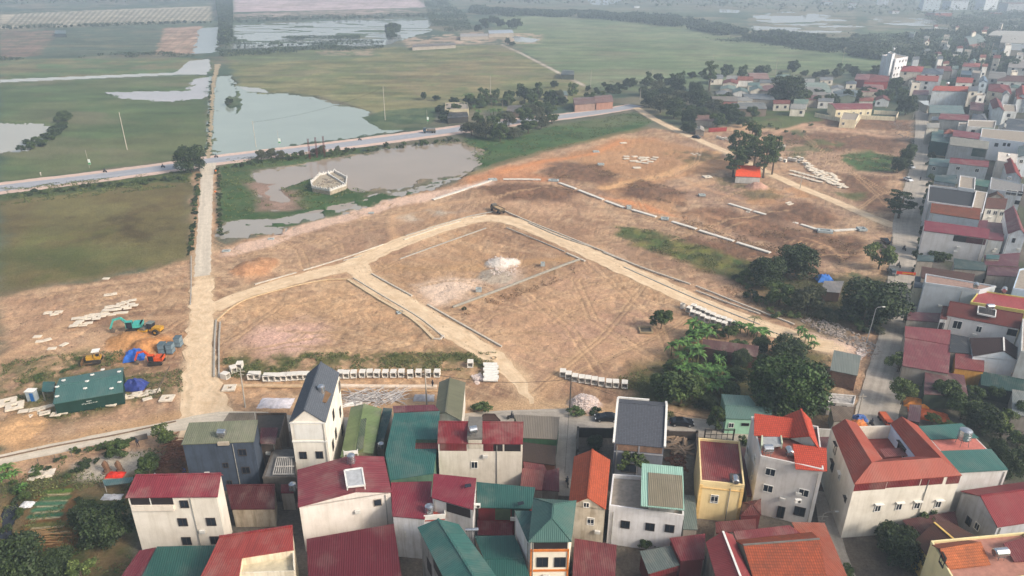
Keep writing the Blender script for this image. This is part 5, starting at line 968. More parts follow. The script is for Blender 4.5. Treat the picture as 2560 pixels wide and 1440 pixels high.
def wallrun(name,label,px,h,c,th=.25,cat='wall',mt=None,posts=True,group=None):
 w_=PP(px);cc=sum(w_,Vector())/len(w_);t=thing(name,label,cat,(cc.x,cc.y,0),group);m=MB();mp=MB()
 for a,b in zip(w_,w_[1:]):
  m.bar(zz(a,h/2),zz(b,h/2),th,h);n_=max(1,int((b-a).length/4))
  for k in range(n_+1):p=a.lerp(b,k/n_);mp.box((p.x,p.y,(h+.15)/2),(th+.12,th+.12,h+.15))
 m.build('wall_panel',mt or wallm(c),t)
 if posts:mp.build('wall_piers',mt or wallm(c),t)
 return t
wallrun('compound_wall','long cream perimeter wall of the compound below the shed rows',[(2037,292),(2140,312),(2150,298),(2238,302)],2.2,(222,212,184))
wallrun('compound_wall','cream rear wall of the compound towards the street trees',[(2185,285),(2245,288),(2238,302)],2.2,(222,212,190))
wallrun('sheet_fence','rust-red sheet fence beside the dark trees on the site edge',[(1772,330),(1815,328)],2.0,(150,60,56),cat='fence')
wallrun('courtyard_wall','mossy grey courtyard wall left of the charcoal-roofed house',[(1444,1096),(1443,1150),(1450,1200)],2.0,(92,88,84))
wallrun('courtyard_wall','dark mossy lane-side wall in front of the charcoal-roofed house',[(1444,1092),(1530,1094)],2.0,(64,62,58))
wallrun('courtyard_wall','brown wall round the log yard beside the yellow house',[(1668,1098),(1740,1100),(1738,1200)],1.8,(84,74,68))
wallrun('courtyard_wall','white gate pillars and wall behind the orange-roofed house',[(2040,1092),(2086,1094)],1.8,(206,204,200))
wallrun('ruined_wall','low broken brick wall beside the patched shack',[(2200,616),(2222,640),(2228,604)],1.4,(120,112,104))
cen=[(sum(a[0]for a in v[2])/4,sum(a[1]for a in v[2])/4)for v in V];VR=random.Random(29)
SETS=[('dull red or orange roof',[(142,72,64),(156,84,68),(126,62,60)]),('grey or slate roof',[(120,124,126),(92,100,110),(150,148,142)]),('teal or green roof',[(86,116,110),(110,134,122)]),('flat white roof',None)]
zones=[([(2275,2560),(58,330)],46,'upper right village'),([(2010,2210),(196,250)],8,'shed rows by the compound'),([(1790,2010),(192,268)],22,'sheds by the wood')]
for(xr,yr),n_,where in zones:
 k=0;tries=0
 while k<n_ and tries<900:
  tries+=1;x=VR.uniform(*xr);y=VR.uniform(*yr)
  if any(abs(x-a)/2.0<13*(.5+y/300)and abs(y-b)<9*(.5+y/300)for a,b in cen)or x<2330 and y>236 and where[0]=='u':continue
  cen.append((x,y));k+=1;si=VR.choice([0,0,1,1,2,3]);nm_,cs=SETS[si];s_=(P(x,y)-Vector((0,0,CAMH))).length/FP;wd=VR.uniform(6,9)/s_;dp=wd*.34;z_=VR.choice([4.5,6.5,8,9.5,11]if where[0]=='u' else[3.6,4.2]);si=si if where[0]=='u' else VR.choice([1,1,1,0,2]);nm_,cs=SETS[si];wd*=1 if where[0]=='u' else 1.5;sk=VR.uniform(-4,4)
  house('house','small house with '+nm_+' packed into the '+where,[(x-wd/2,y+dp/2),(x+wd/2,y+dp/2+sk*.3),(x-wd/2+sk,y-dp/2)],z_,'flat' if si==3 else VR.choice(['gx','gx','hx','gy']),VR.uniform(1,1.8),None if si==3 else(tileroof if si==0 else metalroof)(VR.choice(cs),.5,.35),VR.choice([(206,206,204),(190,186,176),(214,208,196),(170,176,182)]),.3,auto=(max(1,int(z_/3.3)),4,'fl')if k%2 else None,wsz=(1.3,1.4),style='d',group='small houses with '+nm_+', '+where,cat='house')
# ================================================================== VEGETATION
def quads_mesh(name,co,mats):
 n=len(co)//4;me=bpy.data.meshes.new(name);me.vertices.add(len(co));me.vertices.foreach_set('co',co.astype(np.float32).ravel())
 me.loops.add(n*4);me.loops.foreach_set('vertex_index',np.arange(n*4,dtype=np.int32));me.polygons.add(n);me.polygons.foreach_set('loop_start',np.arange(0,n*4,4,dtype=np.int32));me.update(calc_edges=True)
 me.materials.append(mats);return me
def leaves_at(c,nrm,size,rs,elong=1.5):
 n=len(c);r=rs.normal(size=(n,3));v=nrm*.9+r*.75;v/=np.linalg.norm(v,axis=1)[:,None]+1e-9
 u=np.cross(v,rs.normal(size=(n,3)));u/=np.linalg.norm(u,axis=1)[:,None]+1e-9;w_=np.cross(v,u)
 s=(size*(.6+.8*rs.random(n)))[:,None];u=u*s*elong*.5;w_=w_*s*.5
 return np.stack([c-u,c-w_*.8,c+u,c+w_*.8],1).reshape(-1,3)
def crown_pts(lobes,n,rs,shell=.45):
 wts=np.array([l[3]**2*(l[4]if len(l)>4 else 1)for l in lobes]);k=rs.choice(len(lobes),n,p=wts/wts.sum());L=np.array([l[:4]+((l[4],)if len(l)>4 else(1,))for l in lobes])[k]
 d=rs.normal(size=(n,3));d/=np.linalg.norm(d,axis=1)[:,None];flip=(d[:,2]<-.35)&(rs.random(n)<.6);d[flip,2]*=-1
 rad=L[:,3]*(shell+(1-shell)*rs.random(n)**.5)*(1+.18*np.sin(d[:,0]*7+k)*np.cos(d[:,1]*6+k*2));c=L[:,:3]+d*rad[:,None]*np.stack([np.ones(n),np.ones(n),L[:,4]],1)
 return c,d
def make_tree(name,kind,seed,R,H,cb,n,leaf,mat,nl=14,flat=.75,open_=.0,trunks=1):
 rs=np.random.RandomState(seed);t=thing(name,'tree','tree');lobes=[]
 for i in range(nl):
  a=rs.rand()*6.283;q=rs.rand();h=cb+(H-cb)*(.12+.8*rs.rand());env=math.sqrt(max(.05,1-((h-(cb+(H-cb)*.42))/((H-cb)*.62))**2));r=R*(.25+.55*math.sqrt(q))*env
  lobes.append((r*math.cos(a),r*math.sin(a),h,R*(.28+.22*rs.rand())*(1-open_*.45),flat))
 c,d=crown_pts(lobes,n,rs);me=quads_mesh('crown',leaves_at(c,d,leaf,rs),mat);o=bpy.data.objects.new('crown',me);col.objects.link(o);o.parent=t
 bark=plain((92,78,64),.9);tm=MB()
 for k in range(trunks):
  bx=(k-(trunks-1)/2)*.5;tm=tm if k==0 else tm;r0=.035*H/math.sqrt(trunks)
  tm.tube([(bx,0,-.2),(bx+.1*rs.randn(),.1*rs.randn(),H*.25),(bx+.25*rs.randn(),.2*rs.randn(),H*.6),(bx*1.3,.2,H*.85)],[r0,r0*.8,r0*.5,r0*.2],7)
  for l in lobes[k::trunks][:7]:z0=min(l[2]*.7,H*.55);tm.tube([(bx,0,z0*.75),(l[0]*.5+bx*.5,l[1]*.5,z0),(l[0],l[1],l[2])],[r0*.4,r0*.28,r0*.1],5)
 tm.build('trunk',bark,t,off=(0,0,0));return t
G_D=leafm((34,46,28),(58,72,40));G_M=leafm((48,64,32),(80,96,50));G_L=leafm((66,82,42),(96,108,58));G_Y=leafm((84,96,46),(122,124,60));G_B=leafm((52,60,42),(84,86,62));G_BAN=leafm((60,90,40),(96,128,62))
G_BIG=leafm((34,50,26),(62,84,38))
PT={};G_L2=leafm((50,68,38),(82,96,54))
def proto(k):
 if k in PT:return PT[k]
 f=dict(
big=lambda:make_tree('broadleaf_tree',0,3,5,9,1.6,17000,.30,G_BIG,34,.8),
dark=lambda:make_tree('dark_tree',0,5,4,7.2,1.0,8000,.32,G_D,22,.85),
mid=lambda:make_tree('green_tree',0,8,3,5.6,1.2,4200,.32,G_M,16,.85),
light=lambda:make_tree('olive_tree',0,9,3,5.4,1.4,3000,.3,G_L,16,.8,.3),
brown=lambda:make_tree('dusty_tree',0,10,3,5.4,.8,4200,.28,G_B,16,.85),
loose=lambda:make_tree('tall_open_tree',0,12,3.9,12.5,3.4,4200,.36,G_L2,30,.6,.55),
loosed=lambda:make_tree('tall_open_tree',0,14,3.7,12.5,4.0,3800,.36,G_M,26,.6,.55),
wide=lambda:make_tree('spreading_tree',0,15,4,6.0,2.2,4200,.3,G_L,22,.5,.45,2),
far=lambda:make_tree('field_tree',0,18,3.2,5,.3,1300,.6,G_D,16,.9,.45),
far2=lambda:make_tree('field_tree',0,19,3,6.6,.5,1200,.6,G_M,16,.9,.5),
bush=lambda:make_tree('bush',0,21,1.3,1.9,.1,800,.24,G_M,9,.8),
bushd=lambda:make_tree('bush',0,22,1.3,1.8,.1,800,.24,G_D,9,.8),
bushy=lambda:make_tree('bush',0,23,1.3,1.6,.1,700,.22,G_L,9,.7),
layer=lambda:make_tree('layered_tree',0,25,4,9.5,1.2,4600,.3,G_D,30,.25,.5),
banana=make_banana,palm=make_palm)[k]
 PT[k]=f();return PT[k]
def frond(m,base,a,L,w_,lift,droop,n=6,cut=0):
 d=Vector((math.cos(a),math.sin(a),0));s_=Vector((-d.y,d.x,0));pts=[]
 for i in range(n+1):t=i/n;pts.append((base+d*(L*t*(1-.15*t))+Vector((0,0,lift*t-droop*t*t)),w_*math.sin(math.pi*min(1,.12+t*.86))*.5+.02))
 for i,((p,w0),(q,w1))in enumerate(zip(pts,pts[1:])):
  for sg in(-1,1):up=Vector((0,0,.25*w0));up1=Vector((0,0,.25*w1));k=1 if not cut else.72;m.face([p,p.lerp(q,k),p.lerp(q,k)+s_*sg*w1+up1,p+s_*sg*w0+up][::sg])
def make_banana():
 t=thing('banana_plant','banana plant','plant');rr=random.Random(4);tm=MB()
 for i,(x,y,h)in enumerate(((0,0,2.6),(.9,.4,2.2),(-.7,.7,2.0))):
  tm.tube([(x,y,-.1),(x*1.1,y*1.1,h*.6),(x*1.15,y*1.15,h)],[.16,.12,.08],6);lm=MB()if i==0 else lm
  for k in range(9):frond(lm,Vector((x*1.15,y*1.15,h-.1)),k*2.4+rr.random(),2.1+.5*rr.random(),.55,1.5+rr.random()*.8,1.6+rr.random(),6,0)
 lm.build('leaves',G_BAN,t,off=(0,0,0));tm.build('stem',plain((104,104,64),.8),t,off=(0,0,0));return t
def make_palm():
 t=thing('palm_tree','palm','palm');rr=random.Random(6);tm=MB();tm.tube([(0,0,-.1),(.1,0,2.4),(.25,.1,5.2)],[.2,.15,.12],7);tm.build('trunk',plain((120,110,96),.9),t,off=(0,0,0));lm=MB()
 for k in range(20):
  a=k*2.4;L=2.2+.6*rr.random();lift=.3+1.6*rr.random();base=Vector((.25,.1,5.2));d=Vector((math.cos(a),math.sin(a),0));s_=Vector((-d.y,d.x,0))
  for i in range(12):
   t_=(i+1)/12;p=base+d*L*t_+Vector((0,0,lift*t_-1.7*t_*t_));w_=.5*math.sin(math.pi*min(1,.15+t_*.8))
   for sg in(-1,1):lm.face([p,p+d*.12,p+s_*sg*w_+d*.2+Vector((0,0,-.22))])
 lm.build('fronds',G_M,t,off=(0,0,0));return t
PW=dict(big=11,dark=8.6,mid=6.6,light=6.4,brown=6.6,loose=6.6,loosed=6.2,wide=8.6,far=6.6,far2=6.4,bush=2.9,bushd=2.9,bushy=2.9,layer=8.4,banana=4.4,palm=5.2)
TR=random.Random(11)
def tree(px,py,w_,kind,label,group=None,hs=1.0,cat=None,zofs=0):
 b=P(px,py);dep=(R3.transposed()@(b-Vector((0,0,CAMH)))).z*-1;s_=w_*dep/FP/PW[kind]
 b.z=zofs;vr=.28 if group else.08;return put(proto(kind),b,TR.random()*6.28,(s_*TR.uniform(1-vr,1+vr),s_*TR.uniform(1-vr,1+vr),s_*hs*TR.uniform(1-vr*.8,1+vr*.8)),label,group,cat)
def belt(pts,n,jx,jy,ws,kinds,label,group,hs=1.0,cat='tree'):
 tot=[0]
 for a,b in zip(pts,pts[1:]):tot.append(tot[-1]+math.hypot(b[0]-a[0],b[1]-a[1]))
 for i in range(n):
  u=(i+.5)/n*tot[-1];x=np.interp(u,tot,[p[0]for p in pts]);y=np.interp(u,tot,[p[1]for p in pts])
  tree(x+TR.uniform(-jx,jx),y+TR.uniform(-jy,jy),TR.uniform(*ws),TR.choice(kinds),label,group,hs,cat)
tree(480,430,76,'dark','dense dark round tree at the junction of the main road and concrete road',hs=.95)
tree(1960,1035,205,'big','largest round green tree beside the mint-green house',hs=.86)
tree(1965,905,112,'dark','dark tree crown behind the largest round green tree',hs=.62)
tree(1700,1010,128,'mid','broad dull green tree behind the black parked sedan',hs=.8)
tree(1650,978,60,'mid','small tree at the left end of the overgrown corner lot',hs=.8)
tree(1652,822,60,'mid','lone leafy tree beside the square stone-edged pit',hs=1.0)
tree(1990,690,118,'dark','tall black-green tree left of the rubble track',hs=.74)
tree(1915,716,90,'dark','medium dark tree left of the tall black-green tree',hs=.9)
tree(1946,762,78,'mid','green bushy tree below the medium dark tree',hs=.8)
tree(2018,778,84,'brown','dusty brown-green tree left of the patched shack',hs=.95)
tree(1866,704,50,'light','small olive tree at the end of the weedy strip',hs=.8)
tree(2178,806,158,'dark','huge black-green tree leaning over the village street',hs=.76)
tree(2130,790,70,'dark','dark undergrowth tree at the foot of the huge street tree',hs=.8)
tree(2196,672,84,'light','airy grey-green tree above the huge street tree',hs=.9)
tree(2128,712,44,'palm','small palm beside the blue tarpaulin roof',cat='palm',hs=.6)
tree(2246,545,78,'layer','layered dark tree where the diagonal path meets the street',hs=.9)
tree(2262,418,44,'dark','dark street-side tree beside the green puddle, upper',hs=1.2)
tree(2244,432,40,'dark','dark street-side tree beside the green puddle, lower left',hs=1.1)
tree(2270,400,36,'mid','dark street-side tree beside the green puddle, nearest the street',hs=1.2)
tree(2252,1010,84,'wide','spreading olive tree leaning over the street by the orange tarpaulins',hs=1.1)
tree(2245,930,78,'wide','spreading olive tree beside the faded red corner roof',hs=.8)
tree(1965,262,84,'dark','round dark tree between the grey warehouse and the walled compound',hs=.9)
tree(2006,262,40,'mid','smaller tree right of the round dark tree by the compound',hs=.9)
tree(2262,288,52,'dark','dark tree at the top end of the village street',hs=1.1)
tree(1772,228,36,'loosed','tall dark tree rising over the far end of the tree grove',hs=1.0)
tree(375,1190,60,'mid','dark green tree beside the rubble heap and white sheets',hs=1.1)
tree(300,1142,58,'mid','leafy tree on the grey lane by the standing person',hs=.9)
tree(415,1112,66,'light','light green tree behind the rubble heap',hs=1.0)
tree(360,1240,60,'dark','dark tree squeezed left of the white loggia house',hs=1.0)
tree(272,1360,130,'dark','large dark tree left of the white loggia house',hs=.95)
tree(215,1310,70,'dark','dark tree beside the vegetable beds',hs=.9)
tree(60,1450,150,'dark','dark tree in the bottom left corner',hs=.9)
tree(150,1435,90,'dark','dark tree between the corner tree and the lighter one',hs=.9)
tree(208,1448,70,'light','lighter green tree at the bottom edge of the left garden',hs=1.0)
tree(970,1462,60,'light','thin leafy branch tree in front of the dark crimson roof',hs=1.4)
tree(1564,1238,56,'bushy','leafy vine plant on the planted roof terrace',hs=.8,cat='plant',zofs=6.7)
tree(1588,1248,50,'bush','green creeper beside the mint canopy on the roof terrace',hs=.8,cat='plant',zofs=6.7)
tree(1545,1255,26,'bushy','small potted shrub at the left parapet of the roof terrace',hs=.8,cat='plant',zofs=6.7)
tree(1612,1372,42,'mid','dark bush at the foot of the white canopy house',hs=.8)
tree(1645,1376,30,'bush','smaller bush right of the dark one at the white canopy house',hs=.9,cat='bush')
tree(1487,1122,42,'dark','dark shrub inside the mossy courtyard',hs=.9)
tree(1206,1026,58,'bush','flat green shrub beside the lane left of the motorbike',hs=.45,cat='bush')
tree(1440,1036,50,'bush','weedy bush at the foot of the pole by the stone heap',hs=.5,cat='bush')
tree(1490,1034,36,'bushd','weedy bush between the stone heap and the lane',hs=.5,cat='bush')
tree(1788,1075,46,'mid','hedge-like tree left of the mint-green house',hs=1.5)
tree(1856,1112,28,'bush','shrub beside the steel gate frame of the yellow house',hs=1.3,cat='bush')
tree(2240,1400,110,'dark','dark yard tree in front of the U-roofed house, lower',hs=.9)
tree(2300,1420,90,'dark','dark yard tree beside the temple roof',hs=.9)
tree(2212,1345,54,'mid','yard tree left of the palm in front of the U-roofed house',hs=.9)
tree(2254,1345,46,'palm','areca palm against the wall of the U-roofed house',cat='palm',hs=.7)
tree(2308,1330,66,'mid','tall leafy tree against the wall of the U-roofed house',hs=1.1)
tree(2105,1448,56,'mid','round treetop at the bottom edge in the back alley',hs=.8)
tree(1160,776,14,'bushd','tiny shrub at the foot of the long block wall',hs=1.0,cat='bush')
tree(575,262,26,'bushd','round bush standing in the green-edged pond',hs=.9,cat='bush')
for i,(x,y,w_,k)in enumerate([(2350,1010,70,'mid'),(2400,1050,90,'mid'),(2452,1080,80,'dark'),(2380,1095,70,'wide'),(2430,1010,60,'mid'),(2500,1090,80,'light'),(2545,1120,70,'mid'),(2530,1190,90,'dark'),(2330,1060,50,'wide'),(2490,1140,60,'dark'),(2480,1000,50,'mid'),(2560,1060,60,'mid')]):
 tree(x,y,w_,k,nth(i)+' garden tree right of the orange tarpaulins, counted outward','garden trees behind the right-hand houses',.9)
for i,(x,y,w_,k)in enumerate([(1832,442,46,'loose'),(1855,432,42,'loosed'),(1884,420,46,'loose'),(1908,444,46,'loose'),(1930,436,46,'loosed'),(1840,408,40,'loose'),(1872,398,42,'loosed'),(1920,404,44,'loose')]):
 tree(x,y,w_,k,'tall open tree in the grove round the orange-roofed hut','tall trees round the orange-roofed hut',.95)
for i,(x,y,w_,k)in enumerate([(1622,268,44,'dark'),(1650,282,50,'brown'),(1684,296,52,'dark'),(1720,312,48,'dark'),(1750,300,46,'dark'),(1700,262,54,'brown'),(1664,250,46,'dark'),(1742,268,50,'dark'),(1784,280,52,'brown'),(1812,300,44,'dark'),(1792,318,40,'mid'),(1640,238,40,'brown'),(1722,332,34,'dark'),(1832,290,36,'mid'),(1690,232,44,'dark'),(1856,318,30,'mid'),(1880,296,36,'mid')]):
 tree(x,y,w_,k,'dark tree in the wood between the main road and the shed rows','trees of the wood by the shed rows',.9)
for i,(x,y,w_,k)in enumerate([(1180,338,50,'brown'),(1215,346,54,'brown'),(1250,352,56,'mid'),(1285,346,54,'brown'),(1320,334,50,'mid'),(1352,322,44,'brown'),(1380,310,40,'mid'),(1232,322,46,'mid'),(1272,316,50,'brown'),(1310,306,46,'mid'),(1345,296,40,'brown'),(1196,318,40,'mid'),(1374,286,34,'mid'),(1250,304,36,'mid')]):
 tree(x,y,w_,k,'roadside tree in the clump beside the pale pond','trees in the clump beside the pale pond',.8)
for i,(x,y,w_,k)in enumerate([(1108,282,34,'far'),(1135,262,30,'far'),(1178,262,32,'far'),(1210,255,34,'far2'),(1240,250,36,'far2'),(1275,262,40,'far'),(1310,252,38,'far'),(1345,246,36,'far2'),(1372,250,30,'far'),(1108,304,30,'far'),(1386,220,26,'far'),(1300,232,30,'far2'),(1060,250,24,'far'),(1092,252,20,'far'),(1408,262,26,'far'),(1334,268,30,'far2')]):
 tree(x,y,w_,k,'tree on the far side of the main road round the roadside stall','trees beyond the main road',.9)
for i in range(12):tree(1166+TR.uniform(0,110),290-TR.uniform(0,40),TR.uniform(16,24),'banana' if i%3 else 'palm','banana plant or palm in the grove by the black roadside stall','banana grove by the roadside stall',1.0,'plant')
for i in range(9):tree(1466+i*12+TR.uniform(-4,4),232-TR.uniform(0,14),TR.uniform(12,18),'palm' if i%2 else 'far','small palm or tree in the row behind the roadside shops','row behind the roadside shops',1.0,'tree')
for x,y in[(1700,905),(1722,880),(1744,905),(1762,888),(1716,930),(1740,940),(1770,935),(1792,920),(1800,950),(1778,962),(1750,968),(1725,965),(1700,950),(1812,975),(1790,985),(1765,990),(1690,890),(1745,858),(1765,850),(1735,835)]:
 tree(x,y,TR.uniform(40,54),'banana','banana plant in the grove in front of the rusty brick shed','banana grove by the rusty brick shed',1.0,'plant')
for x,y in[(1868,838),(1890,850),(1905,842),(1880,826),(1850,830)]:tree(x,y,TR.uniform(32,44),'banana' if x!=1880 else 'palm','banana plant at the lower kerb of the long site road','banana plants by the lower kerb',1.0,'plant')
for x,y,k in[(1730,850,'mid'),(1780,838,'mid'),(1820,846,'mid'),(1800,905,'dark'),(1845,880,'mid'),(1850,920,'dark'),(1840,955,'dark'),(1900,880,'dark'),(1680,930,'mid'),(1660,1005,'bush'),(1770,1020,'dark'),(1825,1000,'mid')]:
 tree(x,y,TR.uniform(44,60),k,'undergrowth tree in the overgrown corner lot','undergrowth of the overgrown corner lot',.75,'tree')
for x,y in[(2020,860),(2034,872),(2002,838)]:tree(x,y,30,'banana','banana plant at the end of the long site road','banana plants at the end of the site road',1.0,'plant')
for x,y in[(12,1185),(30,1200),(4,1215),(62,1232)]:tree(x,y,38,'banana','banana plant at the left edge above the vegetable beds','banana plants at the left edge',1.0,'plant')
belt([(2040,790),(2100,800),(2160,830),(2200,820)],12,8,10,(24,40),['mid','dark','brown'],'scrubby tree at the foot of the huge street tree','scrub below the huge street tree',.7)
belt([(1860,680),(1840,700),(1880,740),(1940,790),(2000,800)],12,8,8,(20,36),['bush','bushy','bushd'],'weedy bush at the lower edge of the dark tree group','bushes below the dark tree group',.8,'bush')
belt([(60,372),(110,355),(150,330),(170,305),(140,296)],26,12,9,(20,34),['far','mid','far'],'bushy tree curving round the small left pond','bushes round the small left pond',.6)
belt([(20,492),(160,478),(300,464),(440,448),(474,444)],30,10,5,(9,22),['bush','bushd'],'bush in the hedge along the lower side of the main road','hedge along the lower side of the main road',.8,'bush')
belt([(560,422),(640,410),(760,396),(900,379),(1060,359),(1160,350)],44,12,4,(8,20),['bush','bushd'],'bush on the bank between the main road and the pale pond','bushes on the pale pond bank',.9,'bush')
belt([(640,402),(720,394),(800,386),(850,380)],8,8,3,(20,32),['brown','bush'],'small thorny tree on the bank behind the red posts','small trees on the pond bank',.9)
belt([(496,440),(490,500),(484,560),(478,610),(474,640)],64,4,7,(6,17),['bushd','bush','bushd'],'dark bush in the hedge left of the concrete road','hedge left of the concrete road',.7,'bush')
belt([(546,425),(546,480),(550,540),(552,590)],50,5,7,(5,15),['bushd','bush'],'dark bush in the strip right of the concrete road','hedge right of the concrete road',.7,'bush')
belt([(518,380),(521,340),(523,290),(524,240),(526,200)],34,4,6,(4,9),['bush','bushd'],'low bush beside the earth track','bushes beside the earth track',.8,'bush')
belt([(1470,250),(1540,225),(1620,218),(1740,205),(1830,195),(1960,188),(2100,190),(2200,182)],60,22,12,(12,34),['far','far2','far'],'tree in the broken row between the green plain and the sheds','trees between the plain and the sheds',.9)
belt([(1105,300),(1180,268),(1260,258),(1340,250),(1420,248),(1380,275),(1300,285)],40,16,10,(16,34),['far','far2','brown','mid'],'tree in the belt of trees behind the main road','belt of trees behind the main road',.9)
belt([(1610,250),(1680,262),(1760,290),(1840,300),(1780,250),(1700,235)],22,20,14,(24,44),['brown','mid','dark'],'tree of the mixed wood left of the low sheds','mixed wood left of the low sheds',.8)
belt([(1960,250),(2060,256),(2120,250),(2200,252),(2260,258),(2250,230),(2230,212)],34,14,12,(22,36),['far','far','far2'],'dark tree among the roofs behind the walled compound','trees behind the walled compound',.95)
belt([(2320,160),(2400,150),(2500,160),(2540,176),(2400,170),(2330,180)],40,16,10,(18,30),['far','far2'],'tree behind the upper village roofs','trees behind the upper village',.95)
belt([(2370,215),(2380,240),(2450,245),(2460,260),(2400,290),(2490,300)],14,10,8,(16,26),['far'],'small tree between upper village houses','trees between upper village houses',.9)
belt([(2336,340),(2322,400),(2326,460),(2312,520),(2304,560),(2298,620),(2284,690),(2286,740),(2268,800),(2268,850)],34,3,8,(14,24),['bushd','bush'],'potted shrub in the row along the house fronts of the village street','shrubs along the village street fronts',1.2,'bush')
belt([(2330,645),(2350,655),(2365,648)],5,6,5,(26,34),['mid','dark'],'yard tree below the big whitewashed wall','yard trees below the whitewashed wall',.8)
belt([(2500,330),(2500,560),(2540,520),(2480,430)],8,8,12,(14,22),['mid','far'],'small yard tree between the right-edge houses','yard trees at the right edge',.9)
belt([(1780,300),(1900,310),(1990,330),(2030,318)],14,14,8,(12,22),['bush','bushy'],'weedy bush on the upper edge of the site','bushes on the upper site edge',.7,'bush')
belt([(60,1222),(140,1145),(240,1120),(330,1105),(200,1175),(150,1200)],22,10,8,(16,32),['bush','bushy','bushd'],'weedy bush between the grey lane and the garden','bushes along the grey lane',.7,'bush')
belt([(60,960),(140,930),(220,900),(300,895)],12,20,12,(12,24),['bush','bushy'],'weed clump behind the green-roofed site cabin','weeds behind the site cabin',.4,'bush')
belt([(985,100),(975,92),(1000,84)],4,6,4,(22,36),['far'],'dark tree on the bank of the flooded field','trees on the flooded field bank',1.0)
belt([(1190,78),(1230,62),(1280,66),(1300,76)],9,8,5,(22,32),['far'],'dark tree beside the far blue farm roof','trees beside the far farm',1.0)
belt([(1262,108),(1290,116)],2,4,2,(14,20),['far'],'small tree beside the far farm path','trees beside the far farm path',1.0)
belt([(0,74),(180,68),(360,62),(535,57)],34,4,1.5,(6,11),['far'],'small tree in the far row below the striped fields','far row below the striped fields',1.0)
belt([(590,56),(760,50),(920,46),(1075,42)],40,4,2,(5,10),['far'],'small tree in the far row above the flooded fields','far row above the flooded fields',.9)
belt([(590,120),(740,114),(960,108)],30,4,1.5,(5,8),['far'],'small tree in the row along the flooded field','row along the flooded field',.9)
belt([(2300,200),(2380,120),(2440,180),(2540,130),(2480,250),(2550,300),(2400,330),(2360,260)],40,22,16,(10,20),['far','far2','mid'],'small tree squeezed between the roofs of the upper village','trees squeezed between upper village roofs',1.0)
belt([(20,1180),(60,1260),(20,1330),(60,1400),(180,1390),(250,1290),(190,1250)],26,12,10,(18,34),['bush','bushd','mid'],'bush in the scrub round the vegetable beds','scrub round the vegetable beds',.8,'bush')
def far_wood(name,label,polys,n,leaf,h,mat):
 rs=np.random.RandomState(len(label));P_=[]
 for poly,wgt in polys:
  a=np.array([tuple(P(*p)[:2])for p in poly]);mn,mx=a.min(0),a.max(0);got=0;need=int(n*wgt);tries=0
  while got<need and tries<60:
   q=mn+(mx-mn)*rs.random((need*3,2));s_=sdist([tuple(v)for v in a],q[:,0],q[:,1]);q=q[s_>0];f=fbm(q[:,0],q[:,1],26,3,88)
   q=q[f>.47][:need-got];got+=len(q);tries+=1;P_.append(q)
 q=np.concatenate(P_);top=h*(.35+.9*fbm(q[:,0],q[:,1],11,3,90));z=top*rs.random(len(q))**.45
 c=np.column_stack([q,z]);d=np.tile([0,0,1.0],(len(q),1));me=quads_mesh(name,leaves_at(c,d,leaf,rs),mat);o=bpy.data.objects.new(name,me);col.objects.link(o);return tag(o,label,kind='stuff')
far_wood('far_tree_belt','dark belt of trees crossing the far plain',[([(1180,18),(1300,30),(1500,34),(1700,46),(1860,80),(2000,92),(2200,122),(2340,150),(2330,168),(2180,150),(1980,118),(1860,100),(1700,70),(1500,48),(1290,44),(1170,34)],1)],60000,1.9,7,G_D)
far_wood('canal_wood','dark straight strip of trees along the far canal',[([(538,0),(582,0),(584,60),(582,124),(546,126),(548,60)],1.0)],24000,1.4,9,G_D)
far_wood('distant_woodland','hazy scattered woodland at the far horizon',[([(1080,-60),(2560,-60),(2560,50),(2200,40),(1900,28),(1700,20),(1400,14),(1080,10)],.7),([(-200,-50),(530,-50),(530,6),(0,12),(-200,14)],.25),([(585,-60),(1080,-60),(1080,-8),(585,-8)],.2)],60000,4.5,9,G_D)
far_wood('far_grove','dark grove beside the far pink fields',[([(1060,8),(1110,4),(1165,40),(1180,76),(1120,84),(1075,60)],1)],9000,1.3,6,G_D)
far_wood('upper_grove','dark grove among far ponds and roofs at the upper right',[([(2080,96),(2250,90),(2440,70),(2560,50),(2700,60),(2700,160),(2480,140),(2360,150),(2200,128)],1),([(2300,48),(2560,30),(2560,60),(2420,84)],.25)],32000,1.5,6.5,G_D)
far_wood('dyke_scrub','scrub lining the dykes between the far fields',[([(0,66),(530,54),(530,60),(0,74)],.12),([(0,140),(200,136),(480,134),(540,130),(700,122),(960,112),(960,122),(560,142),(200,146),(0,154)],.35),([(585,44),(1075,34),(1075,42),(585,54)],.3),([(585,96),(900,92),(900,98),(585,104)],.12),([(585,108),(960,104),(960,110),(585,116)],.1),([(1700,88),(1850,90),(2100,128),(2090,136),(1800,104)],.2)],22000,.9,3.0,G_D)
def tufts(name,label,polys,n,h,mat,leaf=.3):
 rs=np.random.RandomState(n);out=[]
 for poly,wgt in polys:
  a=np.array([tuple(P(*p)[:2])for p in poly]);mn,mx=a.min(0),a.max(0);k=int(n*wgt);q=mn+(mx-mn)*rs.random((k*5,2));s_=sdist([tuple(v)for v in a],q[:,0],q[:,1]);f=fbm(q[:,0],q[:,1],3.5,4,95);q=q[(s_>-1+f*2)&(f>.53)][:k];out.append(q)
 q=np.concatenate(out);c=np.column_stack([q,h*rs.random(len(q))]);d=np.tile([0,0,.6],(len(q),1));me=quads_mesh(name,leaves_at(c,d,leaf,rs),mat);o=bpy.data.objects.new(name,me);col.objects.link(o);return tag(o,label,kind='stuff')
G_W=leafm((62,76,40),(104,108,62))
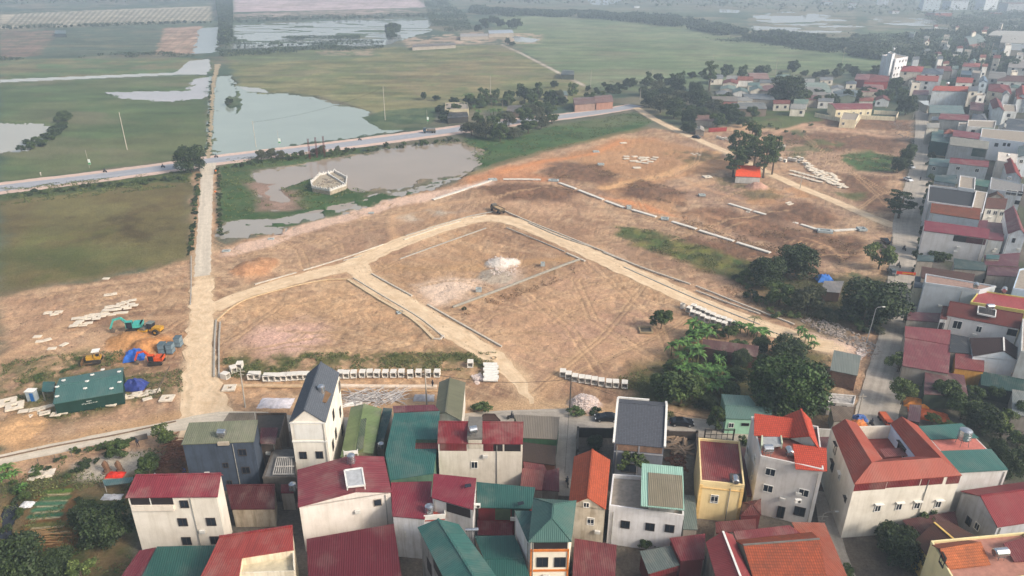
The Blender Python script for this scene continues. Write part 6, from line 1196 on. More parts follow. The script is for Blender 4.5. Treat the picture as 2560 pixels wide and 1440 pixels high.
tufts('weeds','green weeds growing in patches over the bare soil',[([(555,895),(700,880),(1250,880),(1250,930),(900,925),(560,950)],.22),([(1535,565),(1640,575),(1880,655),(1880,705),(1640,630),(1545,590)],.2),([(1540,940),(1700,900),(2080,900),(2090,1040),(1560,1020)],.2),([(2095,385),(2245,385),(2230,430),(2130,428)],.06),([(0,900),(300,870),(340,910),(180,1000),(0,1000)],.1),([(0,990),(460,920),(460,980),(60,1070)],.12),([(0,1170),(440,1090),(330,1230),(330,1440),(0,1440)],.12),([(1840,680),(2230,700),(2200,820),(1960,790)],.12),([(1880,350),(2060,350),(1990,400)],.04),([(1600,1010),(1760,1010),(1720,1060),(1600,1040)],.04)],34000,.22,G_W,.2)
tufts('bank_grass','rough grass along the ponds and road banks',[([(545,414),(632,428),(650,500),(700,515),(560,556)],.1),([(700,470),(800,440),(930,482),(762,528)],.1),([(1150,345),(1290,330),(1590,280),(1630,305),(1430,362),(1200,420)],.35),([(0,470),(478,425),(480,465),(0,515)],.25),([(560,398),(900,370),(1160,345),(1160,358),(900,386),(640,424)],.2)],26000,.3,G_W,.3)
tufts('dry_growth','dry brown growth on the spoil heaps',[([(1350,428),(1500,410),(1548,440),(1380,447)],.12),([(1535,468),(1600,448),(1722,478),(1700,515)],.1),([(1700,530),(1980,570),(2180,620),(2100,660),(1720,590)],.3),([(1170,468),(1380,462),(1460,480),(1250,500)],.1),([(1130,775),(1440,665),(1440,690),(1170,790)],.1),([(1880,330),(2260,350),(2250,440),(2100,470),(1960,400)],.2),([(1560,590),(1850,700),(2100,800),(2130,860),(1990,810),(1740,700)],.25)],26000,.16,leafm((110,86,64),(146,120,92)),.22)
def rubble(name,label,polys,n,smin,smax,mat):
 rs=random.Random(n);m=MB()
 for poly,wgt in polys:
  a=[tuple(P(*p)[:2])for p in poly];x0,x1=min(p[0]for p in a),max(p[0]for p in a);y0,y1=min(p[1]for p in a),max(p[1]for p in a);k=int(n*wgt);X_=np.random.RandomState(k).uniform(x0,x1,k*4);Y_=np.random.RandomState(k+1).uniform(y0,y1,k*4)
  ok=np.where(sdist(a,X_,Y_)>0)[0][:k]
  for i in ok:s_=rs.uniform(smin,smax);hh=heapz(X_[i],Y_[i]);m.box((X_[i],Y_[i],hh+s_*.15),(s_,s_*rs.uniform(.4,.9),s_*rs.uniform(.3,.6)),rs.random()*3,tilt=Matrix.Rotation(rs.uniform(-.5,.5),3,'X'))
 return tag(m.build(name,mat),label,kind='stuff')
Zg=Z.reshape(shp)
def heapz(x,y):
 u,v=proj((x,y,0));ci=min(len(cols)-1,max(0,int(np.searchsorted(cols,u))));pyc=PY[:,ci];ri=min(len(rows)-1,max(0,int(np.searchsorted(pyc,v))));return float(Zg[ri,ci])
rubble('gravel_scatter','scattered clods and stones on the bare soil',[([(560,640),(1000,500),(1560,340),(2200,560),(2100,850),(1640,930),(1100,880),(560,940)],.75),([(0,760),(480,650),(480,1020),(0,1150)],.25)],5000,.08,.26,plain((176,150,124),.95,0,.5))
rubble('dark_clods','dark clods of earth strewn over the bare soil',[([(560,640),(1000,500),(1560,340),(2200,560),(2100,850),(1640,930),(1100,880),(560,940)],.8),([(0,760),(480,650),(480,1020),(0,1150)],.2)],1800,.08,.26,plain((128,104,82),.95,0,.5))
rubble('pond_stones','broken stones standing out of the green-edged pond',[([(580,326),(596,326),(598,376),(582,378)],1)],60,.5,1.3,plain((150,128,106),.9))
rubble('broken_stone','pale broken stones heaped beside the lane',[([(1428,1018),(1440,995),(1480,990),(1497,1005),(1490,1028),(1450,1034)],.5),([(1178,938),(1200,930),(1212,950),(1190,960)],.2),([(1220,655),(1300,650),(1290,690),(1230,692)],.15),([(2150,900),(2170,880),(2150,870),(2140,880)],.15)],1300,.15,.45,plain((208,192,184),.9,0,.3))
rubble('brick_rubble','brick and timber rubble heap left of the dark blue house',[([(395,1180),(430,1110),(462,1100),(462,1182)],.7),([(1660,1150),(1700,1110),(1720,1180)],.3)],500,.2,.6,plain((112,74,56),.95,0,.5))
rubble('roadside_rubble','concrete rubble along the edge of the village street',[([(2075,800),(2160,840),(2210,870),(2180,900),(2140,870),(2060,830)],.5),([(2220,300),(2290,305),(2285,360),(2240,340)],.3),([(1980,790),(2060,800),(2130,850),(2050,830)],.3)],900,.2,.6,plain((158,146,136),.95,0,.5))
# ================================================================== SITE OBJECTS
def place1(proto_o,loc,rot,sc,label,group=None,cat=None):return put(proto_o,loc,rot,sc,label,group,cat)
def onemesh(name,m,mat,label,cat,group=None):return tag(m.build(name,mat,off=(0,0,0)),label,cat,group)
m=MB();o_,i_=.62,.5;L=1.55
for s_ in(-1,1):m.box((s_*(o_+i_)/2,0,.62),(o_-i_,L,1.24));m.box((0,0,.62+s_*(.56)),(2*i_,L,.12))
m.box((0,.55,.62),(1.0,.02,1.0));CUL=onemesh('box_culvert',m,plain((216,210,200),.85,0,.18),'','culvert')
def culv(px,py,rot,label,group,dy=7,z=0,sc=1.0):b=P(px,py+dy);b.z=z;return put(CUL,b,rot,sc,label,group)
row=[(629,938),(644,938),(667,942),(681,942),(696,942),(711,941),(724,940),(738,939),(752,938),(766,938),(852,934),(867,935),(885,934),(907,933),(925,932),(943,933),(964,933),(984,933),(1004,932),(1026,934),(1047,932),(1070,933),(1093,932)]
for i,(x,y)in enumerate(row):culv(x,y,TR.uniform(-.08,.15),nth(i)+' box culvert from the left in the long row behind the gabled house','box culverts in the long row',sc=1.0)
for i,(x,y,r)in enumerate([(564,938,1.2),(584,922,.6),(600,912,.1)]):culv(x,y,r,nth(i)+' of the three skewed box culverts beside the concrete road, from the left','skewed box culverts by the road')
row=[(1407,931),(1421,937),(1437,943),(1454,946),(1470,948),(1486,951),(1503,954),(1522,957),(1539,958),(1561,960)]
for i,(x,y)in enumerate(row):culv(x,y,-.15+TR.uniform(-.06,.06),nth(i)+' box culvert from the left in the slanting row above the stone heap','box culverts in the slanting row')
culv(1176,908,0,'single box culvert standing apart behind the stacked concrete pipes',None)
row=[(1722,774),(1733,768),(1731,784),(1745,774),(1744,788),(1757,779),(1756,794),(1769,785),(1768,800),(1781,790),(1782,803),(1794,796),(1796,808),(1808,800),(1810,812),(1822,806),(1836,812)]
for i,(x,y)in enumerate(row):culv(x,y,-.55+TR.uniform(-.1,.1),nth(i)+' box culvert, counted from the upper left, in the double row by the lower kerb','box culverts in the double row',4,sc=.95)
for i,(x,y)in enumerate([(1950,398),(1962,402),(1974,398),(1986,400),(1996,404),(1946,372),(1958,366),(2004,398),(2014,410)]):culv(x,y,TR.uniform(-.9,.9),nth(i)+' box culvert of the loose heap right of the tall open trees, from the left','box culverts right of the tall trees',3)
for i,(x,y)in enumerate([(1793,343),(1800,345),(1807,347),(1814,346),(1821,349),(1826,344)]):culv(x,y,0,nth(i)+' small pipe section from the left in the row beside the diagonal path','pipe sections beside the path',2,sc=.8)
def ring(px,py,r,h,label,c=(204,198,188),name='concrete_ring',cat='ring'):
 b=P(px,py);m=MB();n=14
 for k in range(n):
  a,c_=2*math.pi*k/n,2*math.pi*(k+1)/n;p=[(math.cos(t)*q,math.sin(t)*q)for t in(a,c_)for q in(r,r*.82)]
  m.face([(*p[0],0),(*p[2],0),(*p[2],h),(*p[0],h)]);m.face([(*p[3],0),(*p[1],0),(*p[1],h),(*p[3],h)]);m.face([(*p[0],h),(*p[2],h),(*p[3],h),(*p[1],h)])
 o=m.build(name,plain(c,.9),off=(0,0,0));o.location=b;return tag(o,label,cat)
ring(1706,770,.65,1.2,'round concrete ring at the upper left end of the double culvert row')
ring(1235,896,.6,.25,'flat concrete ring lying on the soil above the stacked pipes',(170,150,124))
ring(1870,530,.7,.2,'flat pale ring beside the start of the upper channel')
for i in range(7):
 a=P(1208+(i%2)*3,915+i*6.5);m=MB();m.tube([(0,0,.42),(3.0,0,.42)],.42,12,False);m.tube([(3.0,0,.42),(0,0,.42)],.34,12,False);o=m.build('concrete_pipe',plain((214,212,206),.85,0,.15),off=(0,0,0));o.location=a;tag(o,nth(i)+' concrete pipe from the back in the stack beside the pipe rubble','pipe','stacked concrete pipes')
def slab_proto(w_,d_,h_,hole=None):
 m=MB()
 if hole:
  a=(w_-hole[0])/2;b=(d_-hole[1])/2
  for s_ in(-1,1):m.box((s_*(hole[0]+a)/2,0,h_/2),(a,d_,h_));m.box((0,s_*(hole[1]+b)/2,h_/2),(hole[0],b,h_))
 else:m.box((0,0,h_/2),(w_,d_,h_))
 return m
SMAT=plain((212,200,182),.9,0,.22)
S_RING=onemesh('frame_slab',slab_proto(1.8,1.3,.2,(.9,.5)),SMAT,'','slab');S_FLAT=onemesh('cover_slab',slab_proto(1.7,1.1,.16),SMAT,'','slab');S_SQ=onemesh('manhole_slab',slab_proto(2.5,2.2,.32,(.85,.85)),SMAT,'','slab');S_LONG=onemesh('long_slab',slab_proto(4.2,1.1,.45),plain((206,184,150),.9),'','slab')
def sl(pr,px,py,r,z,lab,g_=None,sc=1.0):b=P(px,py);b.z=z;return put(pr,b,r,sc,lab,g_)
for i,(x,y)in enumerate([(20,1008),(38,1018)]):sl(S_SQ,x,y,.5,.1,['upper','lower'][i]+' of two thick manhole slabs at the left edge below the site cabin',None,1.2)
for i in range(30):
 u=i/29;x=60+u*330+TR.uniform(-6,6);y=1040-u*62+TR.uniform(-9,9)+(8 if i%2 else-4)
 sl(S_RING if i%3 else S_FLAT,x,y,.25+TR.uniform(-.4,.4),TR.choice([0,0,.2]),nth(i)+' pale slab from the left in the straggling line in front of the site cabin','slabs in front of the site cabin')
for i,(x,y)in enumerate([(418,998),(416,1000)][:1]+[(574,972)]):sl(S_SQ,x,y,.1,.05+.0*i,['large pale manhole slab alone right of the slab line by the cabin','pale frame slab at the left end of the long beams'][i],None,1.0)
for i in range(34):
 r_=i%3;u=(i//3)/11;x=184+u*150+r_*5+TR.uniform(-4,4);y=820-u*50-r_*9+TR.uniform(-3,3)
 sl(TR.choice([S_RING,S_FLAT,S_FLAT]),x,y,.3+TR.uniform(-.15,.15),TR.choice([0,.18,.36,.54]),nth(i)+' slab from the left in the stacked heap above the excavator','slabs above the excavator',1.05)
for i,(x,y,r)in enumerate([(120,783,.3),(136,786,.5),(146,781,.2),(270,738,.3),(283,736,.5),(265,697,0),(100,854,.3),(118,850,.8),(160,862,1.2),(130,872,.2),(94,842,.2)]):sl(S_RING if i<5 else S_FLAT,x,y,r,0,nth(i)+' loose slab scattered on the soil left of the concrete road','loose slabs left of the concrete road')
for i in range(16):sl(S_FLAT,1572+TR.uniform(-12,70),400+TR.uniform(-9,9),TR.uniform(-.5,.5),.02*(i%3),'flat white slab in the bright patch beside the dark spoil heap','white slabs beside the spoil heap',1.5)
sl(S_FLAT,1592,420,.1,0,'white slab lying apart below the bright slab patch',None,1.9);sl(S_FLAT,1558,358,.3,0,'long white slab on the orange soil near the road bend',None,1.8);sl(S_SQ,1768,443,.2,0,'white holed slab left of the orange-roofed hut',None,1.3)
for i in range(72):
 u=(i//4)/17;v_=i%4;x=1996+u*108+v_*7-14*u;y=404+u*62+(v_-1.5)*(9)+10*math.sin(u*3)-12*u;sl(S_FLAT,x+TR.uniform(-3,3),y+TR.uniform(-3,3),.5+TR.uniform(-.3,.3),.1*(i%3),'cream slab laid out in the curved band beside the diagonal path','slabs laid in the curved band',1.25)
for i in range(14):sl(S_FLAT,1982+(i%7)*11,428+(i//7)*9+(i%7)*3,-.4,0,'bright thin slab in the flat patch right of the orange-roofed hut','thin slabs right of the orange-roofed hut',1.5)
for i,(x,y)in enumerate([(1735,387),(1742,384),(1748,388),(1730,384),(1973,512),(1968,508),(1979,510),(1974,506)]):
 sl(S_FLAT,x,y,.7,.0,['scattered white block near the diagonal path','white block on the orange mound below the path'][i>3],['white blocks near the diagonal path','white blocks on the orange mound'][i>3],.9)
for i in range(7):sl(S_FLAT,88+i%4*14+TR.uniform(-4,4),1180+(i//4)*12+TR.uniform(-4,4),TR.random()*2,.1*(i%2),'broken slab in the pile above the vegetable beds','broken slabs above the vegetable beds',1.0)
def run(name,px,wd,h,mat,label,cat,seg=None,z0=0,closed=False,gap=.04):
 w_=PP(px);cl=smooth_line(w_,2.0)if len(w_)>2 else w_;cc=sum(w_,Vector())/len(w_);m=MB()
 pts=[]
 acc=0;seg=seg or 2.0;last=cl[0];buf=[cl[0]]
 for a,b in zip(cl,cl[1:]):
  d=(b-a).length;t=0
  while acc+(d-t)>=seg:t+=seg-acc;acc=0;p=a.lerp(b,min(1,t/d));m.bar(zz(last,z0+h/2),zz(last.lerp(p,1-gap/seg),z0+h/2),wd,h);last=p
  acc+=d-t
 if(cl[-1]-last).length>.3:m.bar(zz(last,z0+h/2),zz(cl[-1],z0+h/2),wd,h)
 o=m.build(name,mat,off=(cc.x,cc.y,0));return tag(o,label,cat)
KM=plain((194,184,170),.9,0,.3);KG=plain((168,162,152),.9,0,.3)
for px,lb,w_,h_,mt in[
([(637,712),(742,682)],'white kerb stones on the upper side of the loop road near the concrete road',.35,.28,KM),([(758,677),(860,646),(958,612)],'white kerb stones on the upper side of the loop road before the dirt gap',.35,.28,KM),([(858,652),(905,640)],'short second kerb piece below the upper kerb before the dirt gap',.3,.2,KG),
([(1010,600),(1090,572),(1152,553)],'outer kerb of the loop road left of the dump truck',.35,.3,KM),([(1014,590),(1160,545),(1232,530)],'thin back line of gutter stones left of the dump truck',.3,.25,KG),([(1180,546),(1215,538)],'short kerb piece just left of the dump truck',.35,.3,KM),
([(1256,526),(1330,558),(1480,618),(1600,668),(1725,712)],'long outer gutter wall of the loop road right of the dump truck',.4,.35,KM),([(1322,558),(1400,592),(1490,622)],'inner white kerb right of the dump truck',.35,.3,KM),([(1740,716),(1850,760),(1985,812)],'long white kerb on the upper side of the road below the weedy strip',.4,.3,KM),([(1508,632),(1620,676),(1720,710)],'inner white kerb in the middle of the long road',.35,.3,KM),([(1740,728),(1830,762),(1900,786)],'inner white kerb before the rubble bank',.35,.3,KM),
([(1266,570),(1340,600),(1412,630)],'grey gutter along the inner side of the loop road corner',.3,.25,KG),([(1416,634),(1462,654)],'white gutter end at the corner of the block wall',.6,.35,KM),([(1560,668),(1640,704),(1760,756),(1900,812)],'low grey kerb on the lower side of the long road',.3,.18,KG),([(1000,648),(1100,612),(1215,571)],'gutter line along the upper edge of the middle plot',.4,.25,KG),
([(930,686),(980,714),(1030,741)],'white kerb at the left edge of the middle plot',.4,.35,KM),([(1069,763),(1160,815),(1254,868)],'white kerb on the right side of the branch road',.4,.35,KM),([(870,700),(950,750),(1030,798),(1084,848)],'wide concrete gutter on the left side of the branch road',.7,.3,plain((200,178,146),.9)),([(884,696),(960,742),(1050,796),(1112,846)],'thin kerb beside the wide gutter of the branch road',.3,.25,KM),
([(536,944),(537,860),(541,802)],'left wall of the double gutter beside the concrete road',.3,.4,KG),([(548,944),(548,860),(551,806)],'right wall of the double gutter beside the concrete road',.3,.4,KG),([(541,802),(590,762),(650,738),(790,704),(868,698)],'gutter line round the upper edge of the left plot',.4,.25,plain((196,170,134),.9)),
([(560,966),(640,966),(760,967),(845,968)],'broken tan beam line along the back of the long culvert row',.9,.3,plain((198,168,132),.9)),([(846,966),(960,968),(1096,968)],'long pale concrete footing right of the tall gabled house',.9,.35,plain((220,200,178),.9)),([(846,976),(960,978),(1096,978)],'lower tan ledge of the footing right of the tall gabled house',.6,.2,plain((190,156,118),.9)),
([(1132,770),(1260,722),(1400,668),(1450,650)],'long low grey block wall between the two middle plots',.35,.55,plain((150,146,136),.9)),([(0,1146),(150,1114),(300,1086),(440,1054)],'broken dark kerb between the dirt road and the grey lane',.25,.2,plain((120,100,82),.9)),
([(478,640),(478,720),(476,762)],'row of stones down the left side of the concrete road',.25,.15,KG),([(1110,840),(1100,850),(1084,848)],'little corner of gutter stones at the tip of the left plot',.4,.3,KM),
([(1905,820),(2000,856)],'thin pale edge stones at the end of the long site road',.25,.12,KG)]:
 run('kerb',px,w_,h_,mt,lb,'kerb')
CH=plain((208,202,192),.85,0,.25)
for px,lb in[([(1082,500),(1150,478),(1228,452)],'white covered channel climbing to the orange soil corner'),([(1258,449),(1310,449),(1352,450)],'thin white channel strip across the orange soil'),([(1398,458),(1440,473)],'first white channel cover right of the open chamber'),([(1446,476),(1508,500)],'second white channel cover down the slope'),([(1514,503),(1560,520)],'third white channel cover beside the orange streak'),
([(1580,525),(1640,543)],'fourth white channel cover past the orange streak'),([(1680,555),(1742,574)],'fifth white channel cover below the weedless mound'),([(1748,577),(1834,604)],'sixth white channel cover above the weedy strip'),([(1842,607),(1925,633)],'last white channel cover ending at the tall black-green tree'),
([(1822,510),(1878,527)],'upper channel, first white cover'),([(1884,529),(1994,560)],'upper channel, long middle white cover'),([(2002,562),(2044,575)],'upper channel, last white cover before the grey chamber'),([(2084,578),(2142,574)],'pale channel between the two grey chambers')]:
 t=run('channel_cover',px,1.3,.32,CH,lb,'channel',2.4)
def chamber(px,py,w_,d_,h_,r,label):
 b=P(px,py);t=thing('drain_chamber',label,'chamber',b,None,r);m=slab_proto(w_,d_,h_,(w_*.66,d_*.6));m.build('chamber_wall',plain((162,170,170),.85),t,off=(0,0,0));m=MB();m.box((0,0,.06),(w_*.66,d_*.6,.08));m.build('chamber_floor',DARK(),t,off=(0,0,0))
for a in[(1232,450,3.2,2.4,.5,.25,'grey open chamber at the left side of the orange soil corner'),(1384,452,4,2.4,.5,-.2,'grey open chamber at the head of the sloping white channel'),(1572,522,1.6,1.4,1.2,0,'tall grey-green chamber box beside the orange streak'),(1662,548,2.6,2.2,.5,-.2,'grey open chamber in the middle of the sloping channel'),(2062,580,4.6,2.6,.7,-.25,'big grey open chamber at the end of the upper channel'),(2154,575,2.6,2.6,.7,0,'square grey chamber near the village street'),(1490,380,2.8,2.0,.5,.1,'pale open chamber on the orange soil near the main road'),(1502,412,2.6,2.0,.6,.1,'pale chamber between the two dark mounds'),(1755,489,2.4,2.0,.5,0,'grey open chamber where the dirt tracks cross'),
(566,628,2.2,1.4,.3,.1,'small open chamber on the pink bank, nearest the concrete road'),(678,598,1.8,1.2,.3,.1,'second small open chamber on the pink bank'),(928,533,1.8,1.2,.3,.1,'third small open chamber on the pink bank'),(1000,782,1.6,1.2,.3,.5,'small white chamber in the wide gutter of the branch road'),(1357,664,1.2,1.2,1.0,0,'dark grey concrete box near the end of the block wall'),(1197,728,1.5,1.3,.9,0,'dark grey concrete box at the pale sand near the block wall')]:chamber(*a)
t=thing('stone_pit','square stone-edged pit beside the lone leafy tree','pit',P(1614,826));slab_proto(3.2,3.2,.35,(2.5,2.5)).build('pit_rim',plain((150,132,104),.95),t,off=(0,0,0));m=MB();m.box((0,0,.05),(2.5,2.5,.06));m.build('pit_floor',plain((84,78,66),.8),t,off=(0,0,0))
t=house('hut','small hut with bright orange tarpaulin roof under the tall open trees',[(1838,440),(1902,443),(1900,420),(1842,418)],2.8,'shed',(0,0,.9,.9),plain((226,84,44),.6,0,.3),(196,194,190),.2)
def tarp(px,py,w_,d_,h_,c,label,r=0,name='tarpaulin'):
 b=P(px,py);n=9;m=MB();rs=random.Random(int(px));g_=[[0]*(n+1)for _ in range(n+1)]
 for i in range(n+1):
  for j in range(n+1):
   u,v=i/n*2-1,j/n*2-1;e=max(abs(u),abs(v));z=h_*(1-e**2.4)*(.8+.4*rs.random())+.04*rs.random();g_[i][j]=(u*w_/2+rs.uniform(-.1,.1),v*d_/2+rs.uniform(-.1,.1),max(.03,z))
 for i in range(n):
  for j in range(n):m.face([g_[i][j],g_[i+1][j],g_[i+1][j+1],g_[i][j+1]])
 ring_=[g_[i][0]for i in range(n+1)]+[g_[n][j]for j in range(1,n+1)]+[g_[i][n]for i in range(n-1,-1,-1)]+[g_[0][j]for j in range(n-1,0,-1)]
 m.face([(x,y,.0)for x,y,z in ring_][::-1])
 for a,b_ in zip(ring_,ring_[1:]+ring_[:1]):m.face([(a[0],a[1],0),(b_[0],b_[1],0),b_,a])
 o=m.build(name,plain(c,.55,0,.4,1.2),off=(0,0,0));o.location=b;o.rotation_euler=(0,0,r);return tag(o,label,'tarpaulin')
tarp(336,895,4.2,3.4,2.0,(40,92,176),'bright blue tarpaulin heap behind the site cabin',.3);tarp(336,968,4.6,3.2,1.8,(48,62,128),'dark blue tarpaulin heap at the right end of the site cabin')
tarp(2060,700,4.6,3.4,1.6,(48,110,190),'blue tarpaulin roof beside the patched shack');tarp(690,1008,6.5,3.6,.5,(206,200,204),'crumpled white sheeting behind the dark flat roof');tarp(1060,995,4,2.4,.4,(170,168,170),'grey sheeting beside the scaffold tube heap')
tarp(2290,1010,4.5,3.6,1.0,(214,134,52),'orange-yellow tarpaulin under the spreading street tree',-.4);tarp(2322,1040,7,3.6,1.0,(200,96,48),'long orange-red tarpaulin in the garden right of the street',-.3);tarp(2148,1064,3,2.2,1.2,(210,126,64),'small orange awning cloth at the street corner');tarp(2150,1048,2.6,2,.9,(70,100,160),'small blue cloth at the street corner')
tarp(289,1188,3.0,1.6,.5,(206,52,36),'folded red tarpaulin on the pale paved yard');tarp(280,1243,3.2,1.4,.3,(200,198,200),'white sheet on the garden soil');tarp(412,1168,2.0,3.6,.6,(190,192,196),'white plastic sheets on the rubble heap');tarp(68,1262,2,1.4,.4,(206,206,208),'white sack beside the black plastic sheet');tarp(452,1178,1.6,1.2,.5,(60,100,170),'blue sack beside the dark blue house wall')
tarp(2514,128,7,6,3,(90,140,200),'distant blue tarpaulin at the upper right');tarp(2190,256,7,4,1,(110,180,150),'pale green sheet among the trees behind the compound')
b0=PP([(136,1008),(308,968),(308,917),(140,948)],2.7)
t=house('site_cabin','long dark-green site cabin with white sandbags on its roof',[(132,1010),(308,980),(309,918),(148,946)],2.7,'gx',.5,metalroof((66,114,108),.3,.12),(26,58,50),.15,tt=.6,cat='cabin')
w_=house.last[1];A_,B_=w_[0],w_[1];e_=(B_-A_).normalized();n_=Vector((e_.y,-e_.x,0));m=MB();rr=random.Random(3)
for ln,(z_,L_,k_)in enumerate(((1.95,.9,4),(1.5,2.7,10))):
 for i in range(k_):
  c_=A_.lerp(B_,.5)+e_*(-L_/2+L_*i/k_)+n_*.05;x0=rr.uniform(-.1,.1)
  m.bar(zz(c_,z_-.1),zz(c_+e_*x0,z_+.1),.035);m.bar(zz(c_,z_+rr.choice([-.1,0,.1])),zz(c_+e_*.18,z_+rr.choice([-.1,0,.1])),.035)
m.build('wall_lettering',plain((214,220,214),.8),t)
for i,(x,y,lb)in enumerate([(142,968,'left end'),(158,952,'upper left end'),(212,972,'lower middle'),(217,954,'middle'),(230,938,'upper middle'),(256,925,'upper right part'),(278,972,'lower right part'),(298,956,'lower right end'),(297,930,'upper right end'),(142,992,'lower left corner')]):
 p=P(x,y,3.15);m=MB();m.box((0,0,.1),(.5,.35,.2));m.box((.2,.15,.1),(.35,.3,.16),.6);o=m.build('sandbag',WHITE(),off=(0,0,0));o.location=p;tag(o,'white sandbag on the green cabin roof, '+lb,'sandbag','sandbags on the cabin roof')
house('lean_to','small teal sheet lean-to at the left end of the site cabin',[(104,978),(134,978),(138,956),(108,956)],2.3,'shed',(0,0,.2,.2),metalroof((52,104,100)),(60,90,90),.1,cat='lean-to',legs=True)
t=thing('portable_toilet','blue-doored portable cabin at the far left of the site cabin','cabin',P(84,1000));m=MB();m.box((0,0,1.1),(1.6,1.2,2.2));m.build('cabin_body',plain((150,160,166),.6),t,off=(0,0,0));m=MB();m.box((.3,-.62,1.0),(.7,.06,1.8));m.build('door',plain((30,96,160),.5),t,off=(0,0,0));m=MB();m.box((0,0,2.25),(1.8,1.4,.1));m.build('roof',WHITE(),t,off=(0,0,0))
for i,(x,y)in enumerate([(408,880),(428,881),(448,864)]):t=thing('water_tank_box',['left','middle','right'][i]+' one of three grey-blue steel boxes beside the concrete road','tank',P(x,y));m=MB();m.box((0,0,1.1),(1.3,1.6,2.2));m.build('tank_body',plain((112,130,140),.5),t,off=(0,0,0));m=MB();[m.box((0,0,z),(1.4,1.7,.08))for z in(.1,1.1,2.2)];m.build('tank_rib',plain((80,96,104),.5),t,off=(0,0,0))
YE=plain((196,148,50),.6,0,.5,4);BK=plain((52,48,44),.8,0,.5);GL=GLASS()
def wheel(m,x,y,r,wd,n=14):m.tube([(x,y-wd/2,r),(x,y+wd/2,r)],r,n)
def tracks(t,L,W,r,mt):
 for s_ in(-1,1):
  m=MB();pts=[]
  for k in range(9):a=math.pi/2+math.pi*k/8;pts.append((-L/2+r+math.cos(a)*r,r+math.sin(a)*r))
  for k in range(9):a=-math.pi/2+math.pi*k/8;pts.append((L/2-r+math.cos(a)*r,r+math.sin(a)*r))
  y0,y1=s_*W/2-.25,s_*W/2+.25;n=len(pts);m.face([(x,y0,z)for x,z in pts]);m.face([(x,y1,z)for x,z in pts][::-1])
  for i in range(n):a,b=pts[i],pts[(i+1)%n];m.face([(a[0],y0,a[1]),(a[0],y1,a[1]),(b[0],y1,b[1]),(b[0],y0,b[1])])
  m.build('track',mt,t,off=(0,0,0))
def excavator(px,py,rot,c,label,sc=1.0,swing=0):
 P0=plain(c,.6,0,.5,4);t=thing('excavator',label,'excavator',P(px,py),None,rot);t.scale=(sc,)*3;tracks(t,3.6,2.2,.42,BK)
 m=MB();m.box((0,0,.95),(1.2,1.2,.4));m.build('turntable',BK,t,off=(0,0,0));m=MB();m.box((-.9,0,1.6),(2.0,2.3,.9));m.box((-1.7,0,1.7),(.5,2.3,.7));m.box((.6,-.5,1.35),(1.4,1.1,.4));m.build('engine_housing',P0,t,off=(0,0,0))
 m=MB();m.box((.75,.65,1.95),(1.4,.95,1.5));cb=m.build('cab',GL,t,off=(0,0,0));m=MB();m.box((.75,.65,2.74),(1.5,1.05,.1))
 for dx in(-.7,.7):
  for dy in(-.45,.45):m.bar((.75+dx,.65+dy,1.2),(.75+dx,.65+dy,2.7),.09)
 m.build('cab_frame',P0,cb,off=(0,0,0))
 m=MB();m.bar((.9,-.2,1.6),(2.6,-.2,3.5),.32,.45);m.bar((2.5,-.2,3.45),(4.3,-.2,3.0),.3,.42);m.build('boom',P0,t,off=(0,0,0));m=MB();m.bar((4.0,-.2,3.3),(5.1,-.2,1.0),.26,.4);m.build('arm',P0,t,off=(0,0,0))
 m=MB();m.bar((1.4,-.2,1.3),(2.6,-.2,2.9),.12);m.bar((2.7,-.2,3.8),(4.1,-.2,3.55),.12);m.build('hydraulic_ram',plain((120,124,128),.3,.6),t,off=(0,0,0))
 m=MB();q=[(5.2,1.05),(5.0,.1),(4.3,.0),(4.2,.35),(4.7,.9)];m.face([(x,-.65,z)for x,z in q]);m.face([(x,.25,z)for x,z in q][::-1]);[m.face([(a[0],-.65,a[1]),(a[0],.25,a[1]),(b[0],.25,b[1]),(b[0],-.65,b[1])])for a,b in zip(q,q[1:])];m.build('bucket',plain((96,84,72),.7),t,off=(0,0,0));return t
excavator(338,826,math.pi+.25,(70,170,160),'blue-green tracked excavator beside the yellow road roller',1.0);excavator(392,908,math.pi+.1,(214,84,32),'orange tracked excavator beside the blue tarpaulin heap',.85)
t=thing('road_roller','yellow single-drum road roller right of the blue-green excavator','road roller',P(382,832),None,math.pi-.15)
m=MB();m.tube([(1.9,-1.05,.75),(1.9,1.05,.75)],.75,18);m.build('drum',plain((120,112,100),.5,.3),t,off=(0,0,0));m=MB();[m.box((1.9,s_*1.15,.8),(2.0,.12,.35))for s_ in(-1,1)];m.box((.85,0,.9),(.3,2.3,.4));m.box((2.9,0,.8),(.15,2.4,.35));m.build('drum_frame',YE,t,off=(0,0,0))
m=MB();m.box((-1.5,0,1.35),(2.1,1.5,.8));m.box((-.2,0,1.0),(1.0,1.2,.5));m.build('engine_housing',YE,t,off=(0,0,0));m=MB();m.box((.1,0,2.0),(1.3,1.4,1.3));cb=m.build('cab',GL,t,off=(0,0,0));m=MB();m.box((.1,0,2.7),(1.5,1.6,.12));m.build('cab_roof',plain((110,120,116)),cb,off=(0,0,0))
for s_ in(-1,1):m=MB();wheel(m,-1.4,s_*.95,.72,.5);w2=m.build('wheel',BK,t,off=(0,0,0));m=MB();m.tube([(-1.4,s_*.95-.27,.72),(-1.4,s_*.95+.27,.72)],.3,10);m.build('rim',YE,w2,off=(0,0,0))
